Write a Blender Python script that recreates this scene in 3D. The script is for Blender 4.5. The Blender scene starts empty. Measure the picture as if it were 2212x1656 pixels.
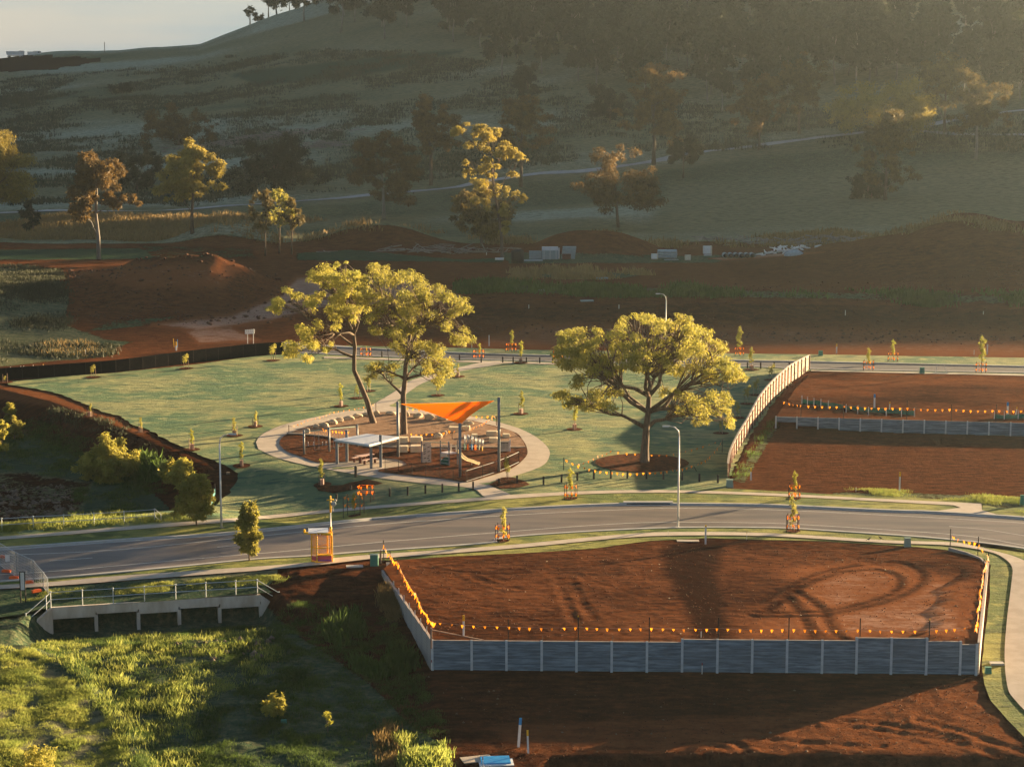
import bpy, math, random
import numpy as np
from mathutils import Vector, Matrix
from mathutils.geometry import delaunay_2d_cdt

SC = bpy.context.scene
COL = SC.collection
R = math.radians
# ------------------------------------------------------------------ camera, sky, sun
F = 4300.0                      # focal length in units of a 2212 px wide picture
CH = 38.0                       # camera height
PITCH = math.atan(673.0 / F)
cam_d = bpy.data.cameras.new('camera'); cam = bpy.data.objects.new('camera', cam_d); COL.objects.link(cam)
cam_d.sensor_width = 36.0; cam_d.lens = 36.0 * F / 2212.0
cam_d.clip_start = 1.0; cam_d.clip_end = 9000.0
cam.location = (0, 0, CH); cam.rotation_euler = (math.pi / 2 - PITCH, 0, 0)
SC.camera = cam
SUN_EL, SUN_AZ = R(7.0), R(37.0)      # azimuth measured from +X towards +Y
sdir = Vector((math.cos(SUN_EL) * math.cos(SUN_AZ), math.cos(SUN_EL) * math.sin(SUN_AZ), math.sin(SUN_EL)))
w = bpy.data.worlds.new('World'); SC.world = w; w.use_nodes = True
nt = w.node_tree; nt.nodes.clear()
wo = nt.nodes.new('ShaderNodeOutputWorld'); bg = nt.nodes.new('ShaderNodeBackground')
sky = nt.nodes.new('ShaderNodeTexSky'); sky.sky_type = 'NISHITA'; sky.sun_disc = False
sky.sun_elevation = SUN_EL; sky.sun_rotation = math.pi / 2 - SUN_AZ
sky.altitude = 600; sky.air_density = 1.0; sky.dust_density = 1.0; sky.ozone_density = 1.2
bg.inputs['Strength'].default_value = 0.05
# thin high cloud: streaks mixed into the sky colour by direction
tc = nt.nodes.new('ShaderNodeTexCoord'); mp = nt.nodes.new('ShaderNodeMapping'); mp.inputs['Scale'].default_value = (1.2, 1.2, 14)
nz = nt.nodes.new('ShaderNodeTexNoise'); nz.inputs['Scale'].default_value = 2.2; nz.inputs['Detail'].default_value = 5
cr = nt.nodes.new('ShaderNodeMapRange'); cr.inputs['From Min'].default_value = 0.42; cr.inputs['From Max'].default_value = 0.6
cr.inputs['To Min'].default_value = 0.0; cr.inputs['To Max'].default_value = 1.0
mxw = nt.nodes.new('ShaderNodeMix'); mxw.data_type = 'RGBA'
L = nt.links.new
L(tc.outputs['Generated'], mp.inputs['Vector']); L(mp.outputs[0], nz.inputs['Vector']); L(nz.outputs[0], cr.inputs['Value'])
# the veil is bright towards the horizon and deepens overhead
sx = nt.nodes.new('ShaderNodeSeparateXYZ'); L(tc.outputs['Generated'], sx.inputs[0])
el = nt.nodes.new('ShaderNodeMapRange'); el.inputs['From Min'].default_value = 0.06; el.inputs['From Max'].default_value = 0.5; L(sx.outputs['Z'], el.inputs['Value'])
veil = nt.nodes.new('ShaderNodeMix'); veil.data_type = 'RGBA'; cl = nt.nodes.new('ShaderNodeMix'); cl.data_type = 'RGBA'; cl.inputs['A'].default_value = (.86, 1.18, 1.45, 1); cl.inputs['B'].default_value = (1.55, 1.50, 1.44, 1)
L(cr.outputs[0], cl.inputs['Factor']); L(cl.outputs['Result'], veil.inputs['A']); veil.inputs['B'].default_value = (.30, .52, .86, 1)
L(el.outputs[0], veil.inputs['Factor'])
mxw.inputs['Factor'].default_value = .88; L(sky.outputs[0], mxw.inputs['A']); L(veil.outputs['Result'], mxw.inputs['B'])
L(mxw.outputs['Result'], bg.inputs['Color']); L(bg.outputs[0], wo.inputs['Surface'])
sl = bpy.data.lights.new('sun', 'SUN'); so = bpy.data.objects.new('sun', sl); COL.objects.link(so)
sl.energy = 5.0; sl.angle = R(0.6); sl.color = (1.0, 0.71, 0.38)
so.rotation_euler = (-sdir).to_track_quat('-Z', 'Y').to_euler(); so.location = sdir * 300
vs = SC.view_settings; vs.view_transform = 'Standard'; vs.look = 'None'; vs.gamma = 1.0; vs.use_curve_mapping = False
vs.exposure = 2.8
try:
    SC.cycles.use_denoising = True
    SC.cycles.max_bounces = 6; SC.cycles.diffuse_bounces = 3; SC.cycles.volume_bounces = 0
    SC.cycles.transparent_max_bounces = 6
    SC.cycles.volume_step_rate = 10
except Exception: pass

# ------------------------------------------------------------------ maths helpers
cp, sp_ = math.cos(PITCH), math.sin(PITCH)
def ray(u, v):
    a, b = (u - 1106.0) / F, (828.0 - v) / F
    d = Vector((a, cp + b * sp_, -sp_ + b * cp)); return d
def proj(x, y, z):
    d = y * cp + (CH - z) * sp_; up = y * sp_ - (CH - z) * cp
    return 1106 + F * x / d, 828 - F * up / d
def W(u, v, z):
    d = ray(u, v); t = (z - CH) / d.z
    return Vector((d.x * t, d.y * t, z))
def ss(a, b, x):
    t = np.clip((x - a) / (b - a), 0, 1); return t * t * (3 - 2 * t)
_rg = np.random.RandomState(5); _lat = _rg.rand(256, 256)
def vn(x, y):
    xi = np.floor(x).astype(int); yi = np.floor(y).astype(int); fx = x - xi; fy = y - yi
    fx = fx * fx * (3 - 2 * fx); fy = fy * fy * (3 - 2 * fy)
    a = _lat[xi % 256, yi % 256]; b = _lat[(xi + 1) % 256, yi % 256]; c = _lat[xi % 256, (yi + 1) % 256]; d = _lat[(xi + 1) % 256, (yi + 1) % 256]
    return (a * (1 - fx) + b * fx) * (1 - fy) + (c * (1 - fx) + d * fx) * fy
def fbm(x, y, o=4):
    s = 0; a = 1.0; t = 0
    for i in range(o):
        s = s + a * (vn(x * 2 ** i + 17.3 * i, y * 2 ** i + 9.1 * i) - 0.5); t += a; a *= 0.5
    return s / t * 2
def inpoly(x, y, P):
    r = np.zeros(np.shape(x), bool); n = len(P)
    for i in range(n):
        x1, y1 = P[i][0], P[i][1]; x2, y2 = P[(i + 1) % n][0], P[(i + 1) % n][1]
        if y1 == y2: continue
        c = ((y1 > y) != (y2 > y)) & (x < (x2 - x1) * (y - y1) / (y2 - y1) + x1); r ^= c
    return r
def dline(x, y, P, closed=False):
    m = np.full(np.shape(x), 1e9); n = len(P)
    for i in range(n if closed else n - 1):
        ax, ay = P[i][0], P[i][1]; bx, by = P[(i + 1) % n][0], P[(i + 1) % n][1]
        dx, dy = bx - ax, by - ay; L2 = dx * dx + dy * dy + 1e-9
        t = np.clip(((x - ax) * dx + (y - ay) * dy) / L2, 0, 1)
        m = np.minimum(m, (x - ax - t * dx) ** 2 + (y - ay - t * dy) ** 2)
    return np.sqrt(m)
def sdin(x, y, P):
    """distance inside polygon (negative outside)"""
    d = dline(x, y, P, True); return np.where(inpoly(x, y, P), d, -d)
def Wp(pts, z): return [tuple(W(u, v, z)[:2]) for u, v in pts]

# ------------------------------------------------------------------ the terrain
HD = np.array([395, 430, 480, 550, 620, 700, 800, 900, 1000, 1150, 1500.])
HU = np.array([-900, 0, 440, 600, 850, 1106, 1650, 2212, 3000, 4200.])
HV = np.array([
 [520, 505, 462, 390, 322, 252, 185, 138, 150, 165, 165],     # -900
 [520, 505, 460, 388, 318, 248, 178, 130, 145, 165, 165],     # 0
 [520, 502, 452, 372, 290, 205, 135,  97, 120, 160, 165],     # 440
 [520, 500, 448, 362, 275, 180, 100,  38,  55, 110, 150],     # 600
 [520, 498, 442, 348, 255, 150,  50, -30, -75, -60,  50],     # 850
 [520, 496, 436, 335, 238, 125,  10, -90,-150,-190,-100],     # 1106
 [518, 490, 425, 315, 212,  90, -40,-140,-220,-290,-230],     # 1650
 [514, 480, 410, 290, 185,  60, -70,-180,-270,-350,-300],     # 2212
 [514, 480, 410, 290, 185,  60, -70,-180,-270,-350,-300],
 [514, 480, 410, 290, 185,  60, -70,-180,-270,-350,-300.]])
HZ = CH - (HV - 155) / F * HD[None, :]
basinA = Wp([(-420, 770), (0, 832), (130, 864), (250, 906), (330, 942), (440, 990), (516, 1022), (497, 1062), (462, 1098), (425, 1118), (300, 1127), (0, 1144), (-420, 1165)], 0)
gulB = [tuple(W(u, v, z)[:2]) for u, v, z in ((28, 1398, -1.2), (36, 1364, -1.1), (84, 1306, -.4), (100, 1296, -.4), (562, 1268, -.3), (592, 1280, -.4), (628, 1318, -.9), (660, 1322, -.8), (720, 1290, -.6), (826, 1290, -.4), (915, 1440, -1), (950, 1500, -1.4), (905, 1656, -2), (700, 2000, -3), (380, 2000, -3), (320, 1700, -2), (255, 1560, -1.6), (150, 1440, -1.3))]
HW0, HW1 = W(110, 1313, -.5), W(563, 1285, -.5)      # culvert headwall line
_lawn_dip = W(548, 1062, 0)
bank_lip = [(-200, 109), (1, 109.5), (2.2, 111.9), (10, 112.2), (20, 112.0), (31, 111.4), (45, 110), (300, 108)]
_mA = W(330, 690, 0); _mtop = (W(1430, 560, 3.8), W(1310, 545, 4.0))
def zt(x, y, bumps=True):
    """the built surface: roads, lawns, yards (gullies and lots left out)"""
    x = np.asarray(x, float); y = np.asarray(y, float)
    zr = np.interp(y, [60, 100, 112, 129, 151], [-4.6, -2.6, -1.5, -1.0, 0.0])
    zl = np.interp(y, [60, 100, 118, 131, 143, 149], [-2.4, -1.7, -1.2, -.85, -.5, 0.0])
    k = ss(-14, -4, x); z = zl * (1 - k) + zr * k
    # bank cut at the front of the yard
    lip = np.interp(x, [p[0] for p in bank_lip], [p[1] for p in bank_lip]) + 0.5 * fbm(x * .6, y * 0 + 3.3)
    z = z - 2.6 * ss(0.2, 1.5, lip - y) * ss(0.5, 4, x)
    # dip in the lawn
    dd_ = dline(x, y, [tuple(W(470, 1046, 0)[:2]), tuple(W(560, 1062, 0)[:2]), tuple(W(650, 1088, 0)[:2])]) * (1 + .35 * fbm(x * .12, y * .12, 3))
    z = z - 1.25 * np.exp(-(dd_ / 7.0) ** 2.4) * ss(164, 170, y)
    # back country
    un = 1106 + F * x / np.maximum(y, 1)
    zb = 3.7 * ss(301, 313, y + 2 * fbm(x * .05, y * 0)) * ss(600, 800, un)
    zbl = np.interp(y, [268, 285, 330, 362], [0, 1.0, 3.9, 4.0]) * (1 - ss(600, 800, un))
    zb = zb + zbl
    emb = 5.2 * ss(1560, 2080, un) * ss(336, 356, y) * (1 - ss(372, 392, y))
    emb = emb + 1.6 * ss(1900, 2212, un) * ss(300, 330, y) * (1 - ss(372, 392, y))
    mx, my = (x + 55), (y - 318)
    md = 5.2 * np.exp(-((mx / 15) ** 2 + (my / 12) ** 2) ** 1.5) * (1 + .45 * fbm(x * .12, y * .12))
    md2 = 3.2 * np.exp(-(((x + 86) / 12) ** 2 + ((y - 300) / 22) ** 2))
    for (cx, cy, a, b, h) in ((-58, 402, 9, 6, 3.4), (-27, 398, 11, 5, 3.8), (15, 376, 12, 5, 4.6), (84, 372, 6, 4, 2.0), (79, 361, 7, 4, 1.8)):
        md2 = md2 + h * np.exp(-(((x - cx) / a) ** 2 + ((y - cy) / b) ** 2) ** 1.4)
    z = np.where(y > 266, zb * ss(266, 290, y) + emb + md + md2, z)
    # hill
    hz = np.zeros_like(z)
    if np.any(y > 380):
        ui = np.clip(np.interp(un, HU, np.arange(len(HU))), 0, len(HU) - 1.001); di = np.clip(np.interp(y, HD, np.arange(len(HD))), 0, len(HD) - 1.001)
        u0 = ui.astype(int); d0 = di.astype(int); fu = ui - u0; fd = di - d0
        hz = (HZ[u0, d0] * (1 - fu) + HZ[u0 + 1, d0] * fu) * (1 - fd) + (HZ[u0, d0 + 1] * (1 - fu) + HZ[u0 + 1, d0 + 1] * fu) * fd
        z = z * (1 - ss(384, 402, y)) + (hz + md2) * ss(384, 402, y)
    cap = np.interp(y - .05 * (x - 300), [380, 440, 468, 491, 526, 545, 571, 598, 626, 710, 850, 1100, 1500], [0, 7, 24, 45, 49, 54, 60, 56, 47, 50, 58, 75, 80])  # hill continued out of view at right, profile shaped to set its shadow
    kc = ss(135, 290, x) * ss(380, 440, y); z = z * (1 - kc) + cap * kc
    if bumps:
        far = ss(400, 470, y)
        z = z + far * (2.0 * fbm(x * .02, y * .02, 3) + .8 * fbm(x * .03, y * .12, 4)) + ss(272, 300, y) * (1 - far) * .45 * fbm(x * .12, y * .2, 4)
    return z
def zs(x, y, bumps=True):
    """natural ground including gullies"""
    z = zt(x, y, bumps)
    x = np.asarray(x, float); y = np.asarray(y, float)
    near = (y < 272)
    a = sdin(x, y, basinA)
    z = z - np.where(near, 2.5 * ss(1.2, 6.0, a) * (1 + .12 * fbm(x * .2, y * .2)), 0)
    b = sdin(x, y, gulB)
    dh = dline(x, y, [tuple(HW0[:2]), tuple(HW1[:2])])
    dep = .35 + 1.45 * np.exp(-(dh / 6.0) ** 2)
    z = z - np.where(y < 160, dep * ss(-.2, 1.3, b) * (1 + .25 * fbm(x * .3, y * .3)), 0)
    if bumps:
        wild = np.where(y < 150, ss(-8, -12, x) * 1.0, 0) + ss(0, 4, a)
        z = z + wild * (.22 * fbm(x * .5, y * .5, 4)) + np.where((y < 153) & (x > -8), .07 * fbm(x * 1.1, y * 1.1, 4), 0)
    return z
_Y = np.concatenate([np.arange(90, 300, .5), np.arange(300, 1400, 1.5)])
def hit(u, v, fn=None):
    fn = fn or zs
    d = ray(u, v); t = _Y / d.y; xs = d.x * t; zz = CH + d.z * t; g = fn(xs, _Y, False)
    k = np.nonzero(g > zz)[0]
    if len(k) == 0: k = [len(_Y) - 1]
    i = max(int(k[0]), 1); a, b = _Y[i - 1], _Y[i]
    fa = (CH + d.z * a / d.y) - g[i - 1]; fb = (CH + d.z * b / d.y) - g[i]
    yy = a + (b - a) * (fa / (fa - fb) if fa != fb else 0)
    x = d.x * yy / d.y; return Vector((x, yy, CH + d.z * yy / d.y))
def G(u, v): return hit(u, v, zs)
def T(u, v): return hit(u, v, zt)
def mpp(p): return (p.y * cp + (CH - p.z) * sp_) / F      # metres per (2212) pixel
def P2(pts, fn=None): return [tuple(hit(u, v, fn or zt)[:2]) for u, v in pts]
def smooth(pts, n=6):
    out = []
    for i in range(len(pts) - 1):
        p0 = pts[max(i - 1, 0)]; p1 = pts[i]; p2 = pts[i + 1]; p3 = pts[min(i + 2, len(pts) - 1)]
        for j in range(n):
            t = j / n
            out.append(tuple(.5 * (2 * b + (c - a) * t + (2 * a - 5 * b + 4 * c - d) * t * t + (3 * b - a - 3 * c + d) * t ** 3) for a, b, c, d in zip(p0, p1, p2, p3)))
    out.append(tuple(pts[-1])); return out

# ------------------------------------------------------------------ materials
def newmat(name):
    m = bpy.data.materials.new(name); m.use_nodes = True; n = m.node_tree; n.nodes.clear()
    o = n.nodes.new('ShaderNodeOutputMaterial'); b = n.nodes.new('ShaderNodeBsdfPrincipled')
    n.links.new(b.outputs[0], o.inputs['Surface']); return m, n, b, o
def noise(n, vec, scale, det=4, rough=.55, dist=0):
    t = n.nodes.new('ShaderNodeTexNoise'); t.inputs['Scale'].default_value = scale; t.inputs['Detail'].default_value = det
    t.inputs['Roughness'].default_value = rough; t.inputs['Distortion'].default_value = dist
    n.links.new(vec, t.inputs['Vector']); return t.outputs[0]
def mrange(n, val, a, b, c=0, d=1):
    t = n.nodes.new('ShaderNodeMapRange'); t.interpolation_type = 'SMOOTHSTEP'
    for k, x in zip(('From Min', 'From Max', 'To Min', 'To Max'), (a, b, c, d)): t.inputs[k].default_value = x
    n.links.new(val, t.inputs['Value']); return t.outputs[0]
def mixc(n, f, a, b):
    t = n.nodes.new('ShaderNodeMix'); t.data_type = 'RGBA'
    for k, x in (('Factor', f), ('A', a), ('B', b)):
        if isinstance(x, (tuple, list)): t.inputs[k].default_value = (*x, 1)
        elif isinstance(x, (int, float)): t.inputs[k].default_value = x
        else: n.links.new(x, t.inputs[k])
    return t.outputs['Result']
def mth(n, op, a, b=0.0):
    t = n.nodes.new('ShaderNodeMath'); t.operation = op
    for i, x in enumerate((a, b)):
        if isinstance(x, (int, float)): t.inputs[i].default_value = x
        else: n.links.new(x, t.inputs[i])
    return t.outputs[0]
def bump(n, b, h, dist, strength=1.0):
    t = n.nodes.new('ShaderNodeBump'); t.inputs['Distance'].default_value = dist; t.inputs['Strength'].default_value = strength
    n.links.new(h, t.inputs['Height']); n.links.new(t.outputs[0], b.inputs['Normal']); return t
def coords(n, scale=(1, 1, 1)):
    t = n.nodes.new('ShaderNodeTexCoord'); m = n.nodes.new('ShaderNodeMapping'); m.inputs['Scale'].default_value = scale
    n.links.new(t.outputs['Object'], m.inputs['Vector']); return m.outputs[0]
def mk(name, c1, c2=None, scale=4, rough=.8, bd=0.0, metal=0.0, det=4, stretch=(1, 1, 1), spec=.3, bscale=None):
    m, n, b, o = newmat(name); v = coords(n, stretch)
    h = noise(n, v, scale, det); c2 = c2 or tuple(x * .8 for x in c1)
    n.links.new(mixc(n, mrange(n, h, .3, .7), c1, c2), b.inputs['Base Color'])
    b.inputs['Roughness'].default_value = rough; b.inputs['Metallic'].default_value = metal; b.inputs['Specular IOR Level'].default_value = spec
    if bd: bump(n, b, noise(n, v, bscale or scale * 3, 5), bd)
    return m
def leafmat(name, c1, c2, tr=.45):
    m, n, b, o = newmat(name); v = coords(n)
    f = mrange(n, noise(n, v, .55, 5, .7), .3, .7); oi = n.nodes.new('ShaderNodeObjectInfo')
    c = mixc(n, f, c1, c2)
    hs = n.nodes.new('ShaderNodeHueSaturation'); n.links.new(c, hs.inputs['Color'])
    n.links.new(mrange(n, oi.outputs['Random'], 0, 1, .8, 1.2), hs.inputs['Value'])
    n.links.new(hs.outputs[0], b.inputs['Base Color']); b.inputs['Roughness'].default_value = .65; b.inputs['Specular IOR Level'].default_value = .25
    t = n.nodes.new('ShaderNodeBsdfTranslucent'); n.links.new(hs.outputs[0], t.inputs['Color'])
    ms = n.nodes.new('ShaderNodeMixShader'); ms.inputs[0].default_value = tr
    n.links.new(b.outputs[0], ms.inputs[1]); n.links.new(t.outputs[0], ms.inputs[2]); n.links.new(ms.outputs[0], o.inputs['Surface']); return m
def groundmat(name, grass=((.05, .09, .055), (.22, .21, .12)), soil=((.028, .012, .008), (.185, .070, .030)), gb=.22, sb=.10, stone=True):
    m, n, b, o = newmat(name); v = coords(n)
    at = n.nodes.new('ShaderNodeAttribute'); at.attribute_name = 'cover'
    sep = n.nodes.new('ShaderNodeSeparateColor'); n.links.new(at.outputs['Color'], sep.inputs[0])
    n1 = noise(n, v, .30, 8, .65); n2 = noise(n, v, 2.2, 5, .7); n3 = noise(n, coords(n, (.5, 1.6, 1)), 1.1, 5, .6)
    g = mth(n, 'ADD', sep.outputs[0], mth(n, 'MULTIPLY', mth(n, 'SUBTRACT', mth(n, 'ADD', mth(n, 'MULTIPLY', n1, .5), mth(n, 'MULTIPLY', n2, .5)), .5), 1.7))
    g = mrange(n, g, .42, .58)
    dry = mth(n, 'ADD', sep.outputs[2], mth(n, 'MULTIPLY', mth(n, 'SUBTRACT', n2, .5), 1.6))
    gc = mixc(n, mrange(n, dry, .1, .9), grass[0], grass[1])
    gc = mixc(n, mrange(n, dry, 1.0, 1.7), gc, (.36, .39, .29))
    gc = mixc(n, mrange(n, n3, .38, .7, 0, .55), gc, tuple(x * .45 for x in grass[0]))
    tone = mth(n, 'ADD', sep.outputs[1], mth(n, 'MULTIPLY', mth(n, 'SUBTRACT', mth(n, 'ADD', mth(n, 'MULTIPLY', n3, .6), mth(n, 'MULTIPLY', n2, .4)), .5), 1.7))
    sc = mixc(n, mrange(n, tone, 0, 1), soil[0], soil[1])
    sc = mixc(n, mrange(n, tone, 1.05, 1.75, 0, 1), sc, (.36, .22, .16))
    if stone:
        vo = n.nodes.new('ShaderNodeTexVoronoi'); vo.inputs['Scale'].default_value = 1.3; n.links.new(v, vo.inputs['Vector'])
        sc = mixc(n, mrange(n, vo.outputs['Distance'], .03, .07, .8, 0), sc, (.14, .08, .05))
    n.links.new(mixc(n, g, sc, gc), b.inputs['Base Color']); b.inputs['Roughness'].default_value = .95; b.inputs['Specular IOR Level'].default_value = .0
    hh = mth(n, 'ADD', mth(n, 'MULTIPLY', n2, mth(n, 'ADD', mth(n, 'MULTIPLY', g, gb), sb)), mth(n, 'MULTIPLY', noise(n, v, 7, 4, .7), mth(n, 'ADD', mth(n, 'MULTIPLY', g, gb * .6), sb * .5)))
    bump(n, b, hh, 1.0); return m
def lawnmat(name, c1, c2, c3, bd=.14):
    m, n, b, o = newmat(name); v = coords(n)
    n1 = noise(n, v, .10, 4, .6); n2 = noise(n, coords(n, (.38, 1.5, 1)), .9, 6, .7); n3 = noise(n, v, 5, 4, .7); n4 = noise(n, v, .45, 5, .6)
    c = mixc(n, mrange(n, n1, .42, .60), c1, c2); c = mixc(n, mrange(n, n2, .46, .66, 0, .85), c, c3)  # turf tones by noise; the pale patches also stand in for sunlit ones
    c = mixc(n, mrange(n, n4, .52, .68, 0, .7), c, tuple(k * 1.3 for k in c2))
    n.links.new(c, b.inputs['Base Color']); b.inputs['Roughness'].default_value = .8; b.inputs['Specular IOR Level'].default_value = .12
    hh = mth(n, 'ADD', mth(n, 'MULTIPLY', n2, 2.2), n3); bump(n, b, hh, bd); return m

M = {}
M['ground'] = groundmat('ground_cover')
M['soil'] = groundmat('lot_soil', sb=.05)
M['lawn'] = lawnmat('park_lawn', (.11, .175, .085), (.26, .265, .12), (.016, .075, .058))
M['verge'] = lawnmat('verge_grass', (.10, .14, .035), (.24, .235, .06), (.03, .05, .014), .14)
M['asphalt'] = mk('asphalt', (.075, .064, .060), (.16, .125, .105), .35, .6, .006, spec=.6, bscale=60, stretch=(.3, 2, 1))
M['asphalt_far'] = mk('asphalt_far', (.07, .07, .078), (.09, .09, .098), .5, .85, .006, bscale=60)
M['concrete'] = mk('concrete', (.40, .335, .265), (.48, .41, .335), .8, .85, .004, bscale=30)
M['kerb'] = mk('kerb_concrete', (.36, .35, .33), (.43, .42, .40), 1.2, .85)
M['line'] = mk('road_paint', (.62, .60, .55), (.48, .46, .42), 3, .7)
M['mulch'] = mk('bark_mulch', (.024, .010, .006), (.13, .044, .018), 2.2, .95, .09, det=6, spec=.03, bscale=5)
M['sand'] = mk('sandy_mulch', (.22, .135, .085), (.33, .215, .145), 1.5, .95, .05, det=6, spec=.03, bscale=5)
def slatemat(name, c1, c2):
    m, n, b, o = newmat(name); v = coords(n, (.45, 1, 4)); oi = n.nodes.new('ShaderNodeObjectInfo')
    ad = n.nodes.new('ShaderNodeVectorMath'); ad.operation = 'ADD'; n.links.new(v, ad.inputs[0]); cx = n.nodes.new('ShaderNodeCombineXYZ')
    n.links.new(mth(n, 'MULTIPLY', oi.outputs['Random'], 97.0), cx.inputs[0]); n.links.new(cx.outputs[0], ad.inputs[1])
    h = noise(n, ad.outputs[0], 1.1, 6, .65); c = mixc(n, mrange(n, h, .35, .72), c1, c2); c = mixc(n, mrange(n, oi.outputs['Random'], 0, 1, 0, .5), c, c1)
    n.links.new(c, b.inputs['Base Color']); b.inputs['Roughness'].default_value = .85; bump(n, b, noise(n, v, 9, 4), .008); return m
M['sleeper'] = slatemat('concrete_sleeper', (.085, .125, .165), (.27, .37, .45))
M['wallpost'] = mk('galvanised_post', (.40, .46, .50), (.50, .56, .60), 3, .55)
M['side_sleeper'] = mk('grey_block', (.30, .28, .26), (.42, .39, .36), 1.5, .85, .01)
M['cap'] = mk('pale_capping', (.32, .27, .24), (.40, .35, .31), 3, .7)
M['steel'] = mk('galvanised_steel', (.45, .50, .54), (.55, .59, .62), 6, .45, metal=.3)
M['steel_pole'] = mk('lamp_pole_steel', (.60, .60, .60), (.70, .70, .69), 3, .45, metal=.15)
M['darkpost'] = mk('dark_timber', (.035, .028, .025), (.055, .045, .04), 6, .85)
M['black'] = mk('black_steel', (.015, .014, .014), (.03, .028, .028), 6, .6)
M['blackcloth'] = mk('black_screen', (.006, .006, .007), (.010, .010, .011), 2, 1.0, spec=0.0)
M['orange'] = leafmat('orange_flag', (1.0, .42, .02), (1.0, .30, .015), .4)
M['sail'] = leafmat('orange_sail', (1.0, .39, .005), (1.0, .37, .005), .6)
M['white'] = mk('white_paint', (.75, .74, .72), (.66, .65, .63), 4, .6)
M['yellow'] = mk('yellow_paint', (.85, .50, .02), (.75, .40, .02), 4, .55)
M['blue'] = mk('blue_paint', (.02, .22, .55), (.02, .28, .62), 4, .55)
M['red'] = mk('red_paint', (.30, .03, .02), (.22, .02, .02), 4, .6)
M['green'] = mk('green_paint', (.06, .22, .16), (.08, .26, .19), 3, .6)
M['palegreen'] = mk('pale_green', (.22, .32, .27), (.26, .36, .30), 3, .7)
M['silt'] = mk('green_silt_mesh', (.01, .09, .06), (.02, .13, .09), 5, .8)
M['greypost'] = mk('grey_post', (.16, .18, .20), (.20, .22, .24), 4, .5, metal=.2)
M['roofwhite'] = mk('white_roof_sheet', (.72, .74, .78), (.66, .69, .74), 2, .35)
M['rock'] = mk('brown_rock', (.20, .15, .11), (.12, .085, .065), 1.6, .9, .05, bscale=3)
M['stone'] = mk('sandstone', (.42, .33, .22), (.58, .48, .35), 1.6, .9, .05, bscale=3)
M['block'] = mk('sawn_sandstone', (.58, .48, .32), (.72, .61, .44), .8, .9, .015, bscale=6, stretch=(1, 1, 4))
M['timber'] = mk('red_timber', (.10, .035, .025), (.15, .055, .04), 5, .8)
M['paling'] = mk('pale_paling', (.24, .155, .12), (.33, .225, .18), 2.5, .8, stretch=(1, 1, .4))
M['cream'] = mk('cream_panel', (.66, .60, .46), (.58, .52, .40), 3, .6)
M['table'] = mk('table_slats', (.60, .42, .40), (.68, .50, .47), 6, .6)
M['bark'] = mk('tree_bark', (.085, .06, .045), (.17, .125, .09), 3, .9, .04, stretch=(2, 2, .4))
M['palebark'] = mk('pale_gum_bark', (.16, .145, .13), (.26, .235, .21), 1.5, .8, .02, stretch=(1, 1, .3))
M['leaf'] = leafmat('gum_leaves', (.26, .25, .035), (.16, .165, .03))
M['leaf_gold'] = leafmat('golden_leaves', (.46, .40, .08), (.24, .25, .055))
M['leaf_hillgold'] = leafmat('amber_leaves', (.38, .30, .06), (.16, .14, .035), .4)
M['leaf_hill'] = leafmat('hill_leaves', (.20, .145, .04), (.045, .042, .016), .4)
M['leaf_brown'] = leafmat('rusty_leaves', (.21, .13, .042), (.06, .043, .018), .4)
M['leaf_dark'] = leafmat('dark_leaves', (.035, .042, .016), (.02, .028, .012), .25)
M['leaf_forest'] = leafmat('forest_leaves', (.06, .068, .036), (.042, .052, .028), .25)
M['leaf_green'] = leafmat('fresh_leaves', (.40, .37, .05), (.17, .19, .03))
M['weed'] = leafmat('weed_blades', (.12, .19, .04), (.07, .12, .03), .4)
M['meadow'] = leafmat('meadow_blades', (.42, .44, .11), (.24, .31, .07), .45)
M['dry'] = leafmat('dry_blades', (.36, .25, .10), (.25, .18, .08), .4)
M['rubber'] = mk('black_rubber', (.02, .02, .022), (.03, .03, .03), 6, .8)
M['pipe'] = mk('concrete_pipe', (.36, .42, .44), (.28, .33, .35), 3, .8)
M['deadwood'] = mk('dead_wood', (.20, .17, .15), (.30, .26, .23), 2, .9)
M['orangeblock'] = mk('orange_plastic', (.75, .13, .02), (.65, .10, .02), 4, .5)
M['mesh_wire'] = mk('wire', (.50, .52, .52), (.42, .44, .45), 6, .5, metal=.3)

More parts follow.
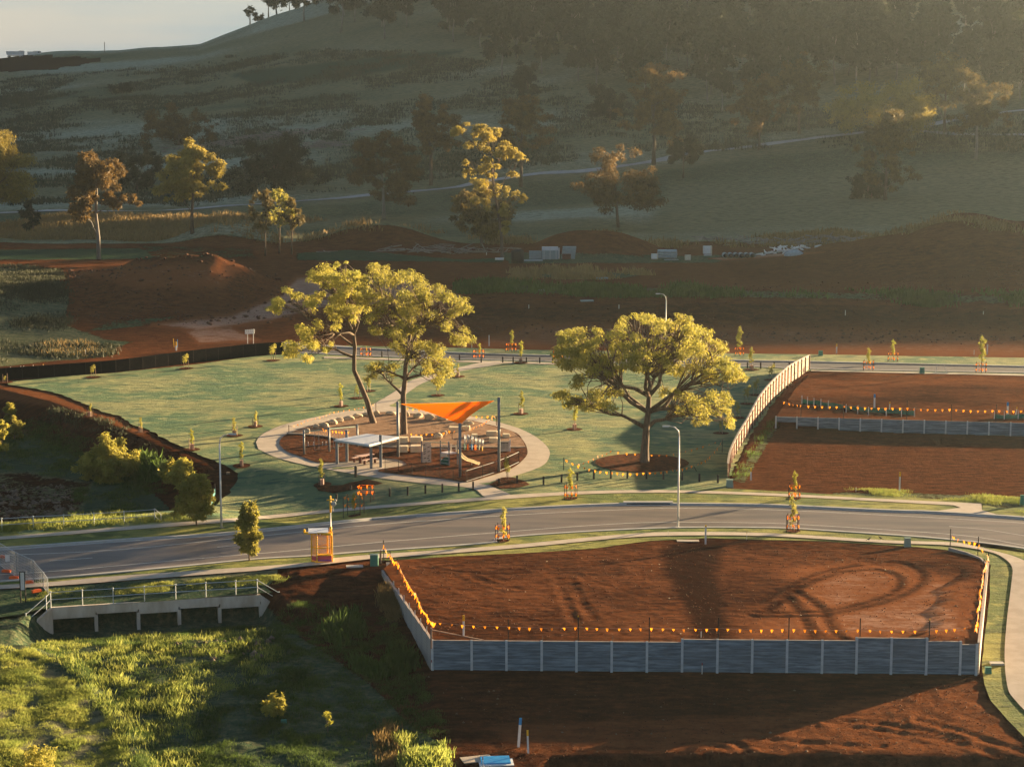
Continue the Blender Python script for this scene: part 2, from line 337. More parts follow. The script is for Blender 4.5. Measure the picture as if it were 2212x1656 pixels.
# ------------------------------------------------------------------ mesh helpers
class MB:
    def __init__(s): s.v = []; s.f = []; s.mi = []
    def add(s, vs, fs, mi=0):
        o = len(s.v); s.v += [tuple(p) for p in vs]; s.f += [tuple(i + o for i in f) for f in fs]; s.mi += [mi] * len(fs); return s
    def box(s, c, d, rz=0, mi=0, M4=None):
        x, y, z = d[0] / 2, d[1] / 2, d[2] / 2; m = Matrix.Translation(c) @ Matrix.Rotation(rz, 4, 'Z')
        if M4 is not None: m = M4
        vs = [m @ Vector(p) for p in ((-x, -y, -z), (x, -y, -z), (x, y, -z), (-x, y, -z), (-x, -y, z), (x, -y, z), (x, y, z), (-x, y, z))]
        return s.add(vs, [(0, 3, 2, 1), (4, 5, 6, 7), (0, 1, 5, 4), (1, 2, 6, 5), (2, 3, 7, 6), (3, 0, 4, 7)], mi)
    def bar(s, a, b, wd, ht=None, mi=0, up=(0, 0, 1)):
        a, b = Vector(a), Vector(b); d = b - a; ht = ht or wd; n = d.normalized()
        u = Vector(up); 
        if abs(n.dot(u)) > .98: u = Vector((0, 1, 0))
        r = n.cross(u).normalized() * wd / 2; q = r.cross(n).normalized() * ht / 2
        vs = [a - r - q, a + r - q, a + r + q, a - r + q, b - r - q, b + r - q, b + r + q, b - r + q]
        return s.add(vs, [(0, 1, 2, 3), (7, 6, 5, 4), (1, 0, 4, 5), (2, 1, 5, 6), (3, 2, 6, 7), (0, 3, 7, 4)], mi)
    def tube(s, pts, rad, n=8, mi=0, caps=True):
        pts = [Vector(p) for p in pts]; rad = rad if isinstance(rad, (list, tuple)) else [rad] * len(pts); rings = []; vs = []
        for i, p in enumerate(pts):
            d = (pts[min(i + 1, len(pts) - 1)] - pts[max(i - 1, 0)]); d = d.normalized() if d.length > 1e-6 else Vector((0, 0, 1))
            a = Vector((1, 0, 0)) if abs(d.x) < .9 else Vector((0, 1, 0)); u = d.cross(a).normalized(); q = d.cross(u)
            for k in range(n):
                t = 2 * math.pi * k / n; vs.append(p + (u * math.cos(t) + q * math.sin(t)) * rad[i])
        fs = []
        for i in range(len(pts) - 1):
            for k in range(n): fs.append((i * n + k, i * n + (k + 1) % n, (i + 1) * n + (k + 1) % n, (i + 1) * n + k))
        if caps: fs.append(tuple(range(n))[::-1]); fs.append(tuple(range((len(pts) - 1) * n, len(pts) * n)))
        return s.add(vs, fs, mi)
    def mesh(s, name, mats, smooth=False):
        me = bpy.data.meshes.new(name); me.from_pydata(s.v, [], s.f)
        for m in (mats if isinstance(mats, (list, tuple)) else [mats]): me.materials.append(m if not isinstance(m, str) else M[m])
        me.polygons.foreach_set('material_index', s.mi)
        if smooth: me.polygons.foreach_set('use_smooth', [True] * len(s.f))
        me.update(); return me
def link(name, me, parent=None, loc=None):
    o = bpy.data.objects.new(name, me); COL.objects.link(o)
    if parent is not None: o.parent = parent
    if loc is not None: o.location = loc
    return o
def thing(name, label, cat, loc=(0, 0, 0), rz=0, group=None):
    o = bpy.data.objects.new(name, None); COL.objects.link(o); o.location = loc; o.rotation_euler = (0, 0, rz)
    o.empty_display_size = .3; o['label'] = label; o['category'] = cat
    if group: o['group'] = group
    return o
def tag(o, label, cat, group=None):
    o['label'] = label; o['category'] = cat
    if group: o['group'] = group
    return o
def stuff(o, label=None, cat=None):
    o['kind'] = 'stuff'
    if label: o['label'] = label
    if cat: o['category'] = cat
    return o
def kids(o): return [c for c in COL.objects if c.parent == o]
_kidc = {}
def dup(root, loc, rz=0, label=None, group=None, scale=None):
    if root.name not in _kidc: _kidc[root.name] = [(c, list(kids(c))) for c in kids(root)]
    r = root.copy(); COL.objects.link(r); r.location = loc; r.rotation_euler = (0, 0, rz)
    if scale is not None: r.scale = (scale,) * 3 if isinstance(scale, (int, float)) else scale
    if label: r['label'] = label
    if group: r['group'] = group
    for c, gs in _kidc[root.name]:
        d = c.copy(); COL.objects.link(d); d.parent = r
        for g in gs:
            e = g.copy(); COL.objects.link(e); e.parent = d
    return r
def npmesh(name, V, Fq, mats, cover=None, smooth=False):
    me = bpy.data.meshes.new(name); nf, k = Fq.shape
    me.vertices.add(len(V)); me.vertices.foreach_set('co', V.astype(np.float32).ravel())
    me.loops.add(nf * k); me.loops.foreach_set('vertex_index', Fq.astype(np.int32).ravel())
    me.polygons.add(nf); me.polygons.foreach_set('loop_start', np.arange(0, nf * k, k, dtype=np.int32)); me.polygons.foreach_set('loop_total', np.full(nf, k, np.int32))
    if smooth: me.polygons.foreach_set('use_smooth', np.ones(nf, bool))
    for m in (mats if isinstance(mats, (list, tuple)) else [mats]): me.materials.append(M[m])
    if cover is not None:
        a = me.attributes.new('cover', 'FLOAT_COLOR', 'POINT'); c4 = np.ones((len(V), 4), np.float32); c4[:, :3] = cover; a.data.foreach_set('color', c4.ravel())
    me.update(calc_edges=True); return me
ORD = ['first', 'second', 'third', 'fourth', 'fifth', 'sixth', 'seventh', 'eighth', 'ninth', 'tenth', 'eleventh', 'twelfth', 'thirteenth', 'fourteenth', 'fifteenth', 'sixteenth', 'seventeenth', 'eighteenth', 'nineteenth', 'twentieth']

# ------------------------------------------------------------------ draped sheets
SHEETS = []
def drape(name, poly, step, off, mat, zf=None, cover=None, rag=0.0, jit=.06, skirt=0):
    zf = zf or zt; P = [Vector(p[:2]) for p in poly]; Q = []
    for i, p in enumerate(P):
        q = P[(i + 1) % len(P)]; n = max(1, int((q - p).length / step)); nn = (q - p).orthogonal().normalized() if (q - p).length > 1e-6 else Vector((0, 0))
        for k in range(n):
            t = p.lerp(q, k / n)
            if rag: t = t + nn * float(fbm(np.array([t.x * 1.3]), np.array([t.y * 1.3]), 3)[0]) * rag
            Q.append(t)
    xs = [p.x for p in Q]; ys = [p.y for p in Q]
    gx, gy = np.meshgrid(np.arange(min(xs) + step / 2, max(xs), step), np.arange(min(ys) + step / 2, max(ys), step))
    gx, gy = gx.ravel(), gy.ravel(); d = sdin(gx, gy, [(p.x, p.y) for p in Q]); k = d > step * .35
    pts = Q + [Vector((a, b)) for a, b in zip(gx[k], gy[k])]; n = len(Q)
    vs, es, fs, *_ = delaunay_2d_cdt(pts, [(i, (i + 1) % n) for i in range(n)], [list(range(n))], 1, 1e-5)
    X = np.array([v.x for v in vs]); Y = np.array([v.y for v in vs]); Z = zf(X, Y) + off
    me = npmesh(name, np.stack([X, Y, Z], 1), np.array([f[:3] for f in fs]), mat, cover(X, Y) if cover else None, smooth=True)
    o = link(name, me); o['kind'] = 'structure'; SHEETS.append([(p.x, p.y) for p in Q]); return o
def strip(name, line, w0, w1, h0, h1, mat, zf=None, closed=False, parent=None):
    """rectangular section swept along a line: offsets w0..w1 to the left, heights h0..h1 above ground"""
    zf = zf or zt; L_ = [Vector(p[:2]) for p in line]; mb = MB(); n = len(L_); vs = []
    for i, p in enumerate(L_):
        d = (L_[min(i + 1, n - 1)] - L_[max(i - 1, 0)]); d = d.normalized(); nn = Vector((-d.y, d.x))
        z = float(zf(np.array([p.x]), np.array([p.y]))[0])
        for ww, hh in ((w0, h0), (w1, h0), (w1, h1), (w0, h1)):
            q = p + nn * ww; vs.append((q.x, q.y, z + hh))
    fs = [(0, 1, 2, 3), tuple(4 * (n - 1) + k for k in (3, 2, 1, 0))]
    for i in range(n - 1):
        for k in range(4): fs.append((4 * i + k, 4 * i + 4 + k, 4 * i + 4 + (k + 1) % 4, 4 * i + (k + 1) % 4))
    mb.add(vs, fs); o = link(name, mb.mesh(name, mat), parent)
    if parent is None: o['kind'] = 'structure'
    return o
# ------------------------------------------------------------------ setting: sheets first (they tell the ground where to sit lower)
def PXP(pts): return P2(pts)
farkerb = smooth([(-260, 1199), (0, 1186.5), (250, 1169), (501, 1152.6), (803, 1122.6), (1106, 1101.3), (1331, 1090.5), (1482, 1090), (1659, 1092.5), (1909, 1103.8), (2022, 1107.6), (2212, 1120), (2420, 1140)])
nearkerb = smooth([(-260, 1273), (0, 1257), (188, 1243), (376, 1226), (553, 1209), (673, 1202), (803, 1192), (1054, 1174), (1106, 1160.5), (1406, 1142.6), (1659, 1141.4), (1809, 1149), (2035, 1165), (2212, 1186), (2420, 1225)])
fk, nk = PXP(farkerb), PXP(nearkerb)
drape('road', fk + nk[::-1], 3.0, .03, 'asphalt')
strip('kerb', fk, -.05, .30, -.05, .15, 'kerb'); strip('gutter', fk, -.45, -.05, -.02, .045, 'kerb')
strip('kerb', nk, -.30, .05, -.05, .15, 'kerb'); strip('gutter', nk, .05, .42, -.02, .045, 'kerb')
def paint(pts, wd=.11):
    l = PXP(smooth(pts)); strip('road_marking', l, -wd / 2, wd / 2, .02, .036, 'line')
paint([(-200, 1207), (20, 1199), (250, 1187.7), (501, 1163.5), (565, 1157.7), (803, 1134), (1106, 1112.6), (1356, 1100.4), (1469, 1098), (1659, 1101), (1909, 1112.6), (2212, 1130), (2400, 1148)])
paint([(-200, 1252), (95, 1235.3), (300, 1217.8), (501, 1200), (608, 1191.5), (803, 1172.7), (1106, 1147.6), (1331, 1131.5), (1469, 1128), (1659, 1130), (1809, 1137.5), (2035, 1152.6), (2130, 1163), (2212, 1178), (2400, 1212)])
paint([(2050, 1137), (2130, 1144), (2212, 1157), (2400, 1185)], .09)
for a in ([(107, 1211.5), (155, 1208), (200, 1205)], [(-60, 1222), (-10, 1219.5), (30, 1217)], [(469, 1182), (520, 1177)]): paint(a, .09)
# far footpath, verges
ffp_far = [(-260, 1174), (0, 1161.4), (250, 1141.4), (426, 1127.6), (553, 1117.6), (803, 1095), (1051, 1076), (1106, 1071), (1281, 1062.5), (1456, 1061), (1659, 1067.5), (1909, 1080), (2120, 1090)]
ffp_near = [(-260, 1182), (0, 1168), (250, 1149), (513, 1128.8), (553, 1125), (803, 1101.3), (1106, 1079), (1281, 1068.9), (1456, 1066.5), (1659, 1072.8), (1909, 1085.5), (2060, 1093.8)]
ff, fn = PXP(smooth(ffp_far)), PXP(smooth(ffp_near))
drape('footpath', ff + PXP([(2121, 1104), (2157, 1115), (2120, 1113.5), (2010, 1107.5), (2075, 1099)]) + fn[::-1], 3.0, .13, 'concrete')
drape('grass_verge', fn + PXP([(2075, 1099.5), (2010, 1107)]) + fk[::-1][18:], 2.5, .10, 'verge')
drape('grass_verge', PXP([(2122, 1091), (2160, 1100), (2230, 1096), (2430, 1110), (2430, 1139), (2212, 1119.2), (2160, 1114.5), (2123, 1104)]), 2.5, .10, 'verge', rag=.2)
drape('grass_verge', PXP([(1575, 1057), (1659, 1062), (1780, 1068), (1909, 1073), (2030, 1080), (2118, 1088.5)]) + ff[::-1][:31], 2.0, .10, 'verge', rag=.35)
# strip between the far footpath and the basin
drape('grass_verge', [p for p in ff[:19]] + PXP([(440, 1120), (300, 1126), (0, 1143), (-260, 1157)]), 1.5, .10, 'verge', rag=.25)
# near footpath
nfp_far = [(-260, 1282), (0, 1266.5), (108, 1260), (263, 1246), (553, 1226.5), (673, 1216.5), (718, 1208.5), (803, 1200.5), (903, 1194), (1106, 1179.3), (1331, 1157.8), (1456, 1151.6), (1659, 1154), (1909, 1169), (2047, 1173.3), (2093, 1179), (2150, 1193), (2212, 1213), (2330, 1275)]
nfp_near = [(-260, 1292), (0, 1275), (125, 1267.5), (325, 1252.5), (553, 1235.3), (673, 1224.5), (803, 1209.5), (863, 1205.5), (1106, 1187), (1331, 1165.5), (1456, 1159.3), (1659, 1160.5), (1909, 1175), (2050, 1180.5), (2135, 1194), (2168, 1208), (2186, 1228), (2185, 1260), (2175, 1342), (2170, 1417), (2175, 1480), (2190, 1512), (2250, 1565), (2400, 1640)]
nf, nn_ = PXP(smooth(nfp_far)), PXP(smooth(nfp_near))
drape('footpath', nf + PXP([(2420, 1420)]) + nn_[::-1], 2.5, .13, 'concrete')
drape('grass_verge', nk[:85] + nf[::-1][24:] , 2.0, .10, 'verge')
drape('grass_verge', PXP([(2093, 1178), (2120, 1172), (2212, 1192), (2330, 1225), (2330, 1268), (2212, 1211.5), (2150, 1192)]), 1.5, .10, 'verge')
# near verge behind the headwall, on the culvert deck
hw = [tuple(HW0[:2]), tuple(HW1[:2])]
drape('grass_verge', nn_[:27] + PXP([(600, 1243), (590, 1255), (575, 1270)]) + [(HW1.x + .9, HW1.y + .1), hw[1], hw[0], (HW0.x - .8, HW0.y - .1)] + PXP([(40, 1330), (-100, 1345), (-260, 1340)]), 1.2, .07, 'ground', rag=.12, cover=lambda x, y: np.stack([.72 + 0 * x, .2 + 0 * x, .25 + .5 * ss(146, 149, y)], 1))  # weedy cover, toned darker down the slope to stand in for its shade
# lot platform (near)
lotA = [tuple(W(u, v, z)[:2]) for u, v, z in ((934, 1380, 1.0), (2111, 1391, .95), (2122, 1300, .6), (2131, 1222, .15), (2118, 1210, .1), (2090, 1200, .05), (2050, 1190, 0), (1985, 1183, 0), (1909, 1178, 0), (1780, 1170, 0), (1659, 1167.5, 0), (1532, 1163.5, 0), (1406, 1169, 0), (1281, 1186, 0), (1106, 1198, 0), (980, 1205, 0), (873, 1212.5, .05), (850, 1214, .05), (829, 1236, .1))]
LA = np.array(lotA); yfront = LA[0, 1]; 
def LP(pts, zf): return [tuple(hit(u, v, zf)[:2]) for u, v in pts]
def lotz0(x, y, b=True): return np.interp(y, [yfront, 148, 156, 300], [.93, .42, .04, 0])
trk = [LP(smooth(t), lotz0) for t in ([(1630, 1330), (1700, 1331), (1784, 1327), (1884, 1306.6), (1947, 1286.6), (1984, 1264), (1995, 1247), (1985, 1230), (1950, 1215)],
   [(1640, 1322), (1784, 1319), (1872, 1299), (1929, 1279), (1945, 1254), (1925, 1238), (1880, 1230), (1800, 1236)],
   [(1721, 1277), (1755, 1298), (1779, 1320), (1799, 1361), (1822, 1379)], [(1702, 1290), (1729, 1324), (1750, 1362), (1755, 1384)],
   [(1659, 1318), (1690, 1295), (1740, 1262), (1800, 1240)], [(1640, 1300), (1700, 1270), (1760, 1240), (1850, 1220)],
   [(1230, 1250), (1250, 1290), (1280, 1335)], [(1210, 1250), (1222, 1295), (1240, 1340)], [(1010, 1240), (1100, 1270), (1240, 1262)], [(900, 1225), (1100, 1240), (1300, 1215)])]
_patch = LP([(1700, 1230), (1850, 1218), (1960, 1230), (2100, 1260), (2110, 1370), (1850, 1375), (1640, 1372), (1640, 1330), (1720, 1270)], lotz0)
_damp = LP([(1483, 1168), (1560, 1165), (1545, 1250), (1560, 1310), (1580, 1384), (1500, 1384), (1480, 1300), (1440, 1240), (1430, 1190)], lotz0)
def rut(x, y, T_, wd=.45, dep=.07):
    z = 0
    for t in T_:
        d = dline(x, y, t); z = z - dep * np.exp(-(d / wd) ** 2) + dep * .9 * np.exp(-((d - wd * 1.7) / (wd * .5)) ** 2)
    return z
def lotz(x, y, b=True):
    z = lotz0(x, y)
    if b:
        w_ = ss(0, 1.2, sdin(x, y, lotA)); q = ss(-2, 3, sdin(x, y, _patch))
        z = z + w_ * ((.055 * fbm(x * .55, y * .8, 5) + .045 * fbm(x * 2.6, y * 2.0, 3)) * (1 - .6 * q) + rut(x, y, trk, .38, .032))
    return z
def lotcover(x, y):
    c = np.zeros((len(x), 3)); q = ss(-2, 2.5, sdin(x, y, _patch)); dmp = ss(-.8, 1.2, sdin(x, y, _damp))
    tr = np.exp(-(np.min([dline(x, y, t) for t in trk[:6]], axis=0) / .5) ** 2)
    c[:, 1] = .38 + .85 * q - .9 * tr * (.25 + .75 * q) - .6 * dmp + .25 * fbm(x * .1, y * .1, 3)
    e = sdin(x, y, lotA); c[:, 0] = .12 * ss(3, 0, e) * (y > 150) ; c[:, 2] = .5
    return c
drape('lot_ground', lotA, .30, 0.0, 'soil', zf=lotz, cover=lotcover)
# verge between near footpath and lot, and on the right of the wall
lb = [p for p in lotA[6:17]]
drape('grass_verge', [p for p in nn_[36:85]] + lb, 1.5, .075, 'verge', rag=.10)
vr = [tuple(W(u, v, z)[:2]) for u, v, z in ((2060, 1191, 0), (2122, 1208, 0), (2140, 1222, 0), (2137, 1300, -.4), (2120, 1440, -1), (2126, 1478, -1.1), (2140, 1520, -1.4), (2175, 1565, -1.6), (2240, 1640, -2))]
drape('grass_verge', nn_[84:139] + vr[::-1], 1.5, .085, 'verge', rag=.08)
# park lawn
lawn = PXP([(8, 826), (120, 815.5), (250, 806), (420, 789), (553, 770), (612, 767), (640, 772), (700, 778), (900, 783), (1046, 786), (1106, 788.5), (1300, 794), (1500, 797), (1737, 804)]) + PXP([(1703, 832), (1660, 885), (1625, 935), (1590, 1000), (1573, 1040), (1568, 1061)]) + ff[::-1][30:97] + PXP([(452, 1108), (470, 1090), (500, 1060), (516, 1024), (440, 988), (345, 944), (318, 928), (282, 918), (262, 901), (215, 889), (170, 868), (120, 850), (60, 838), (20, 832)])
drape('park_lawn', lawn, .7, .10, 'lawn', rag=.35, zf=lambda x, y, b=True: zt(x, y) + .045 * fbm(x * .3, y * .55, 4) * ss(0, 2, dline(x, y, lawn, True)))
# playground ring
ring = smooth([(553, 957), (568, 939), (623, 916), (728, 893.4), (791, 880.9), (828.6, 862), (861, 842), (883, 826), (923.7, 813), (1044, 783.5), (1088, 786), (979, 806.5), (912, 830), (872, 857), (853.6, 872), (845, 880), (928.7, 889.6), (1016, 901), (1106, 922), (1156, 944.7), (1184, 969.8), (1186, 990), (1168, 1010), (1106, 1032), (1055, 1047), (1106, 1073), (1051, 1077), (1020, 1057), (928, 1047.4), (803, 1032.4), (678, 1010), (603, 992), (558, 972)], 4)
drape('playground_path', PXP(ring), 2.0, .125, 'concrete')
inner = smooth([(603, 962), (607, 951), (623, 939.7), (678, 921), (766, 900), (818, 893), (928.8, 899), (1016, 911), (1106, 934), (1128, 952), (1138.6, 972), (1136, 989.8), (1106, 1014.9), (1060, 1031), (1007, 1044), (951, 1036), (816, 1021), (878, 1007), (836, 993), (700, 1002.3), (653, 989.8), (618, 977), (603, 962)], 4)
drape('bark_mulch', PXP(inner), 1.0, .185, 'mulch', zf=lambda x, y, b=True: zt(x, y) + .03 * fbm(x * .8, y * .8))
up = [(623, 940), (678, 922), (766, 901), (818, 894), (928.8, 900), (1016, 912), (1106, 935), (1127, 952), (1135, 969), (1074, 969.8), (878.6, 969.6), (803.5, 966), (725.8, 951)]
drape('sandy_mulch', PXP(up), 1.0, .225, 'sand', zf=lambda x, y, b=True: zt(x, y) + .03 * fbm(x * .8, y * .8))
strip('concrete_edging', PXP(smooth([(620, 940), (690, 945), (725.8, 951.5), (803.5, 966.5), (878.6, 970), (1000, 970), (1135, 970)])), -.07, .07, 0, .29, 'concrete')
# tree ring and small mulch beds
def disc(u, v, rx, name='mulch_bed', n=24, ry=None, off=.16):
    c = T(u, v); ry = ry or rx
    drape(name, [(c.x + rx * math.cos(2 * math.pi * k / n), c.y + ry * math.sin(2 * math.pi * k / n)) for k in range(n)], rx / 3, off, 'mulch', rag=.12)
disc(1386, 1002, 4.6)
# back road
bfar = [(608, 743), (678, 750), (723, 750.5), (850, 757), (974, 763), (1106, 767.5), (1300, 772), (1600, 780), (1759, 783), (2212, 793), (2450, 799)]
bnear = [(612, 762), (680, 764), (773, 769), (974, 776), (1106, 779.5), (1300, 784), (1600, 792), (1759, 798), (2212, 806.5), (2450, 812)]
bf, bn = PXP(smooth(bfar)), PXP(smooth(bnear))
drape('back_road', bf + bn[::-1], 4, .03, 'asphalt_far')
strip('kerb', bf, -.05, .35, -.05, .16, 'kerb'); strip('kerb', bn, -.35, .05, -.05, .16, 'kerb')
drape('footpath', PXP([(700, 772), (974, 779.6), (1106, 783), (1300, 788), (1500, 793), (1500, 795.5), (1300, 791), (1106, 786.5), (974, 783), (700, 775)]), 3, .13, 'concrete')
drape('footpath', PXP([(1752, 801.2), (2212, 810.2), (2450, 815), (2450, 818.5), (2212, 813.4), (1752, 803.2)]), 3, .13, 'concrete')
drape('concrete_apron', PXP([(608, 739.5), (680, 745.5), (735, 747.5), (760, 751), (723, 750.2), (690, 754), (612, 751)]), 3, .12, 'concrete')
drape('grass_verge', PXP([(760, 747), (974, 752), (1106, 756), (1300, 759), (1600, 765), (1800, 767), (2212, 774), (2450, 777)]) + bf[::-1][:50], 3, .09, 'lawn', rag=.5)
drape('grass_verge', bn + PXP([(2450, 815), (2212, 810.2), (1752, 801.2), (1737, 804), (1500, 797), (1300, 794), (1106, 788.5), (900, 783), (700, 778), (640, 772), (614, 766)]), 3, .085, 'lawn')
# upper right lot
wl = [tuple(W(u, v, 1.35)[:2]) for u, v in ((1676, 899.5), (2230, 914), (2450, 920))]
lotB = wl + PXP([(2450, 820), (2212, 814.5), (1990, 810), (1765, 806), (1748, 812), (1722, 845)])
def lotBz(x, y, b=True): return np.interp(y, [200, 211, 232, 246], [1.35, 1.32, .8, .14]) + (.10 * fbm(x * .4, y * .7, 4) * ss(0, 1.5, sdin(x, y, lotB)) if b else 0)
def lotBc(x, y):
    c = np.zeros((len(x), 3)); c[:, 1] = .42 + .35 * fbm(x * .08, y * .12, 3); c[:, 0] = .35 * ss(3.5, 0, dline(x, y, [lotB[0], lotB[-1]])); c[:, 2] = .4; return c
drape('lot_ground', lotB, .8, 0, 'soil', zf=lotBz, cover=lotBc)
# hillside tracks
def track(pts, wd, mat='concrete', name='gravel_track'):
    l = [tuple(G(u, v)[:2]) for u, v in smooth(pts)]
    a = [Vector(p) for p in l]; A_, B_ = [], []
    for i, p in enumerate(a):
        d = (a[min(i + 1, len(a) - 1)] - a[max(i - 1, 0)]).normalized(); q = Vector((-d.y, d.x)) * wd / 2; A_.append(tuple(p + q)); B_.append(tuple(p - q))
    o = drape(name, A_ + B_[::-1], 3.0, .22, mat, zf=zs); SHEETS.pop(); return o
M['track'] = mk('pale_track', (.30, .30, .30), (.38, .38, .37), .4, .9)
track([(-40, 459), (100, 458), (213, 457.5), (350, 454), (480, 448), (600, 440), (700, 432), (760, 427), (960, 405), (1140, 378), (1250, 370), (1400, 351), (1600, 320), (1800, 298), (1950, 283), (2090, 262), (2250, 244)], 3.2, 'track')
track([(1880, 290), (1950, 287), (2050, 292), (2130, 296), (2212, 301), (2300, 305)], 2.6, 'track')

# ------------------------------------------------------------------ the ground sheet
def grid_ground():
    us = np.concatenate([[-14000, -9000, -5500, -3200, -1900, -1100, -700, -460, -300, -200], np.arange(-140, 2360, 6.0), [2420, 2500, 2620, 2800, 3050, 3350, 3700, 4100, 4600, 5300, 6200, 7500, 9500, 13000]])
    ys = [94.0]; y = 94.0
    while y < 1500:
        st = .30 if y < 175 else (.45 if y < 272 else (.8 if y < 330 else (1.3 if y < 500 else (3 if y < 700 else 7)))); y += st; ys.append(y)
    ys = np.array(ys); s = (us - 1106) / F
    Yg, Sg = np.meshgrid(ys, s, indexing='ij'); X = (Sg * Yg).ravel(); Yv = Yg.ravel(); Z = zs(X, Yv)
    low = np.zeros(len(X))
    for P in SHEETS:
        p = np.array(P); bb = (X > p[:, 0].min()) & (X < p[:, 0].max()) & (Yv > p[:, 1].min()) & (Yv < p[:, 1].max())
        if bb.any():
            idx = np.nonzero(bb)[0]; low[idx] = np.maximum(low[idx], np.where(inpoly(X[idx], Yv[idx], P), 1, 0))
    ingul = (sdin(X, Yv, gulB) > .3) & (Yv < 160)
    Z = Z - np.where(ingul, 0, low * .16)
    # ruts in the front yard
    fr = [[tuple(G(u, v)[:2]) for u, v in smooth(t)] for t in ([(1240, 1560), (1320, 1568), (1381, 1597), (1431, 1604), (1532, 1607), (1604, 1627)], [(1519, 1594), (1582, 1603), (1620, 1625)],
        [(1790, 1560), (1909, 1577), (2010, 1592), (2110, 1615), (2200, 1655)], [(1985, 1555), (2085, 1582), (2210, 1625)], [(1169, 1514), (1218, 1540), (1281, 1552), (1360, 1550)], [(1500, 1575), (1700, 1600), (1900, 1612)], [(1650, 1560), (1760, 1556), (1900, 1562), (2080, 1596)])]
    k = (Yv < 132) & (X > -4) & (np.abs(X) < 45); Z[k] += rut(X[k], Yv[k], fr, .35, .045)
    U, V = proj(X, Yv, Z)
    c = np.zeros((len(X), 3)); g, t_, d = c[:, 0], c[:, 1], c[:, 2]
    g[:] = 0; t_[:] = .38; d[:] = .35
    def put(poly, gg=None, tt=None, dd=None, soft=8):
        m = ss(-soft, soft, sdin(U, V, poly)) if True else 0
        for arr, val in ((g, gg), (t_, tt), (d, dd)):
            if val is not None: arr += (val - arr) * m
    nearm = Yv < 160
    # foreground
    put([(-400, 1290), (60, 1290), (110, 1300), (600, 1300), (740, 1420), (830, 1500), (880, 1560), (960, 1600), (990, 1760), (-400, 1760)], .95, .4, .35, 14)
    put([(-400, 1430), (90, 1425), (240, 1560), (300, 1760), (-400, 1760)], 1.0, .5, .85, 12)
    put([(590, 1230), (840, 1240), (940, 1460), (1010, 1560), (960, 1610), (800, 1480), (640, 1370), (575, 1320)], .28, .25, .3, 16)
    put([(930, 1450), (2140, 1460), (2300, 1640), (2300, 1700), (980, 1660), (1010, 1560)], .03, .30, .3, 8)
    put([(1060, 1568), (1300, 1558), (1700, 1540), (2110, 1470), (2210, 1625), (1500, 1628), (1120, 1622)], .04, .62, .35, 10)  # lighter soil tone painted on the sunlit yard, outside the wall's shadow
    # basin and its bank
    ba = sdin(X, Yv, basinA)
    m = (ba > -1.5) & (Yv < 272); g[m] = np.where(ba[m] < 6.5, .18, .86) ; t_[m] = .28; d[m] = .15
    put([(-300, 1010), (60, 1020), (200, 1040), (170, 1110), (0, 1130), (-300, 1140)], .45, .2, .7, 10)
    put([(0, 832), (120, 850), (250, 890), (330, 930), (300, 940), (150, 885), (-10, 860)], .3, .75, .6, 6)
    # right lower lot
    put([(1575, 1050), (1640, 935), (1690, 905), (2400, 940), (2400, 1100), (2100, 1085), (1659, 1060)], .04, .40, .3, 3)
    put([(1575, 1040), (1650, 940), (1700, 900), (1660, 960), (1610, 1045)], .55, .4, .5, 5)
    put([(1800, 1062), (2000, 1064), (2212, 1070), (2400, 1080), (2400, 1110), (2120, 1098), (1900, 1076), (1790, 1070)], .62, .4, .55, 4)
    # far side of the back road
    mid = (Yv > 262) & (Yv < 402)
    put([(-400, 760), (0, 792), (230, 770), (255, 742), (140, 700), (150, 640), (110, 580), (-400, 560)], .85, .3, .55, 8)
    put([(120, 745), (240, 735), (290, 738), (180, 770)], .8, .3, .3, 5)
    put([(240, 690), (400, 680), (330, 705), (170, 720)], .55, .3, .3, 6)
    put([(330, 700), (500, 680), (600, 640), (640, 600), (720, 590), (900, 600), (1000, 640), (1000, 655), (700, 665), (600, 690), (430, 715)], .03, 1.45, .3, 10)
    put([(170, 590), (300, 570), (520, 575), (480, 620), (300, 620)], .1, .9, .4, 10)
    put([(400, 715), (500, 708), (560, 735), (430, 742)], 0, 1.3, .3, 5)
    put([(1000, 612), (1150, 612), (1700, 628), (2400, 640), (2400, 662), (1700, 645), (1000, 630)], .62, .3, .45, 5)
    put([(1100, 588), (1250, 582), (1400, 592), (1350, 602), (1120, 600)], .72, .3, .5, 5)
    put([(1150, 700), (2400, 720), (2400, 768), (1300, 755), (1000, 745)], .02, 1.0, .3, 10)
    put([(980, 660), (1700, 655), (2400, 680), (2400, 705), (1500, 690), (1000, 690)], .08, .15, .3, 8)
    put([(1080, 545), (1500, 552), (1640, 545), (1700, 540), (1680, 552), (1540, 568), (1100, 570)], .8, .4, .35, 4)
    put([(-100, 540), (300, 535), (360, 560), (-100, 563)], .8, .2, .1, 5)
    put([(300, 528), (540, 535), (560, 560), (330, 558)], .45, .2, .15, 5)
    put([(640, 546), (760, 538), (1000, 560), (1090, 555), (1090, 568), (640, 562)], .75, .3, .15, 5)
    put([(1560, 566), (1700, 550), (1900, 530), (2400, 510), (2400, 600), (1600, 610)], .05, .30, .3, 7)
    put([(1530, 558), (1690, 547), (1780, 545), (1690, 553), (1560, 562)], 0, 1.5, .3, 2.5)
    # hillside
    t_[(Yv > 262) & (Yv < 402)] += .16
    h = Yv > 396
    g[h] = .98 - .28 * ss(.15, .55, fbm(X[h] * .03, Yv[h] * .05, 4)); t_[h] = .32; d[h] = 1.15 + 1.2 * fbm(X[h] * .012, Yv[h] * .03, 4)
    def puth(poly, dd, soft=12):
        mm = h * ss(-soft, soft, sdin(U, V, poly)); d[:] += (dd - d) * mm
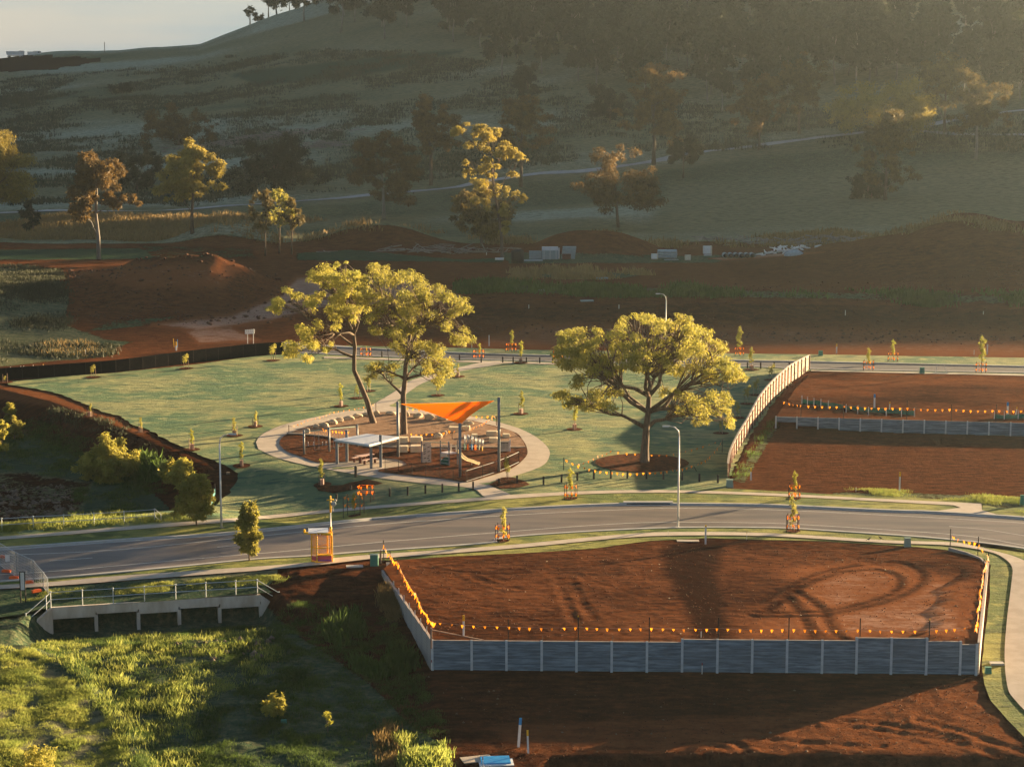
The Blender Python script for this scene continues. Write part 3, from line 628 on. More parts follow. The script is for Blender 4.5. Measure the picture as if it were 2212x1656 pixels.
    puth([(-200, 462), (480, 450), (800, 430), (1100, 395), (1300, 380), (1800, 318), (1900, 315), (2400, 330), (2400, 380), (1500, 430), (900, 470), (-200, 495)], .45)
    puth([(1450, 400), (2400, 330), (2400, 500), (1400, 495)], .95, 25)
    puth([(500, 160), (850, 118), (1000, 110), (850, 150), (560, 185)], -.3)
    k = h & (inpoly(U, V, [(-200, 115), (60, 118), (240, 128), (120, 150), (-200, 165)])); g[k] = .1; t_[k] = -.5
    me_c = np.clip(c, -.5, 1.6)
    nr, nc = len(ys), len(us); idx = np.arange(nr * nc).reshape(nr, nc)
    Fq = np.stack([idx[:-1, :-1], idx[:-1, 1:], idx[1:, 1:], idx[1:, :-1]], -1).reshape(-1, 4)
    me = npmesh('ground', np.stack([X, Yv, Z], 1), Fq, 'ground', me_c, smooth=True); o = link('ground', me); o['kind'] = 'structure'
grid_ground()
mb = MB(); mb.add([(-1790, -450, -9), (1790, -450, -9), (1790, 1735, -9), (-1790, 1735, -9)], [(0, 1, 2, 3)])
mb.add([(-600, 94.4, -4.4), (600, 94.4, -4.4), (600, -300, -6), (-600, -300, -6)], [(0, 3, 2, 1)])
o = link('plain', mb.mesh('plain', 'soil')); o['kind'] = 'structure'
# ------------------------------------------------------------------ trees
def leafmesh(name, cen, rad, n_per, l, mat, rs, droop=.9, flat=.8, wr=.36, shell=.45):
    cen = np.asarray(cen, float); rad = np.asarray(rad, float); idx = np.repeat(np.arange(len(cen)), np.maximum(3, (n_per * (rad / rad.mean()) ** 2).astype(int)))
    n = len(idx); d = rs.normal(size=(n, 3)); d /= np.linalg.norm(d, axis=1)[:, None] + 1e-9
    r = rad[idx] * rs.rand(n) ** shell; p = cen[idx] + d * r[:, None] * np.array([1, 1, flat])
    ax = rs.normal(size=(n, 3)); ax /= np.linalg.norm(ax, axis=1)[:, None]; ax[:, 2] -= droop; ax += d * .3; ax /= np.linalg.norm(ax, axis=1)[:, None]
    q = np.cross(ax, rs.normal(size=(n, 3))); q /= np.linalg.norm(q, axis=1)[:, None] + 1e-9
    ll = l * (.6 + .8 * rs.rand(n))[:, None]; a = ax * ll; b = q * ll * wr * .5
    V = np.stack([p, p + a * .45 + b, p + a, p + a * .4 - b], 1).reshape(-1, 3)
    return npmesh(name, V, np.arange(4 * n).reshape(n, 4), mat)
def skeleton(blobs, fork, r0, rs, mb, k=6, trunk=None, twigs=True):
    """limbs from the fork to groups of leaf clumps, then twigs to every clump"""
    B = np.array(blobs); C = B[rs.choice(len(B), min(k, len(B)), replace=False)].copy()
    for _ in range(6):
        a = np.argmin(((B[:, None] - C[None]) ** 2).sum(2), 1)
        for j in range(len(C)):
            if (a == j).any(): C[j] = B[a == j].mean(0)
    fork = np.array(fork, float)
    for j in range(len(C)):
        mem = B[a == j]
        if not len(mem): continue
        start = fork if trunk is None else np.array(trunk[rs.randint(0, len(trunk))], float)
        if trunk is not None:
            tt = np.array(trunk); ok = tt[tt[:, 2] < C[j][2] - .3]; 
            if len(ok): start = ok[-1] if rs.rand() < .55 else ok[max(0, len(ok) - 2)]
        end = C[j] - np.array([0, 0, (C[j][2] - start[2]) * .12]); L_ = np.linalg.norm(end - start)
        pts = []
        bend = rs.normal(size=3) * L_ * .07; bend[2] = -abs(bend[2]) * .2 + L_ * .05
        for t in np.linspace(0, 1, 6): pts.append(start + (end - start) * t + bend * math.sin(math.pi * t) + (rs.normal(size=3) * L_ * .02 if 0 < t < 1 else 0))
        rr = r0 * (.30 + .2 * min(1, len(mem) / 30)); mb.tube(pts, [rr * (1 - .72 * t) for t in np.linspace(0, 1, 6)], 6)
        if twigs:
            for m_ in mem:
                i = rs.randint(2, 6); s0 = pts[i]; dd = m_ - s0; dl = np.linalg.norm(dd)
                mid = s0 + dd * .5 + rs.normal(size=3) * dl * .1 + np.array([0, 0, dl * .08])
                mb.tube([s0, mid, m_], [rr * .28, rr * .18, rr * .06], 5)
def hero(name, label, base, trunkpx, clumps, depthR, leafmat_, r0, seed, k=9, nleaf=120, l=.42, fork_i=-1, copies=2, group=None, ll_extra=None):
    rs = np.random.RandomState(seed); b = G(*base); s = mpp(b); y0 = b.y
    def at(u, v, dy=0):
        y = y0 + dy; d = ray(u, v); t = y / d.y; return np.array([d.x * t, y, CH + d.z * t])
    root = thing(name, label, 'tree', b, 0, group)
    tr = [at(u, v) - np.array(b) for u, v in trunkpx]; mb = MB(); n = len(tr)
    dy_lean = np.linspace(0, 1, n)
    mb.tube([tr[0] + np.array([0, 0, -.3])] + tr, [r0 * 1.35, r0 * 1.12] + [r0 * (1 - .5 * i / (n - 1)) for i in range(1, n)], 10)
    cu = np.mean([c[0] for c in clumps]); hw_ = max(abs(c[0] - cu) for c in clumps) * s
    bl, rad = [], []
    for (u, v, r) in clumps:
        dx = (u - cu) * s; D = depthR * math.sqrt(max(.06, 1 - (dx / (hw_ * 1.05)) ** 2))
        for q in range(copies):
            dy = D * (rs.rand() * 2 - 1) if q else D * (rs.rand() - .55)
            p = at(u + rs.normal() * r * .5, v + abs(rs.normal()) * r * .45, dy) - np.array(b); bl.append(p); rad.append(r * s * (.35 + .65 * rs.rand()))
    skeleton(bl, tr[fork_i], r0, rs, mb, k, trunk=tr[fork_i:] if fork_i != -1 else tr[-2:])
    link('trunk', mb.mesh('trunk', 'bark', True), root)
    link('crown', leafmesh('crown', bl, rad, nleaf, l, leafmat_, rs, shell=.5, droop=1.2, wr=.32), root)
    return root
def cm(lst, ou, ov): return [(ou + .2505 * x, ov + .2505 * y, .2505 * r) for x, y, r in lst]
A_c = cm([(190, 930, 75), (165, 985, 40), (270, 820, 40), (370, 870, 50), (480, 680, 40), (600, 640, 70), (540, 720, 70), (680, 610, 50), (740, 680, 70), (660, 700, 70), (600, 780, 60), (470, 950, 60), (500, 880, 50), (640, 980, 60), (560, 850, 35), (700, 900, 70), (770, 830, 60), (820, 960, 70), (760, 1000, 50), (450, 1180, 60), (380, 1140, 35), (330, 1290, 80), (300, 1370, 50), (480, 1290, 60), (460, 1410, 45), (590, 1340, 40), (700, 1060, 50), (840, 760, 60), (860, 850, 60), (860, 690, 50), (690, 1140, 35), (775, 590, 18), (900, 740, 65), (880, 880, 65), (900, 980, 55), (850, 1050, 45), (540, 1110, 40), (400, 1230, 60), (650, 1290, 25)], 553, 414.8)
B_c = cm([(1040, 615, 60), (950, 720, 70), (1080, 700, 80), (1180, 740, 80), (1280, 690, 65), (1400, 740, 80), (1000, 850, 80), (1150, 870, 90), (1300, 850, 80), (1430, 820, 70), (1570, 795, 45), (1080, 960, 80), (1230, 1000, 90), (1380, 960, 90), (1520, 900, 80), (1650, 870, 70), (1740, 900, 70), (1800, 980, 50), (1700, 1000, 60), (1560, 1030, 80), (1640, 1110, 60), (1650, 1160, 35), (1000, 1050, 60), (1280, 1100, 70), (1000, 1160, 40), (1060, 1190, 40), (1200, 1180, 80), (1350, 1170, 80), (1300, 1290, 80), (1450, 1290, 90), (1560, 1340, 80), (1620, 1430, 70), (1500, 1440, 80), (1350, 1380, 60), (1200, 1290, 60), (1780, 1240, 75), (1790, 1160, 35), (1590, 1540, 70), (1480, 1520, 50), (1180, 1480, 55), (1030, 1500, 65), (1000, 1560, 40), (1050, 1460, 40), (1660, 1520, 45), (1590, 1620, 40), (950, 900, 60), (920, 800, 60), (1460, 880, 60), (1180, 1560, 30), (950, 1600, 25)], 553, 414.8)
C_c = cm([(480, 1250, 90), (500, 1180, 50), (600, 1190, 70), (720, 1170, 65), (740, 1240, 60), (440, 1350, 80), (550, 1350, 90), (650, 1300, 80), (480, 1450, 80), (620, 1430, 80), (720, 1400, 70), (960, 1075, 50), (940, 1140, 45), (1100, 1050, 50), (1190, 1070, 60), (1280, 1110, 75), (1260, 1170, 60), (920, 1210, 60), (1050, 1230, 70), (900, 1290, 80), (1020, 1290, 80), (1150, 1280, 80), (1270, 1270, 80), (1370, 1120, 60), (1450, 1050, 38), (1455, 1100, 30), (1520, 1080, 60), (1600, 1160, 70), (1480, 1170, 75), (1400, 1260, 80), (1560, 1270, 90), (1680, 1200, 50), (1760, 1290, 60), (1810, 1340, 50), (1650, 1340, 90), (1500, 1370, 90), (1380, 1390, 90), (1250, 1380, 90), (1100, 1380, 90), (950, 1380, 90), (830, 1420, 70), (850, 1500, 80), (700, 1520, 80), (600, 1580, 80), (1750, 1430, 90), (1870, 1460, 80), (1930, 1540, 65), (1850, 1560, 80), (1985, 1590, 40), (1700, 1530, 90), (1580, 1480, 80), (1450, 1500, 80), (1250, 1480, 60), (1050, 1480, 60), (960, 1480, 50), (1150, 1500, 60), (1350, 1480, 60)], 1106, 414.8) + \
      cm([(430, 60, 75), (560, 100, 80), (480, 160, 40), (720, 60, 80), (800, 140, 70), (620, 170, 50), (1450, 60, 80), (1600, 110, 90), (1700, 180, 80), (1500, 200, 70), (1800, 70, 70), (1850, 130, 45), (1400, 180, 45), (1620, 250, 55), (1890, 290, 60), (1850, 215, 35), (1760, 230, 45), (700, 180, 45), (1880, 340, 35), (1690, 300, 30), (860, 40, 60), (1330, 40, 50)], 1106, 829.5)
hero('gum_tree', 'tall leaning gum tree with forked trunk, left of the pair beside the playground', (808, 917), [(808, 917), (800, 893), (793.5, 867), (778, 829.5), (765, 800), (765, 772), (767, 750), (764, 722)], A_c, 5.5, 'leaf_gold', .34, 11, 9, 78, copies=7, l=.27, fork_i=4)
hero('gum_tree', 'broad golden gum tree, right of the pair, behind the orange sail', (873, 941), [(873, 941), (872.5, 910), (872, 879), (871, 854), (875, 820), (876, 790), (882, 750), (886, 715)], B_c, 6.5, 'leaf_gold', .36, 12, 10, 78, copies=7, l=.27, fork_i=3)
hero('gum_tree', 'wide spreading gum tree alone in its ring of bark on the park lawn', (1392, 1001), [(1392, 1001), (1393, 970), (1395, 942), (1396, 925), (1400, 890), (1402, 855)], C_c, 8.0, 'leaf_gold', .46, 13, 12, 78, copies=7, l=.27, fork_i=2)

def blobtree(H, Wd, rs, style='dome', n=26, trunkf=.38):
    """blob cloud in metres for a tree H tall and Wd wide"""
    bl, rad = [], []
    for _ in range(n):
        if style == 'dome':
            a = rs.rand() * 6.283; t = rs.rand() ** .6; zr = rs.rand() ** .8
            r = Wd / 2 * t * math.sqrt(max(.05, 1 - (zr * .96) ** 2.2)); z = H * (trunkf + (1 - trunkf) * (zr * .93))
        elif style == 'tall':
            a = rs.rand() * 6.283; zr = rs.rand(); r = Wd / 2 * rs.rand() ** .6 * (1 - .45 * zr) * (.75 if zr < .2 else 1); z = H * (trunkf + (1 - trunkf) * zr * .95)
        else:  # low and wide
            a = rs.rand() * 6.283; t = rs.rand() ** .5; r = Wd / 2 * t; z = H * (trunkf + (1 - trunkf) * rs.rand() * math.sqrt(max(.05, 1 - t * t * .8)) * .95)
        bl.append((r * math.cos(a), r * math.sin(a), z)); rad.append(Wd * (.085 + .06 * rs.rand()))
    return bl, rad
def make_tree(name, label, loc, H, Wd, leaf, seed, style='dome', n=26, trunkf=.38, nleaf=110, l=.5, bark='bark', r0=None, stems=1, group=None, cat='tree', k=5, lean=0, shell=.5):
    rs = np.random.RandomState(seed); bl, rad = blobtree(H, Wd, rs, style, n, trunkf); r0 = r0 or H * .018
    root = thing(name, label, cat, loc, 0, group); mb = MB()
    for s_ in range(stems):
        ang = s_ * 2.4; off = Vector((math.cos(ang), math.sin(ang), 0)) * (0 if stems == 1 else .5)
        tr = [np.array(off) + np.array([lean * t * H * .3 + rs.normal() * H * .012 * t, rs.normal() * H * .012, H * t * (trunkf + .25) + (-.3 if t == 0 else 0)]) for t in (0, .3, .6, 1)]
        mb.tube(tr, [r0 * 1.4, r0, r0 * .8, r0 * .45], 7)
        sub = bl[s_::stems]
        skeleton(sub, tr[-1], r0, rs, mb, max(2, k // stems), trunk=tr[1:])
    link('trunk', mb.mesh('trunk', bark, True), root)
    B2, R2 = [], []
    for p_, r_ in zip(bl, rad):
        for q in range(4): B2.append(tuple(np.array(p_) + rs.normal(size=3) * r_ * .55)); R2.append(r_ * (.35 + .6 * rs.rand()))
    link('crown', leafmesh('crown', B2, R2, nleaf * .42, l, leaf, rs, shell=shell, flat=.7), root)
    return root
def ptree(label, u, vb, vt, wpx, leaf, seed, style='dome', fn=G, **kw):
    p = fn(u, vb); s = mpp(p); return make_tree(kw.pop('name', 'gum_tree'), label, p, (vb - vt) * s, wpx * s, leaf, seed, style, **kw)
T3 = [
 ('gold topped gum tree cut by the left edge of the picture, below the grassy slope', -14, 500, 294, 215, 'leaf_hillgold', 'dome', dict(n=44, nleaf=150)),
 ('copper leaved gum with a long bare pale forked trunk, left of centre', 214, 560, 345, 148, 'leaf_brown', 'dome', dict(n=30, trunkf=.52, bark='palebark', nleaf=140)),
 ('small thin dark tree with sparse foliage beside the big gum at the left edge', 72, 508, 420, 52, 'leaf_dark', 'tall', dict(n=10, trunkf=.25, nleaf=70)),
 ('golden gum with a full rounded crown, near the narrow track left of centre', 416, 502, 314, 145, 'leaf_hillgold', 'dome', dict(n=34, nleaf=150)),
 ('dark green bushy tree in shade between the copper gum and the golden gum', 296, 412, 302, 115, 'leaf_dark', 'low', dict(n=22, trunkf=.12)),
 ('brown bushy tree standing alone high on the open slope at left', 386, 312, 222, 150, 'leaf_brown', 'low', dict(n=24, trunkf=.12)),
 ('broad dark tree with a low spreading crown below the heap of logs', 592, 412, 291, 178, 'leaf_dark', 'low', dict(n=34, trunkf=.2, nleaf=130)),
 ('rusty gum with a round crown beside the track, left of the tall tree', 829, 474, 290, 148, 'leaf_brown', 'dome', dict(n=32, trunkf=.3, bark='palebark', nleaf=140)),
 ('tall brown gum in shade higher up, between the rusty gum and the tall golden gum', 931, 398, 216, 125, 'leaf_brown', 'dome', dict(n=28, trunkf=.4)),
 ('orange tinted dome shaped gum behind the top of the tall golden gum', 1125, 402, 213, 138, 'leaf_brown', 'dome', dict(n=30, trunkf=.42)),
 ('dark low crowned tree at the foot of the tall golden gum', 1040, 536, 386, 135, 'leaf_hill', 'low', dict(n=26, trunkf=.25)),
 ('brown gum with twisted dark branches standing above the green mound', 1336, 490, 324, 172, 'leaf_brown', 'low', dict(n=30, trunkf=.36, nleaf=90, lean=-.15)),
 ('big round gum with a gold lit top beside the pale track right of centre', 1412, 356, 139, 158, 'leaf_brown', 'dome', dict(n=40, trunkf=.33, nleaf=150, l=.55)),
 ('small umbrella shaped tree on the track verge below the big round gum', 1476, 382, 302, 80, 'leaf_dark', 'low', dict(n=18, trunkf=.5)),
 ('reddish gum crossing the pale track with its trunk in front of it', 1640, 325, 174, 140, 'leaf_brown', 'dome', dict(n=30, trunkf=.3)),
 ('dark domed gum above the track, third from the right in the upper row', 1726, 292, 136, 135, 'leaf_hill', 'dome', dict(n=32, trunkf=.42)),
 ('very wide gum whose right shoulder is lit bright gold, above the track', 1908, 305, 180, 205, 'leaf_hillgold', 'low', dict(n=44, trunkf=.3, nleaf=150, l=.55)),
 ('gum with a pale gold top rising behind the dark round bush at right', 1912, 436, 248, 138, 'leaf_hill', 'dome', dict(n=30, trunkf=.25, nleaf=110)),
 ('tall brown gum on the far right slope with a straight dark trunk', 2040, 290, 126, 150, 'leaf_hill', 'dome', dict(n=34, trunkf=.4)),
 ('slender gum in front of the pale track at the right edge', 2108, 342, 170, 132, 'leaf_hill', 'dome', dict(n=28, trunkf=.4, bark='palebark')),
 ('faint brown tree on the middle slope just below the forest edge', 1140, 254, 138, 80, 'leaf_forest', 'dome', dict(n=16, trunkf=.4)),
 ('low faint shrub tree on the slope left of the big round gum', 1318, 268, 182, 92, 'leaf_forest', 'low', dict(n=18, trunkf=.25)),
 ('spreading bare limbed tree on the slope right of the domed gum', 1560, 240, 150, 80, 'leaf_forest', 'dome', dict(n=14, trunkf=.4, bark='palebark')),
]
for i, (lb_, u, vb, vt, wp, lf, st, kw) in enumerate(T3):
    kw = dict(kw); kw['nleaf'] = int(kw.get('nleaf', 115) * 3.0); kw.setdefault('l', .6); kw.setdefault('shell', .62); ptree(lb_, u, vb, vt, wp, lf, 100 + i, st, **kw)
# the tall golden gum: its own outline
tall = [(440 + 0, 190, 30), (400, 230, 40), (330, 290, 45), (390, 270, 40), (600, 200, 55), (560, 240, 55), (680, 230, 45), (720, 260, 35), (765, 285, 25), (640, 300, 60), (540, 310, 60), (680, 350, 35), (470, 400, 50), (560, 390, 60), (640, 420, 45), (410, 580, 40), (440, 560, 25), (440, 660, 45), (510, 670, 35), (500, 750, 35), (430, 710, 25), (830, 410, 60), (770, 440, 60), (900, 460, 60), (960, 510, 45), (990, 540, 25), (720, 490, 50), (840, 510, 50), (640, 540, 60), (620, 620, 60), (720, 600, 50), (600, 790, 60), (560, 830, 50), (680, 860, 60), (760, 820, 50), (840, 840, 50), (910, 700, 45), (940, 680, 35), (850, 900, 30), (920, 880, 50), (970, 920, 50), (980, 960, 25), (700, 700, 45), (630, 950, 50), (820, 990, 50), (790, 1040, 45), (580, 960, 50), (660, 1030, 35), (850, 1180, 45), (820, 1230, 50)]
hero('gum_tree', 'tallest golden gum in the middle distance with an open crown', (1085, 560), [(1085, 560), (1084, 530), (1082, 500), (1076, 460), (1068, 420), (1064, 380), (1060, 350)], [(912.5 + .217 * x, 221 + .217 * y, .217 * r * 1.15) for x, y, r in tall], 5, 'leaf_hillgold', .33, 77, 10, 120, l=.5, fork_i=3)
# the three thin stems in a clump left of centre, each its own tree
for j, (u, vb, vt, wp, lb_) in enumerate(((573, 552, 415, 68, 'thin stemmed young gum, leftmost of three in a clump by the red bank'), (604, 546, 405, 72, 'thin stemmed young gum with the brightest top, middle of three in a clump'), (630, 548, 430, 62, 'thin stemmed young gum, rightmost of three in a clump by the red bank'))):
    ptree(lb_, u, vb, vt, wp, 'leaf_gold' if j == 1 else 'leaf_hill', 200 + j, 'dome', n=16, trunkf=.45, nleaf=100, r0=.13)
# skyline trees
for j, (u, vb, vt, wp, lf, lb_) in enumerate(((540, 46, 6, 30, 'leaf_dark', 'small wispy tree on the skyline, leftmost on the ridge'), (580, 36, -16, 62, 'leaf_dark', 'taller wispy tree on the skyline beside the forest'), (562, 44, 22, 26, 'leaf_dark', 'round dark bush on the skyline between two wispy trees'))):
    d = ray(u, vb); y = 905.; x = d.x / d.y * y; p = Vector((x, y, float(zs(np.array([x]), np.array([y]))[0]))); s = mpp(p)
    make_tree('bush' if j == 2 else 'gum_tree', lb_, p, (vb - vt) * s, wp * s, lf, 300 + j, 'low' if j == 2 else 'dome', n=12 if j < 2 else 8, trunkf=.5 if j < 2 else .1, nleaf=26 if j < 2 else 80, l=1.0, cat='bush' if j == 2 else 'tree', r0=.25)
ptree('dark rounded bush standing under the pale topped gum at right', 1878, 428, 356, 88, 'leaf_dark', 310, 'low', n=30, trunkf=.1, nleaf=160, name='bush', cat='bush', stems=2)
ptree('low dark bush on the open slope near the top left', 262, 200, 180, 70, 'leaf_dark', 311, 'low', n=12, trunkf=.05, nleaf=60, l=.8, name='bush', cat='bush')
# near shrubs and street trees (left)
ptree('large round yellow green bush in the drainage basin', 238, 1034, 951, 114, 'leaf_gold', 320, 'low', n=90, trunkf=.06, nleaf=150, l=.34, name='bush', cat='bush', k=8)  # brighter leaf colour on the basin bushes stands in for missing sunlight
ptree('tall yellow green shrub, left of the pair behind the street tree', 370, 1047, 989, 46, 'leaf_gold', 321, 'dome', n=30, trunkf=.1, nleaf=120, l=.3, name='bush', cat='bush')
ptree('wider yellow green shrub, right of the pair behind the street tree', 396, 1058, 990, 66, 'leaf_gold', 322, 'dome', n=40, trunkf=.1, nleaf=120, l=.3, name='bush', cat='bush')
ptree('leafy young street tree on the verge left of the lamp post', 425, 1137, 1024, 80, 'leaf_gold', 323, 'dome', n=70, trunkf=.22, nleaf=110, l=.27, name='street_tree', fn=T, r0=.07)
ptree('leafy young street tree on the near verge in front of the dark road', 538.5, 1213, 1086, 56, 'leaf_gold', 324, 'tall', n=80, trunkf=.18, nleaf=110, l=.25, name='street_tree', fn=T, r0=.06)
for j, (u, vb, vt, wp, lb_) in enumerate(((32, 950, 896, 44, 'orange tinted wispy shrub in the basin near the left edge'), (22, 918, 866, 30, 'small reddish shrub, topmost of the three at the left edge'), (4, 976, 902, 34, 'yellow shrub cut by the left edge of the picture'))):
    ptree(lb_, u, vb, vt, wp, 'leaf_gold', 330 + j, 'tall', n=22, trunkf=.1, nleaf=90, l=.24, name='bush', cat='bush')
ptree('small bush with a gold lit top standing alone in the shaded gully', 596, 1548, 1497, 50, 'leaf_gold', 335, 'low', n=30, trunkf=.25, nleaf=80, l=.15, name='bush', cat='bush')
ptree('spindly pale flowered weed leaning in the shaded gully', 708, 1580, 1535, 24, 'leaf_green', 336, 'tall', n=8, trunkf=.3, nleaf=26, l=.13, name='weed', cat='weed')
ptree('leafy bush at the bottom left corner of the grassy bank', 82, 1690, 1600, 100, 'leaf_gold', 337, 'low', n=40, trunkf=.1, nleaf=60, l=.18, name='bush', cat='bush')
# forest on the upper slope: individual trees from six patterns
protos = []
for j in range(6):
    o = make_tree('gum_tree', 'forest gum', (0, 0, 0), 22, (11, 13, 9, 14, 10, 12)[j], 'leaf_forest', 400 + j, 'dome', n=38, trunkf=.30, nleaf=170, l=1.2, bark='palebark', r0=.26, k=5)
    protos.append(o)
rs = np.random.RandomState(9); spots = []
FL = 'hazy gum tree in the forest on the upper hillside'; FG = 'forest of gum trees on the upper hillside'
hand = [(1288, 192, 0), (1148, 110, 1), (1668, 122, 2), (1896, 165, 3), (1936, 172, 4), (2145, 150, 5), (1085, 168, 0), (1700, 215, 1), (1440, 170, 2), (1390, 205, 3), (980, 92, 4), (1560, 150, 5), (830, 90, 0), (740, 70, 2)]
HL = ['tall white trunked gum at the forest edge with a lit top, above the round gum', 'pale gum at the forest edge, above the tall golden gum', 'forked white gum at the forest edge near the middle right', 'slender forked white gum in the forest, left of two at upper right', 'white trunked gum in the forest, right of two at upper right', 'pale gum in the forest above the far right slope', 'thin pale trunk at the forest edge above the open slope', 'pale gum standing just below the forest edge at right of centre', 'wide branched white gum in the middle of the forest edge', 'low gum in front of the forest right of the tall white trunk', 'dim gum at the left part of the forest edge', 'gum with a forked pale trunk between the white gums', 'gum on the forest edge near the skyline, lower one', 'gum on the forest edge nearest the skyline trees']
def place_forest(x, y, j, sc, rz, lab=None):
    z = float(zs(np.array([x]), np.array([y]))[0])
    if not protos[j].get('used'):
        o = protos[j]; o['used'] = 1; o.location = (x, y, z); o.rotation_euler = (0, 0, rz); o.scale = (sc,) * 3; o['label'] = lab or FL; o['group'] = FG
    else: o = dup(protos[j], (x, y, z), rz, lab or FL, FG, sc)
edge_u = [500, 600, 700, 850, 1000, 1100, 1300, 1500, 1700, 1900, 2212, 2400]; edge_v = [36, 42, 62, 88, 108, 150, 205, 232, 238, 222, 232, 225]
for (u, v, j), hl_ in zip(hand, HL):
    p = G(u, v); spots.append((p.x, p.y)); place_forest(p.x, p.y, j, .95 + .2 * rs.rand(), rs.rand() * 6.28, hl_)
tries = 0
while len(spots) < 285 and tries < 20000:
    tries += 1; y = 560 + 420 * rs.rand() ** 1.25; u = 560 + 1860 * rs.rand(); x = (u - 1106) / F * y
    z = float(zt(np.array([x]), np.array([y]), False)[0]); uu, vv = proj(x, y, z)
    if vv > np.interp(uu, edge_u, edge_v) - 10 * rs.rand() or vv < -130: continue
    dm = 6.2 + (y - 560) * .012
    if any((x - a) ** 2 + (y - b) ** 2 < dm * dm for a, b in spots): continue
    spots.append((x, y)); place_forest(x, y, rs.randint(6), .7 + .5 * rs.rand(), rs.rand() * 6.28)
for p_ in protos:
    if 'used' in p_: del p_['used']
for o in list(COL.objects):
    if 'used' in o: del o['used']
# ------------------------------------------------------------------ retaining walls
def wallrun(root, a, b, z0a, z0b, tops, n_bay, sl, post, hs=.2, ps=.15, first=True, last=True, mats=('sleeper', 'wallpost')):
    """posts and sleepers between a and b (xy); tops = number of sleepers per bay"""
    a, b = Vector(a[:2]), Vector(b[:2]); o0 = Vector(root.location); step = (b - a) / n_bay; d = step.normalized(); ang = math.atan2(d.y, d.x); nn = Vector((d.y, -d.x))
    ml = (step.length - .10); cache = {}
    for i in range(n_bay):
        c = a + step * (i + .5); z0 = z0a + (z0b - z0a) * (i + .5) / n_bay
        for k in range(tops[i]):
            key = k % 3
            if key not in cache:
                mb = MB(); mb.box((0, 0, 0), (ml, .085, hs - .016)); mb.box((0, .0, hs / 2 - .006), (ml, .06, .01)); cache[key] = mb.mesh('sleeper', sl)
            o = link('sleeper', cache[key], root, (c.x - o0.x, c.y - o0.y, z0 + hs * (k + .5) - o0.z)); o.rotation_euler = (0, 0, ang)
    for i in range(n_bay + 1):
        if (i == 0 and not first) or (i == n_bay and not last): continue
        c = a + step * i; z0 = z0a + (z0b - z0a) * i / n_bay; k = max(tops[min(i, n_bay - 1)], tops[max(i - 1, 0)]); h = k * hs + .06
        mb = MB(); mb.box((0, -.055, h / 2 - .12), (ps, .03, h + .24)); mb.box((0, 0, h / 2 - .12), (.03, .10, h + .24)); mb.box((0, .07, h / 2 - .12), (ps, .02, h + .24))
        o = link('post', mb.mesh('post', post), root, (c.x - o0.x, c.y - o0.y, z0 - o0.z)); o.rotation_euler = (0, 0, ang)
a = Vector(lotA[0]) ; b = Vector(lotA[1]); 
zb0 = float(zs(np.array([a.x]), np.array([a.y - .6]), False)[0]); 
rw = thing('retaining_wall', 'long dark blue grey sleeper wall holding up the red dirt lot in the foreground', 'wall', (a.x, a.y, -1.05))
# bays drawn from the post positions in view
px = [934, 1019, 1094, 1170, 1245, 1321, 1397, 1473, 1549, 1624, 1699, 1775, 1849, 1924, 2000, 2073, 2108]
tp = [10, 10, 10, 10, 10, 10, 10, 11, 11, 11, 11, 11, 12, 12, 11, 10]
_sm = {}
yw = a.y - .12
slope_ = (b.y - a.y) / (b.x - a.x); wang = math.atan(slope_)
def wy(x): return yw + slope_ * (x - a.x)
for i in range(len(px) - 1):
    xa, xb = [(p - 1106) / F * (wy((p - 1106) / F * 133) * cp + (CH + 1) * sp_) for p in (px[i], px[i + 1])]; L_ = round(xb - xa - .1, 2); yc = wy((xa + xb) / 2)
    if L_ not in _sm:
        mb = MB(); mb.box((0, 0, 0), (L_, .085, .172)); mb.box((0, .01, .1), (L_, .045, .03)); _sm[L_] = mb.mesh('sleeper', 'sleeper')
    for k in range(tp[i]): o = link('sleeper', _sm[L_], rw, ((xa + xb) / 2 - a.x, yc - a.y, .2 * (k + .5))); o.rotation_euler = (0, 0, wang)
    mb = MB(); mb.box((0, 0, 0), (L_ + .06, .11, .03)); link('capping', mb.mesh('capping', 'cap'), rw, ((xa + xb) / 2 - a.x, yc - a.y, .2 * tp[i] + .018)).rotation_euler = (0, 0, wang)
for i, p in enumerate(px):
    x = (p - 1106) / F * (wy((p - 1106) / F * 133) * cp + (CH + 1) * sp_); h = .2 * max(tp[min(i, 15)], tp[max(i - 1, 0)]) + .05
    mb = MB(); mb.box((0, -.075, h / 2 - .2), (.16, .03, h + .4)); mb.box((0, -.01, h / 2 - .2), (.03, .1, h + .4)); mb.box((0, .07, h / 2 - .2), (.16, .03, h + .4))
    link('post', mb.mesh('post', 'wallpost'), rw, (x - a.x, wy(x) - a.y, 0))
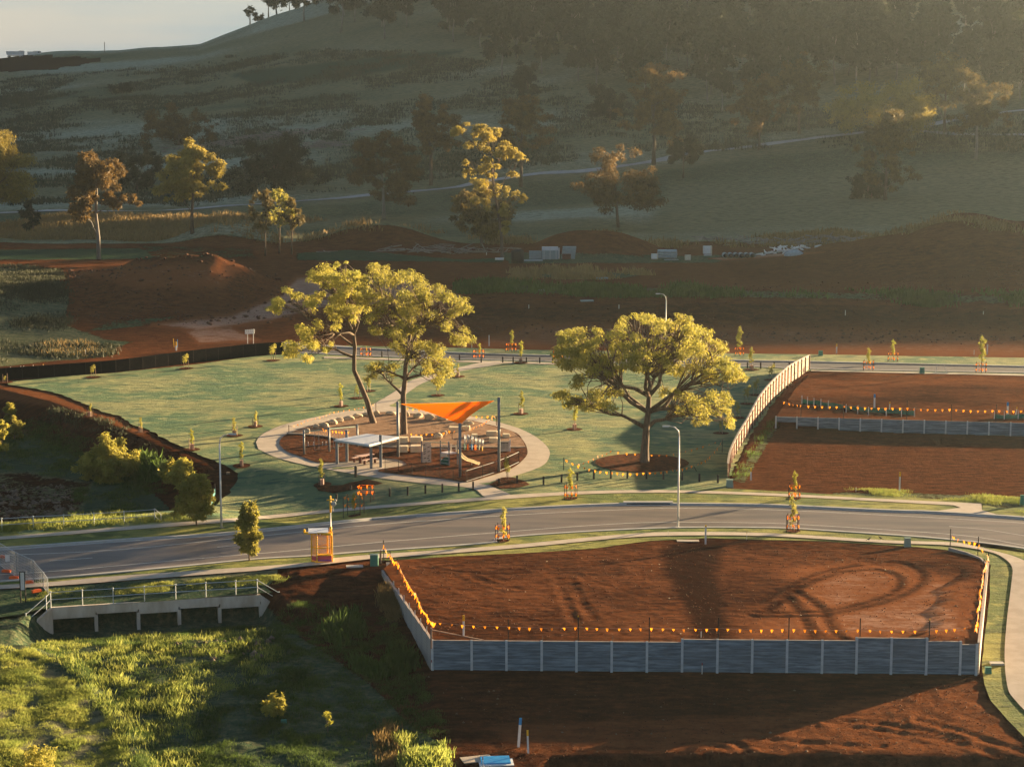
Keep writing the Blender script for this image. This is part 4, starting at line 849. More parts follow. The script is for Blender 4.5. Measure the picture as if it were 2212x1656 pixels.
# left side wall: stepping down to the street
lw0, lw1 = Vector((a.x - .08, a.y - .05)), Vector(lotA[-1]) + Vector((-.1, 0))
lw = thing('retaining_wall', 'pale grey side wall running back to the street on the left edge of the foreground lot', 'wall', (lw0.x, lw0.y, -1.05))
def sidewall(root, p0, p1, ztop, zbot, n, mat, pm, thick=.12, side=1):
    o0 = Vector(root.location); st = (p1 - p0) / n; d = st.normalized(); ang = math.atan2(d.y, d.x)
    for i in range(n):
        c = p0 + st * (i + .5); t0, b0 = ztop(i / n), zbot((i + .5) / n); h = max(.25, t0 - b0); k = max(1, round(h / .2))
        for q in range(k):
            mb = MB(); mb.box((0, 0, 0), (st.length - .03, thick, h / k - .015)); o = link('block', mb.mesh('block', mat), root, (c.x - o0.x, c.y - o0.y, b0 + (q + .5) * h / k - o0.z)); o.rotation_euler = (0, 0, ang)
        mb = MB(); mb.box((0, 0, 0), (st.length, thick + .05, .04)); o = link('capping', mb.mesh('capping', 'cap'), root, (c.x - o0.x, c.y - o0.y, t0 + .02 - o0.z)); o.rotation_euler = (0, 0, ang)
sidewall(lw, lw0, lw1, lambda t: 1.0 - .82 * t, lambda t: -1.25 + .95 * t, 10, 'side_sleeper', 'wallpost')
rwv = [Vector(p) for p in (lotA[1], lotA[2], lotA[3])]
rr = thing('retaining_wall', 'pale sunlit side wall along the grass verge on the right edge of the foreground lot', 'wall', (rwv[0].x + .1, rwv[0].y, -1.05))
sidewall(rr, rwv[0] + Vector((.1, -.05)), rwv[2] + Vector((.1, 0)), lambda t: 1.05 - .72 * t, lambda t: -1.15 + 1.05 * t, 10, 'cap', 'wallpost', .14)
rc = thing('garden_wall', 'low curved pale wall at the back right corner of the foreground lot', 'wall', (lotA[4][0], lotA[4][1], 0))
for i in range(3, 6):
    p, q = Vector(lotA[i]), Vector(lotA[i + 1])
    for k in range(2):
        s0, s1 = p.lerp(q, k / 2), p.lerp(q, (k + 1) / 2); c = (s0 + s1) / 2; mb = MB(); mb.box((0, 0, .12), ((s1 - s0).length + .02, .15, .42))
        o = link('block', mb.mesh('block', 'side_sleeper'), rc, (c.x - lotA[4][0], c.y - lotA[4][1], 0)); o.rotation_euler = (0, 0, math.atan2((s1 - s0).y, (s1 - s0).x))
# far right wall
a2 = Vector(lotB[0]); b2 = Vector(lotB[1]); w2 = thing('retaining_wall', 'grey sleeper wall with white posts between the two red dirt lots at right', 'wall', (a2.x, a2.y - .1, 0))
n2 = 12; st = (b2 - a2) / n2; ang = math.atan2(st.y, st.x)
mb = MB(); mb.box((0, 0, 0), (st.length - .1, .085, .178)); s2m = mb.mesh('sleeper', 'sleeper')
for i in range(n2):
    c = a2 + st * (i + .5); k0 = (2, 4, 5, 6, 6, 7, 7, 7, 7, 7, 7, 8)[i]
    for k in range(k0 + 1): o = link('sleeper', s2m, w2, (c.x - a2.x, c.y - a2.y, 1.37 - .19 * (k + .5))); o.rotation_euler = (0, 0, ang)
for i in range(n2 + 1):
    c = a2 + st * i; mb = MB(); h = 1.9 if i > 3 else 1.3; mb.box((0, -.07, 1.42 - h / 2), (.16, .04, h)); mb.box((0, .03, 1.42 - h / 2), (.04, .14, h)); o = link('post', mb.mesh('post', 'wallpost'), w2, (c.x - a2.x, c.y - a2.y, 0)); o.rotation_euler = (0, 0, ang)
# ------------------------------------------------------------------ timber fence
fpts = smooth([tuple(T(u, v)[:2]) for u, v in ((1572, 1033), (1578, 1004), (1600, 963), (1640, 905), (1668, 868), (1700, 835), (1725, 814), (1747, 799))], 5)
f0 = Vector(fpts[0]); fe = thing('timber_fence', 'pale timber fence with dark red posts climbing between the park lawn and the red lots', 'fence', (f0.x, f0.y, 0))
acc = [0]; 
for i in range(1, len(fpts)): acc.append(acc[-1] + (Vector(fpts[i]) - Vector(fpts[i - 1])).length)
NB = 30; fx = [np.interp(acc[-1] * k / NB, acc, [p[0] for p in fpts]) for k in range(NB + 1)]; fy = [np.interp(acc[-1] * k / NB, acc, [p[1] for p in fpts]) for k in range(NB + 1)]
def fz(t): return float(np.interp(t, [0, .25, .5, 1], [1.45, 1.75, 1.95, 1.95])) , float(np.interp(t, [0, .3, .45, .8, 1], [0, .1, .7, .5, 0]))
for k in range(NB + 1):
    h, zb_ = fz(k / NB); mb = MB(); mb.box((0, 0, h / 2 + zb_ / 2 - .1), (.10, .12, h + .2 + zb_)); 
    d = Vector((fx[min(k + 1, NB)] - fx[max(k - 1, 0)], fy[min(k + 1, NB)] - fy[max(k - 1, 0)])); ang = math.atan2(d.y, d.x); nn = Vector((math.sin(ang), -math.cos(ang)))
    o = link('post', mb.mesh('post', 'timber'), fe, (fx[k] - f0.x + nn.x * .09, fy[k] - f0.y + nn.y * .09, 0)); o.rotation_euler = (0, 0, ang)
for k in range(NB):
    p, q = Vector((fx[k], fy[k])), Vector((fx[k + 1], fy[k + 1])); c = (p + q) / 2; L_ = (q - p).length; ang = math.atan2((q - p).y, (q - p).x); h, zb_ = fz((k + .5) / NB); tp_ = zb_ + h
    for j in range(6):
        mb = MB(); ww = L_ / 6; mb.box((0, 0, (tp_ + zb_ - .3) / 2), (ww - .015, .022, tp_ - zb_ + .3 - .06))
        cc = p.lerp(q, (j + .5) / 6); o = link('paling', mb.mesh('paling', 'paling'), fe, (cc.x - f0.x, cc.y - f0.y, 0)); o.rotation_euler = (0, 0, ang)
    h1, z1 = fz(k / NB); h2, z2 = fz((k + 1) / NB); mb = MB(); mb.bar((p.x - f0.x, p.y - f0.y, h1 + z1), (q.x - f0.x, q.y - f0.y, h2 + z2), .2, .045); link('capping', mb.mesh('capping', 'cap'), fe)
    mb = MB(); nn = Vector((math.sin(ang), -math.cos(ang))) * .05
    for fr_ in (.25, .78): mb.bar((p.x - f0.x + nn.x, p.y - f0.y + nn.y, z1 + h1 * fr_), (q.x - f0.x + nn.x, q.y - f0.y + nn.y, z2 + h2 * fr_), .04, .08)
    link('rail', mb.mesh('rail', 'timber'), fe)
# ------------------------------------------------------------------ culvert headwall and rails
H0, H1 = Vector(HW0), Vector(HW1); hd = (H1 - H0); hl = hd.length; hx = hd.normalized(); hn = Vector((hx.y, -hx.x, 0))
cul = thing('culvert', 'concrete culvert headwall with square openings under the footpath at lower left', 'culvert', H0)
def cpt(t, out, z): p = hx * (t * hl) + hn * out; return Vector((p.x, p.y, z))
def hbox(name, t0, t1, o0, o1, z0, z1, mat, parent=cul):
    mb = MB(); vs = [cpt(t, o, z) for z in (z0, z1) for t, o in ((t0, o0), (t1, o0), (t1, o1), (t0, o1))]
    mb.add(vs, [(0, 1, 2, 3)[::-1], (4, 5, 6, 7), (0, 1, 5, 4), (1, 2, 6, 5), (2, 3, 7, 6), (3, 0, 4, 7)]); return link(name, mb.mesh(name, mat), parent)
M['stained'] = mk('stained_concrete', (.62, .56, .48), (.42, .34, .26), 1.1, .85, .008, stretch=(1, 1, .35), bscale=12, det=6)
hbox('edge_beam', 0, 1, -.25, .0, -.5, .04, 'stained')
bounds = [0, .21, .41, .605, .80, 1.0]
for i in range(5):
    drop = .84 if i in (0, 2, 4) else .64
    hbox('lintel', bounds[i] + .003, bounds[i + 1] - .003, -.22, .012, -drop, -.5, 'stained')
for i, t in enumerate(bounds): hbox('pier', max(0, t - .008), min(1, t + .008), -3, .03, -2.3, -.72, 'stained')
hbox('culvert_floor', 0, 1, -3, .3, -2.7, -2.2, 'stained')
hbox('dark_backing', 0, 1, -3.2, -3.0, -2.3, -.4, 'black'); hbox('deck_slab', 0, 1, -3.0, -.26, -.35, -.08, 'stained')  # black sheet stands in for the darkness inside the openings
def wing(name, t, sgn, endp, zt0, zt1):
    mb = MB(); s0 = cpt(t, 0, 0); e = Vector(endp) - H0; e.z = 0; d = (e - s0).normalized(); nn = Vector((-d.y, d.x, 0)) * .14
    top0, top1 = zt0, zt1; vs = []
    for p, zt_ in ((s0, top0), (e, top1)):
        for q in (nn, -nn): vs += [(p.x + q.x, p.y + q.y, -2.6), (p.x + q.x, p.y + q.y, zt_)]
    mb.add(vs, [(0, 1, 3, 2), (4, 6, 7, 5), (0, 4, 5, 1), (2, 3, 7, 6), (1, 5, 7, 3), (0, 2, 6, 4)]); link(name, mb.mesh(name, 'stained'), cul); return s0, e
wl0, wl1 = wing('wing_wall', 0, -1, W(57, 1360, -1.7), .02, -1.15); wr0, wr1 = wing('wing_wall', 1, 1, W(603, 1322, -1.9), .02, -1.0)
mb = MB(); c = wl0.lerp(wl1, .5); d = (wl1 - wl0).normalized(); mb.tube([c + Vector((d.y, -d.x, 0)) * s_ + Vector((0, 0, -1.35)) for s_ in (-.2, .2)], .22, 14); link('drain_pipe', mb.mesh('drain_pipe', 'black'), cul)
rail = thing('handrail', 'galvanised handrail along the top of the culvert headwall at lower left', 'railing', H0)
ts = [.0, .148, .293, .441, .590, .735, .880, .985]; zz = 1.12
def railing(root, pts, top=1.12, mid=.58, r=.026):
    for p in pts:
        mb = MB(); mb.tube([p + Vector((0, 0, -.1)), p + Vector((0, 0, top + .04))], .035, 8); mb.box(p + Vector((0, 0, top + .05)), (.11, .11, .05)); mb.box(p + Vector((0, 0, mid)), (.10, .10, .06)); link('post', mb.mesh('post', 'steel'), root)
    for hh in (top, mid):
        for i in range(len(pts) - 1):
            mb = MB(); mb.tube([pts[i] + Vector((0, 0, hh)), pts[i + 1] + Vector((0, 0, hh))], r, 8); link('rail', mb.mesh('rail', 'steel'), root)
rp = [Vector((wl1.x, wl1.y, -1.15)).lerp(Vector((wl0.x, wl0.y, .02)), f) for f in (.0, .82)] + [cpt(t, -.12, .03) for t in ts] + [Vector((wr1.x, wr1.y, -1.0))]
railing(rail, rp)
bp = [T(u, v) for u, v in ((-62, 1151), (4.4, 1147), (72.4, 1142.5), (138, 1139.5), (203.5, 1135.5), (268.5, 1131.5), (334.5, 1126.5))]
br = thing('handrail', 'galvanised handrail beside the far footpath at the left edge', 'railing', bp[0]); railing(br, [p - bp[0] for p in bp] , 1.08, .55)
mb = MB(); e = bp[-1] - bp[0]; mb.tube([e + Vector((0, 0, 1.15)), e + Vector((.5, .2, .6)), e + Vector((.5, .2, 0))], .035, 8); mb.tube([e + Vector((0, 0, .5)), e + Vector((.5, .2, 0))], .03, 8); link('end_brace', mb.mesh('end_brace', 'white'), br)
# ------------------------------------------------------------------ black screen fence behind the lawn
sp = smooth([tuple(T(u, v)[:2]) for u, v in ((-260, 845), (-90, 829), (0, 820.6), (120, 813), (250, 804), (400, 786), (553, 768.5), (614, 765.5))], 4)
s0 = Vector(sp[0]); sf = thing('screen_fence', 'long black cloth screen fence curving behind the park lawn at left', 'fence', (s0.x, s0.y, 0)); acc = [0]
for i in range(1, len(sp)): acc.append(acc[-1] + (Vector(sp[i]) - Vector(sp[i - 1])).length)
NS = 28
for k in range(NS):
    P_ = [Vector((np.interp(acc[-1] * t / NS, acc, [p[0] for p in sp]), np.interp(acc[-1] * t / NS, acc, [p[1] for p in sp]))) for t in (k, k + 1)]
    a_, b_ = P_[0] - s0, P_[1] - s0; ht = [1.35 + .35 * min(1, (k + j) / 20) for j in (0, 1)]; mb = MB(); d = (b_ - a_).normalized() * .01; n_ = Vector((-d.y, d.x)) * 1.2
    vs = []
    for q, h in ((a_ + d, ht[0]), (b_ - d, ht[1])):
        for s_ in (1, -1): vs += [(q.x + n_.x * s_, q.y + n_.y * s_, -.1), (q.x + n_.x * s_, q.y + n_.y * s_, h)]
    mb.add(vs, [(0, 1, 3, 2), (4, 6, 7, 5), (0, 4, 5, 1), (2, 3, 7, 6), (1, 5, 7, 3), (0, 2, 6, 4)]); link('cloth_panel', mb.mesh('cloth_panel', 'blackcloth'), sf)
    mb = MB(); mb.tube([(a_.x, a_.y, -.2), (a_.x, a_.y, ht[0] + .03)], .03, 6); link('post', mb.mesh('post', 'black'), sf)
# ------------------------------------------------------------------ playground
def uvA(x, y): return 597.2 + .1252 * x, 884.8 + .1252 * y
def uvB(x, y): return 857.2 + .1252 * x, 862.7 + .1252 * y
# shade sail on three masts
sm = [(T(860, 990), 868), (T(1077.8, 1022.4), 859), (T(993.9, 1034.5), 914.5)]
mh = []
sail = thing('shade_sail', 'bright orange triangular shade sail stretched over the playground', 'shade sail', sm[2][0])
for p, vt in sm:
    vb = proj(*p)[1]; h = (vb - vt) * mpp(p) * 1.012; mh.append(p + Vector((0, 0, h)))
    mb = MB(); mb.tube([(0, 0, -.2), (0, 0, h)], .14, 14); mb.tube([(0, 0, h), (0, 0, h + .04)], .15, 14)
    c = link('mast', mb.mesh('mast', 'greypost', True), None, p); nm = ('tall grey steel mast at the left corner of the orange sail', 'tallest grey steel mast at the right corner of the orange sail', 'dark grey steel mast at the front corner of the orange sail')[len(mh) - 1]
    tag(c, nm, 'post', 'masts holding the shade sail')
Cn = [mh[0] + Vector((.35, -.15, -.15)), mh[1] + Vector((-.45, -.1, -.25)), mh[2] + Vector((.05, .3, -.1))]; N_ = 14
cen = (Cn[0] + Cn[1] + Cn[2]) / 3; vs, fs = [], []; ix = {}
for i in range(N_ + 1):
    for j in range(N_ + 1 - i):
        a_, b_ = i / N_, j / N_; c_ = 1 - a_ - b_; p = Cn[0] * a_ + Cn[1] * b_ + Cn[2] * c_
        e = min(a_, b_, c_); mx_ = 4 * (a_ * b_ * (1 - min(1, c_ * 3)) + b_ * c_ * (1 - min(1, a_ * 3)) + a_ * c_ * (1 - min(1, b_ * 3)))
        p = p.lerp(cen, .10 * min(1, mx_)) - Vector((0, 0, .5 * 27 * a_ * b_ * c_ * .08)); ix[i, j] = len(vs); vs.append(p - sm[2][0])
for i in range(N_):
    for j in range(N_ - i):
        fs.append((ix[i, j], ix[i + 1, j], ix[i, j + 1]))
        if j < N_ - i - 1: fs.append((ix[i + 1, j], ix[i + 1, j + 1], ix[i, j + 1]))
mb = MB(); mb.add(vs, fs); mb.add([Vector(v) - Vector((0, 0, .012)) for v in vs], [f[::-1] for f in fs]); link('cloth', mb.mesh('cloth', 'sail', True), sail)
for i in range(3): mb = MB(); mb.bar(Cn[i] - sm[2][0], mh[i] - sm[2][0] + Vector((0, 0, -.12)), .03); link('corner_link', mb.mesh('corner_link', 'steel'), sail)
# picnic shelter
spx = [(uvA(1045, 950), uvA(0, 510)[1]), (uvA(1215, 920), uvA(0, 340)[1]), (uvA(1800, 1010), uvA(0, 425)[1]), (uvA(1635, 1030), uvA(0, 590)[1])]
sh = thing('picnic_shelter', 'small open shelter with a flat white roof on four grey posts', 'shelter', T(*spx[0][0])); o0 = sh.location.copy()
for (uv, vt) in spx:
    p = T(*uv); h = (uv[1] - vt) * mpp(p); mb = MB(); mb.box(p - o0 + Vector((0, 0, h / 2)), (.26, .2, h)); link('post', mb.mesh('post', 'greypost'), sh)
zr = (spx[0][0][1] - uvA(0, 500)[1]) * mpp(T(*spx[0][0]))
rc_ = [W(*uvA(x, y), zr + .12 * i_) - o0 for i_, (x, y) in enumerate(((1000, 510), (1600, 590), (2110, 455), (1560, 375)))]
for i_ in range(4): rc_[i_].z = zr + (.0, .05, .2, .15)[i_]
mb = MB(); mb.add([*rc_, *[p - Vector((0, 0, .09)) for p in rc_]], [(0, 1, 2, 3), (7, 6, 5, 4), (0, 4, 5, 1), (1, 5, 6, 2), (2, 6, 7, 3), (3, 7, 4, 0)]); link('roof', mb.mesh('roof', 'roofwhite'), sh)
for i_ in range(4): mb = MB(); mb.bar(rc_[i_] - Vector((0, 0, .13)), rc_[(i_ + 1) % 4] - Vector((0, 0, .13)), .08, .14); link('fascia', mb.mesh('fascia', 'steel'), sh)
# picnic table and benches
t0, t1 = W(*uvA(1385, 825), .75), W(*uvA(1655, 780), .75); tc_ = (t0 + t1) / 2; tc_.z = .14; dd = (t1 - t0); ang = math.atan2(dd.y, dd.x)
tb = thing('picnic_table', 'pink topped picnic table with fixed benches under the white roof', 'table', tc_, ang)
for k in range(5): mb = MB(); mb.box((0, -.32 + .16 * k, .75), (1.9, .145, .04)); link('slat', mb.mesh('slat', 'table'), tb)
for s_ in (-.55, .55): mb = MB(); mb.box((s_, 0, .36), (.10, .34, .72)); link('leg', mb.mesh('leg', 'timber'), tb)
for s_ in (-1, 1):
    for k in (-.08, .08): mb = MB(); mb.box((0, s_ * .8 + k, .45), (1.8, .145, .04)); link('seat', mb.mesh('seat', 'table'), tb)
    for q in (-.65, .65): mb = MB(); mb.box((q, s_ * .8, .21), (.09, .26, .42)); link('leg', mb.mesh('leg', 'timber'), tb)
# swing set
sw = [(uvA(478, 800), uvA(0, 345)[1]), (uvA(912, 755), uvA(0, 290)[1]), (uvA(1397, 660), uvA(0, 250)[1])]
ps_ = [T(*a_) for a_, _ in sw]; sg = thing('swing_set', 'swing frame of three timber posts and a green beam in the dark bark', 'swing', ps_[0]); tops_ = []
for (uv, vt), p in zip(sw, ps_): h = (uv[1] - vt) * mpp(p); mb = MB(); mb.tube([p - ps_[0], p - ps_[0] + Vector((0, 0, h))], .10, 10); link('post', mb.mesh('post', 'greypost', True), sg); tops_.append(p - ps_[0] + Vector((0, 0, h - .2)))
for i_ in range(2): mb = MB(); mb.tube([tops_[i_], tops_[i_ + 1]], .05, 8); link('beam', mb.mesh('beam', 'palegreen'), sg)
for (i_, f) in ((0, .5), (1, .22), (1, .42)):
    q = tops_[i_].lerp(tops_[i_ + 1], f); d = (tops_[i_ + 1] - tops_[i_]).normalized() * .25
    mb = MB()
    for s_ in (-1, 1): mb.tube([q + d * s_, Vector((q.x + d.x * s_, q.y + d.y * s_, .55))], .015, 5)
    link('chain', mb.mesh('chain', 'steel'), sg); mb = MB(); mb.bar(Vector((q.x - d.x * 1.2, q.y - d.y * 1.2, .53)), Vector((q.x + d.x * 1.2, q.y + d.y * 1.2, .53)), .22, .05); link('seat', mb.mesh('seat', 'rubber'), sg)
# seesaw
q = T(*uvA(695, 690)); ss_ = thing('seesaw', 'low black seesaw with white handles lying in the dark bark', 'seesaw', q, .1); mb = MB(); mb.bar((-1.1, 0, .35), (1.1, 0, .5), .2, .08); link('plank', mb.mesh('plank', 'black'), ss_)
mb = MB(); mb.bar((0, -.2, 0), (0, 0, .42), .12); mb.bar((0, .2, 0), (0, 0, .42), .12); link('stand', mb.mesh('stand', 'black'), ss_)
for s_ in (-.85, -.3, .6, .95): mb = MB(); mb.tube([(s_, -.14, .45), (s_, -.14, .78), (s_, .14, .78), (s_, .14, .45)], .03, 6); link('handle', mb.mesh('handle', 'white'), ss_)
# climbing panel
q = T(*uvB(518, 1115)); cw = thing('climbing_wall', 'cream climbing panel with rows of dark slots beside the play tower', 'climbing frame', q, .15)
cw_h = 2.15; wdt = .86; mb = MB(); holes = []; rs = np.random.RandomState(3)
mb.box((0, 0, cw_h / 2), (wdt, .06, cw_h)); link('panel', mb.mesh('panel', 'cream'), cw)
for k in range(9):
    for s_ in (-1, 1):
        if (k + (s_ > 0)) % 2 and k not in (2, 5): continue
        mb = MB(); mb.box((0, 0, 0), (.22, .04, .06)); o = link('slot', mb.mesh('slot', 'darkpost'), cw, (s_ * .2 + rs.normal() * .04, -.045, .18 + .22 * k)); o.rotation_euler = (0, -.35, 0)
mb = MB(); mb.box((-wdt / 2 - .08, 0, 1.15), (.12, .12, 2.4)); link('post', mb.mesh('post', 'greypost'), cw); mb = MB(); mb.bar((-wdt / 2, 0, cw_h + .08), (1.9, .2, cw_h - .12), .07); link('beam', mb.mesh('beam', 'palegreen'), cw)
mb = MB(); mb.bar((wdt / 2, -.1, .12), (2.3, .0, .05), .06); link('foot_rail', mb.mesh('foot_rail', 'palegreen'), cw)
# play tower with slide
q = T(*uvB(905, 1150)); tw = thing('play_tower', 'small play tower with a green cave panel and a white curved slide', 'playground', q)
for (x_, y_, h) in ((-.85, .1, 2.55), (0, -.55, 2.5), (.8, 0, 2.55), (-.1, .85, 2.3)): mb = MB(); mb.box((x_, y_, h / 2), (.11, .11, h)); link('post', mb.mesh('post', 'greypost'), tw)
mb = MB(); mb.add([(-.85, .1, 1.28), (0, -.55, 1.28), (.8, 0, 1.28), (-.1, .85, 1.28), (-.85, .1, 1.38), (0, -.55, 1.38), (.8, 0, 1.38), (-.1, .85, 1.38)], [(3, 2, 1, 0), (4, 5, 6, 7), (0, 1, 5, 4), (1, 2, 6, 5), (2, 3, 7, 6), (3, 0, 4, 7)]); link('deck', mb.mesh('deck', 'roofwhite'), tw)
mb = MB(); N_ = 10; vs = []
for i_ in range(N_ + 1):
    t = i_ / N_; x_ = -.85 + .85 * t; y_ = .1 - .65 * t; z_ = .18 + .85 * math.sin(math.pi * (.12 + .5 * t)); vs += [(x_, y_ - .02, 0), (x_, y_ - .02, z_), (x_, y_ + .03, 0), (x_, y_ + .03, z_)]
fs = []
for i_ in range(N_): b4 = 4 * i_; fs += [(b4, b4 + 4, b4 + 5, b4 + 1), (b4 + 2, b4 + 3, b4 + 7, b4 + 6), (b4 + 1, b4 + 5, b4 + 7, b4 + 3)]
mb.add(vs, fs); link('cave_panel', mb.mesh('cave_panel', 'silt'), tw)
mb = MB(); mb.bar((-.85, .08, 1.1), (-.2, -.42, 1.16), .04, .34); link('side_panel', mb.mesh('side_panel', 'cream'), tw)
for z_ in (.35, .7, 1.0, 1.75, 2.1): mb = MB(); mb.bar((-.85, .1, z_), (0, -.55, z_), .035); link('rung', mb.mesh('rung', 'steel'), tw)
for z_ in (1.7, 2.05): mb = MB(); mb.bar((0, -.55, z_), (.8, 0, z_), .035); link('rung', mb.mesh('rung', 'steel'), tw)
for (x_, y_) in ((.15, .75), (.7, .2)): mb = MB(); mb.box((x_, y_, 1.75), (.16, .05, .7)); link('cream_board', mb.mesh('cream_board', 'cream'), tw)
path = [(.75, .3, 1.45), (1.0, .25, 1.25), (1.35, .1, .85), (1.75, -.05, .6), (2.2, -.2, .5), (2.7, -.35, .33), (2.95, -.42, .3)]
mb = MB(); vs = []
for i_, p in enumerate(path):
    d = Vector(path[min(i_ + 1, 6)]) - Vector(path[max(i_ - 1, 0)]); n_ = Vector((-d.y, d.x, 0)).normalized() * .27
    for s_, hh in ((-1, .17), (-1, 0), (1, 0), (1, .17)): vs.append((p[0] + n_.x * s_, p[1] + n_.y * s_, p[2] + hh))
fs = []
for i_ in range(6):
    for k in range(3): fs.append((4 * i_ + k, 4 * i_ + 4 + k, 4 * i_ + 5 + k, 4 * i_ + 1 + k))
mb.add(vs, fs); mb.add([(a_, b_, c_ - .03) for a_, b_, c_ in vs], [f[::-1] for f in fs]); link('slide', mb.mesh('slide', 'cream', True), tw)
mb = MB(); mb.tube([(2.2, -.2, 0), (2.2, -.2, .5)], .04, 6); link('slide_leg', mb.mesh('slide_leg', 'steel'), tw)
# musical poles
cc = [('green', 1165, 900, 600), ('orange', 1225, 905, 600), ('blue', 1290, 898, 620), ('orange', 1355, 895, 650), ('palegreen', 1415, 898, 665), ('yellow', 1470, 915, 680)]
names_ = ['green footed chime pole, leftmost beside the front mast', 'orange footed chime pole, second from the left', 'blue footed chime pole in the middle of the chime poles', 'orange footed chime pole right of the blue one', 'pale green footed chime pole left of the yellow one', 'yellow footed chime pole, rightmost of the chime poles']
for (c_, x_, yb, yt), nm in zip(cc, names_):
    p = T(*uvB(x_, yb)); h = (yb - yt) * .1252 * mpp(p); r_ = thing('chime_pole', nm, 'chime', p, 0, 'coloured chime poles in the playground'); mb = MB(); mb.tube([(0, 0, h * .45), (0, 0, h)], .05, 10); mb.tube([(.13, 0, h * .5), (.13, 0, h * .97)], .035, 8); link('tube', mb.mesh('tube', 'steel', True), r_)
    mb = MB(); mb.tube([(0, 0, -.1), (0, 0, h * .47)], .075, 10); link('foot', mb.mesh('foot', c_, True), r_)
q = T(*uvB(1865, 925)); gp = thing('lever_board', 'white play panel with a row of five dark levers at the right of the playground', 'play panel', q)
mb = MB(); mb.box((0, 0, .72), (.92, .05, 1.05)); link('board', mb.mesh('board', 'cream'), gp)
for s_ in (-.52, .52): mb = MB(); mb.box((s_, 0, .72), (.11, .11, 1.5)); link('post', mb.mesh('post', 'white'), gp)
for k in range(5): mb = MB(); mb.box((-.3 + .14 * k, -.05, 1.05), (.09, .05, .1)); mb.bar((-.3 + .14 * k, -.04, .95), (-.3 + .14 * k, -.04, .45), .02); link('lever', mb.mesh('lever', 'darkpost'), gp)
# sandstone blocks and boulders
def block(u, v, wp, hp, lab, dep=.9, rz=0.0, nm='stone_block'):
    p = T(u, v); s = mpp(p); wd, ht = wp * s, hp * s; rs_ = np.random.RandomState(int(u * 7 + v)); import bmesh
    bm = bmesh.new(); bmesh.ops.create_cube(bm, size=1); bmesh.ops.scale(bm, vec=(wd, dep, ht), verts=bm.verts); bmesh.ops.bevel(bm, geom=bm.edges[:], offset=.05, segments=2, affect='EDGES')
    for v_ in bm.verts: v_.co += Vector(rs_.normal(size=3)) * .012; v_.co.z += ht / 2 - .04
    me = bpy.data.meshes.new(nm); bm.to_mesh(me); bm.free(); me.materials.append(M['block']); o = link(nm, me, None, p + Vector((0, dep * .45, .12))); o.rotation_euler = (0, 0, rz); tag(o, lab, 'stone block', 'sawn sandstone blocks in the playground')
def boulder(u, v, wp, hp, lab):
    import bmesh
    p = T(u, v); s = mpp(p); rs_ = np.random.RandomState(int(u * 3 + v)); bm = bmesh.new(); bmesh.ops.create_icosphere(bm, subdivisions=3, radius=.5)
    pl = [(Vector(rs_.normal(size=3)).normalized(), .32 + .12 * rs_.rand()) for _ in range(12)]
    for v_ in bm.verts:
        for n_, d_ in pl:
            e_ = v_.co.dot(n_) - d_
            if e_ > 0: v_.co -= n_ * e_ * .9
        v_.co = Vector((v_.co.x * wp * s * 1.18, v_.co.y * wp * s * 1.0, (v_.co.z + .36) * hp * s * 1.25))
    me = bpy.data.meshes.new('boulder'); bm.to_mesh(me); bm.free(); me.materials.append(M['stone']); o = link('boulder', me, None, p + Vector((0, wp * s * .3, .12))); o.rotation_euler = (0, 0, 0); tag(o, lab, 'boulder', 'sandstone boulders round the playground')
for x_, y_, w_, h_, lb_ in ((112, 785, 150, 115, 'pale sawn sandstone block in the back row just right of the left mast'), (332, 785, 205, 120, 'sawn sandstone block in the back row nearest the climbing panel'), (112, 938, 150, 120, 'sawn sandstone block in the front row just right of the left mast'), (335, 938, 205, 125, 'sawn sandstone block in the front row nearest the climbing panel'),
   (990, 600, 190, 110, 'long sawn sandstone block behind the front mast, left one'), (1190, 575, 140, 100, 'sunlit sawn sandstone block just right of the front mast'), (1640, 660, 190, 95, 'sawn sandstone block left of the right mast, upper one'), (1665, 780, 150, 100, 'sawn sandstone block left of the right mast, lower one'), (1888, 690, 125, 75, 'sawn sandstone block behind the white lever panel'), (1340, 690, 110, 70, 'pale sandstone block behind the blue chime pole')):
    block(*uvB(x_, y_), w_ * .1252, h_ * .1252, lb_)
bd = [(A_, b_) for A_, b_ in ()]
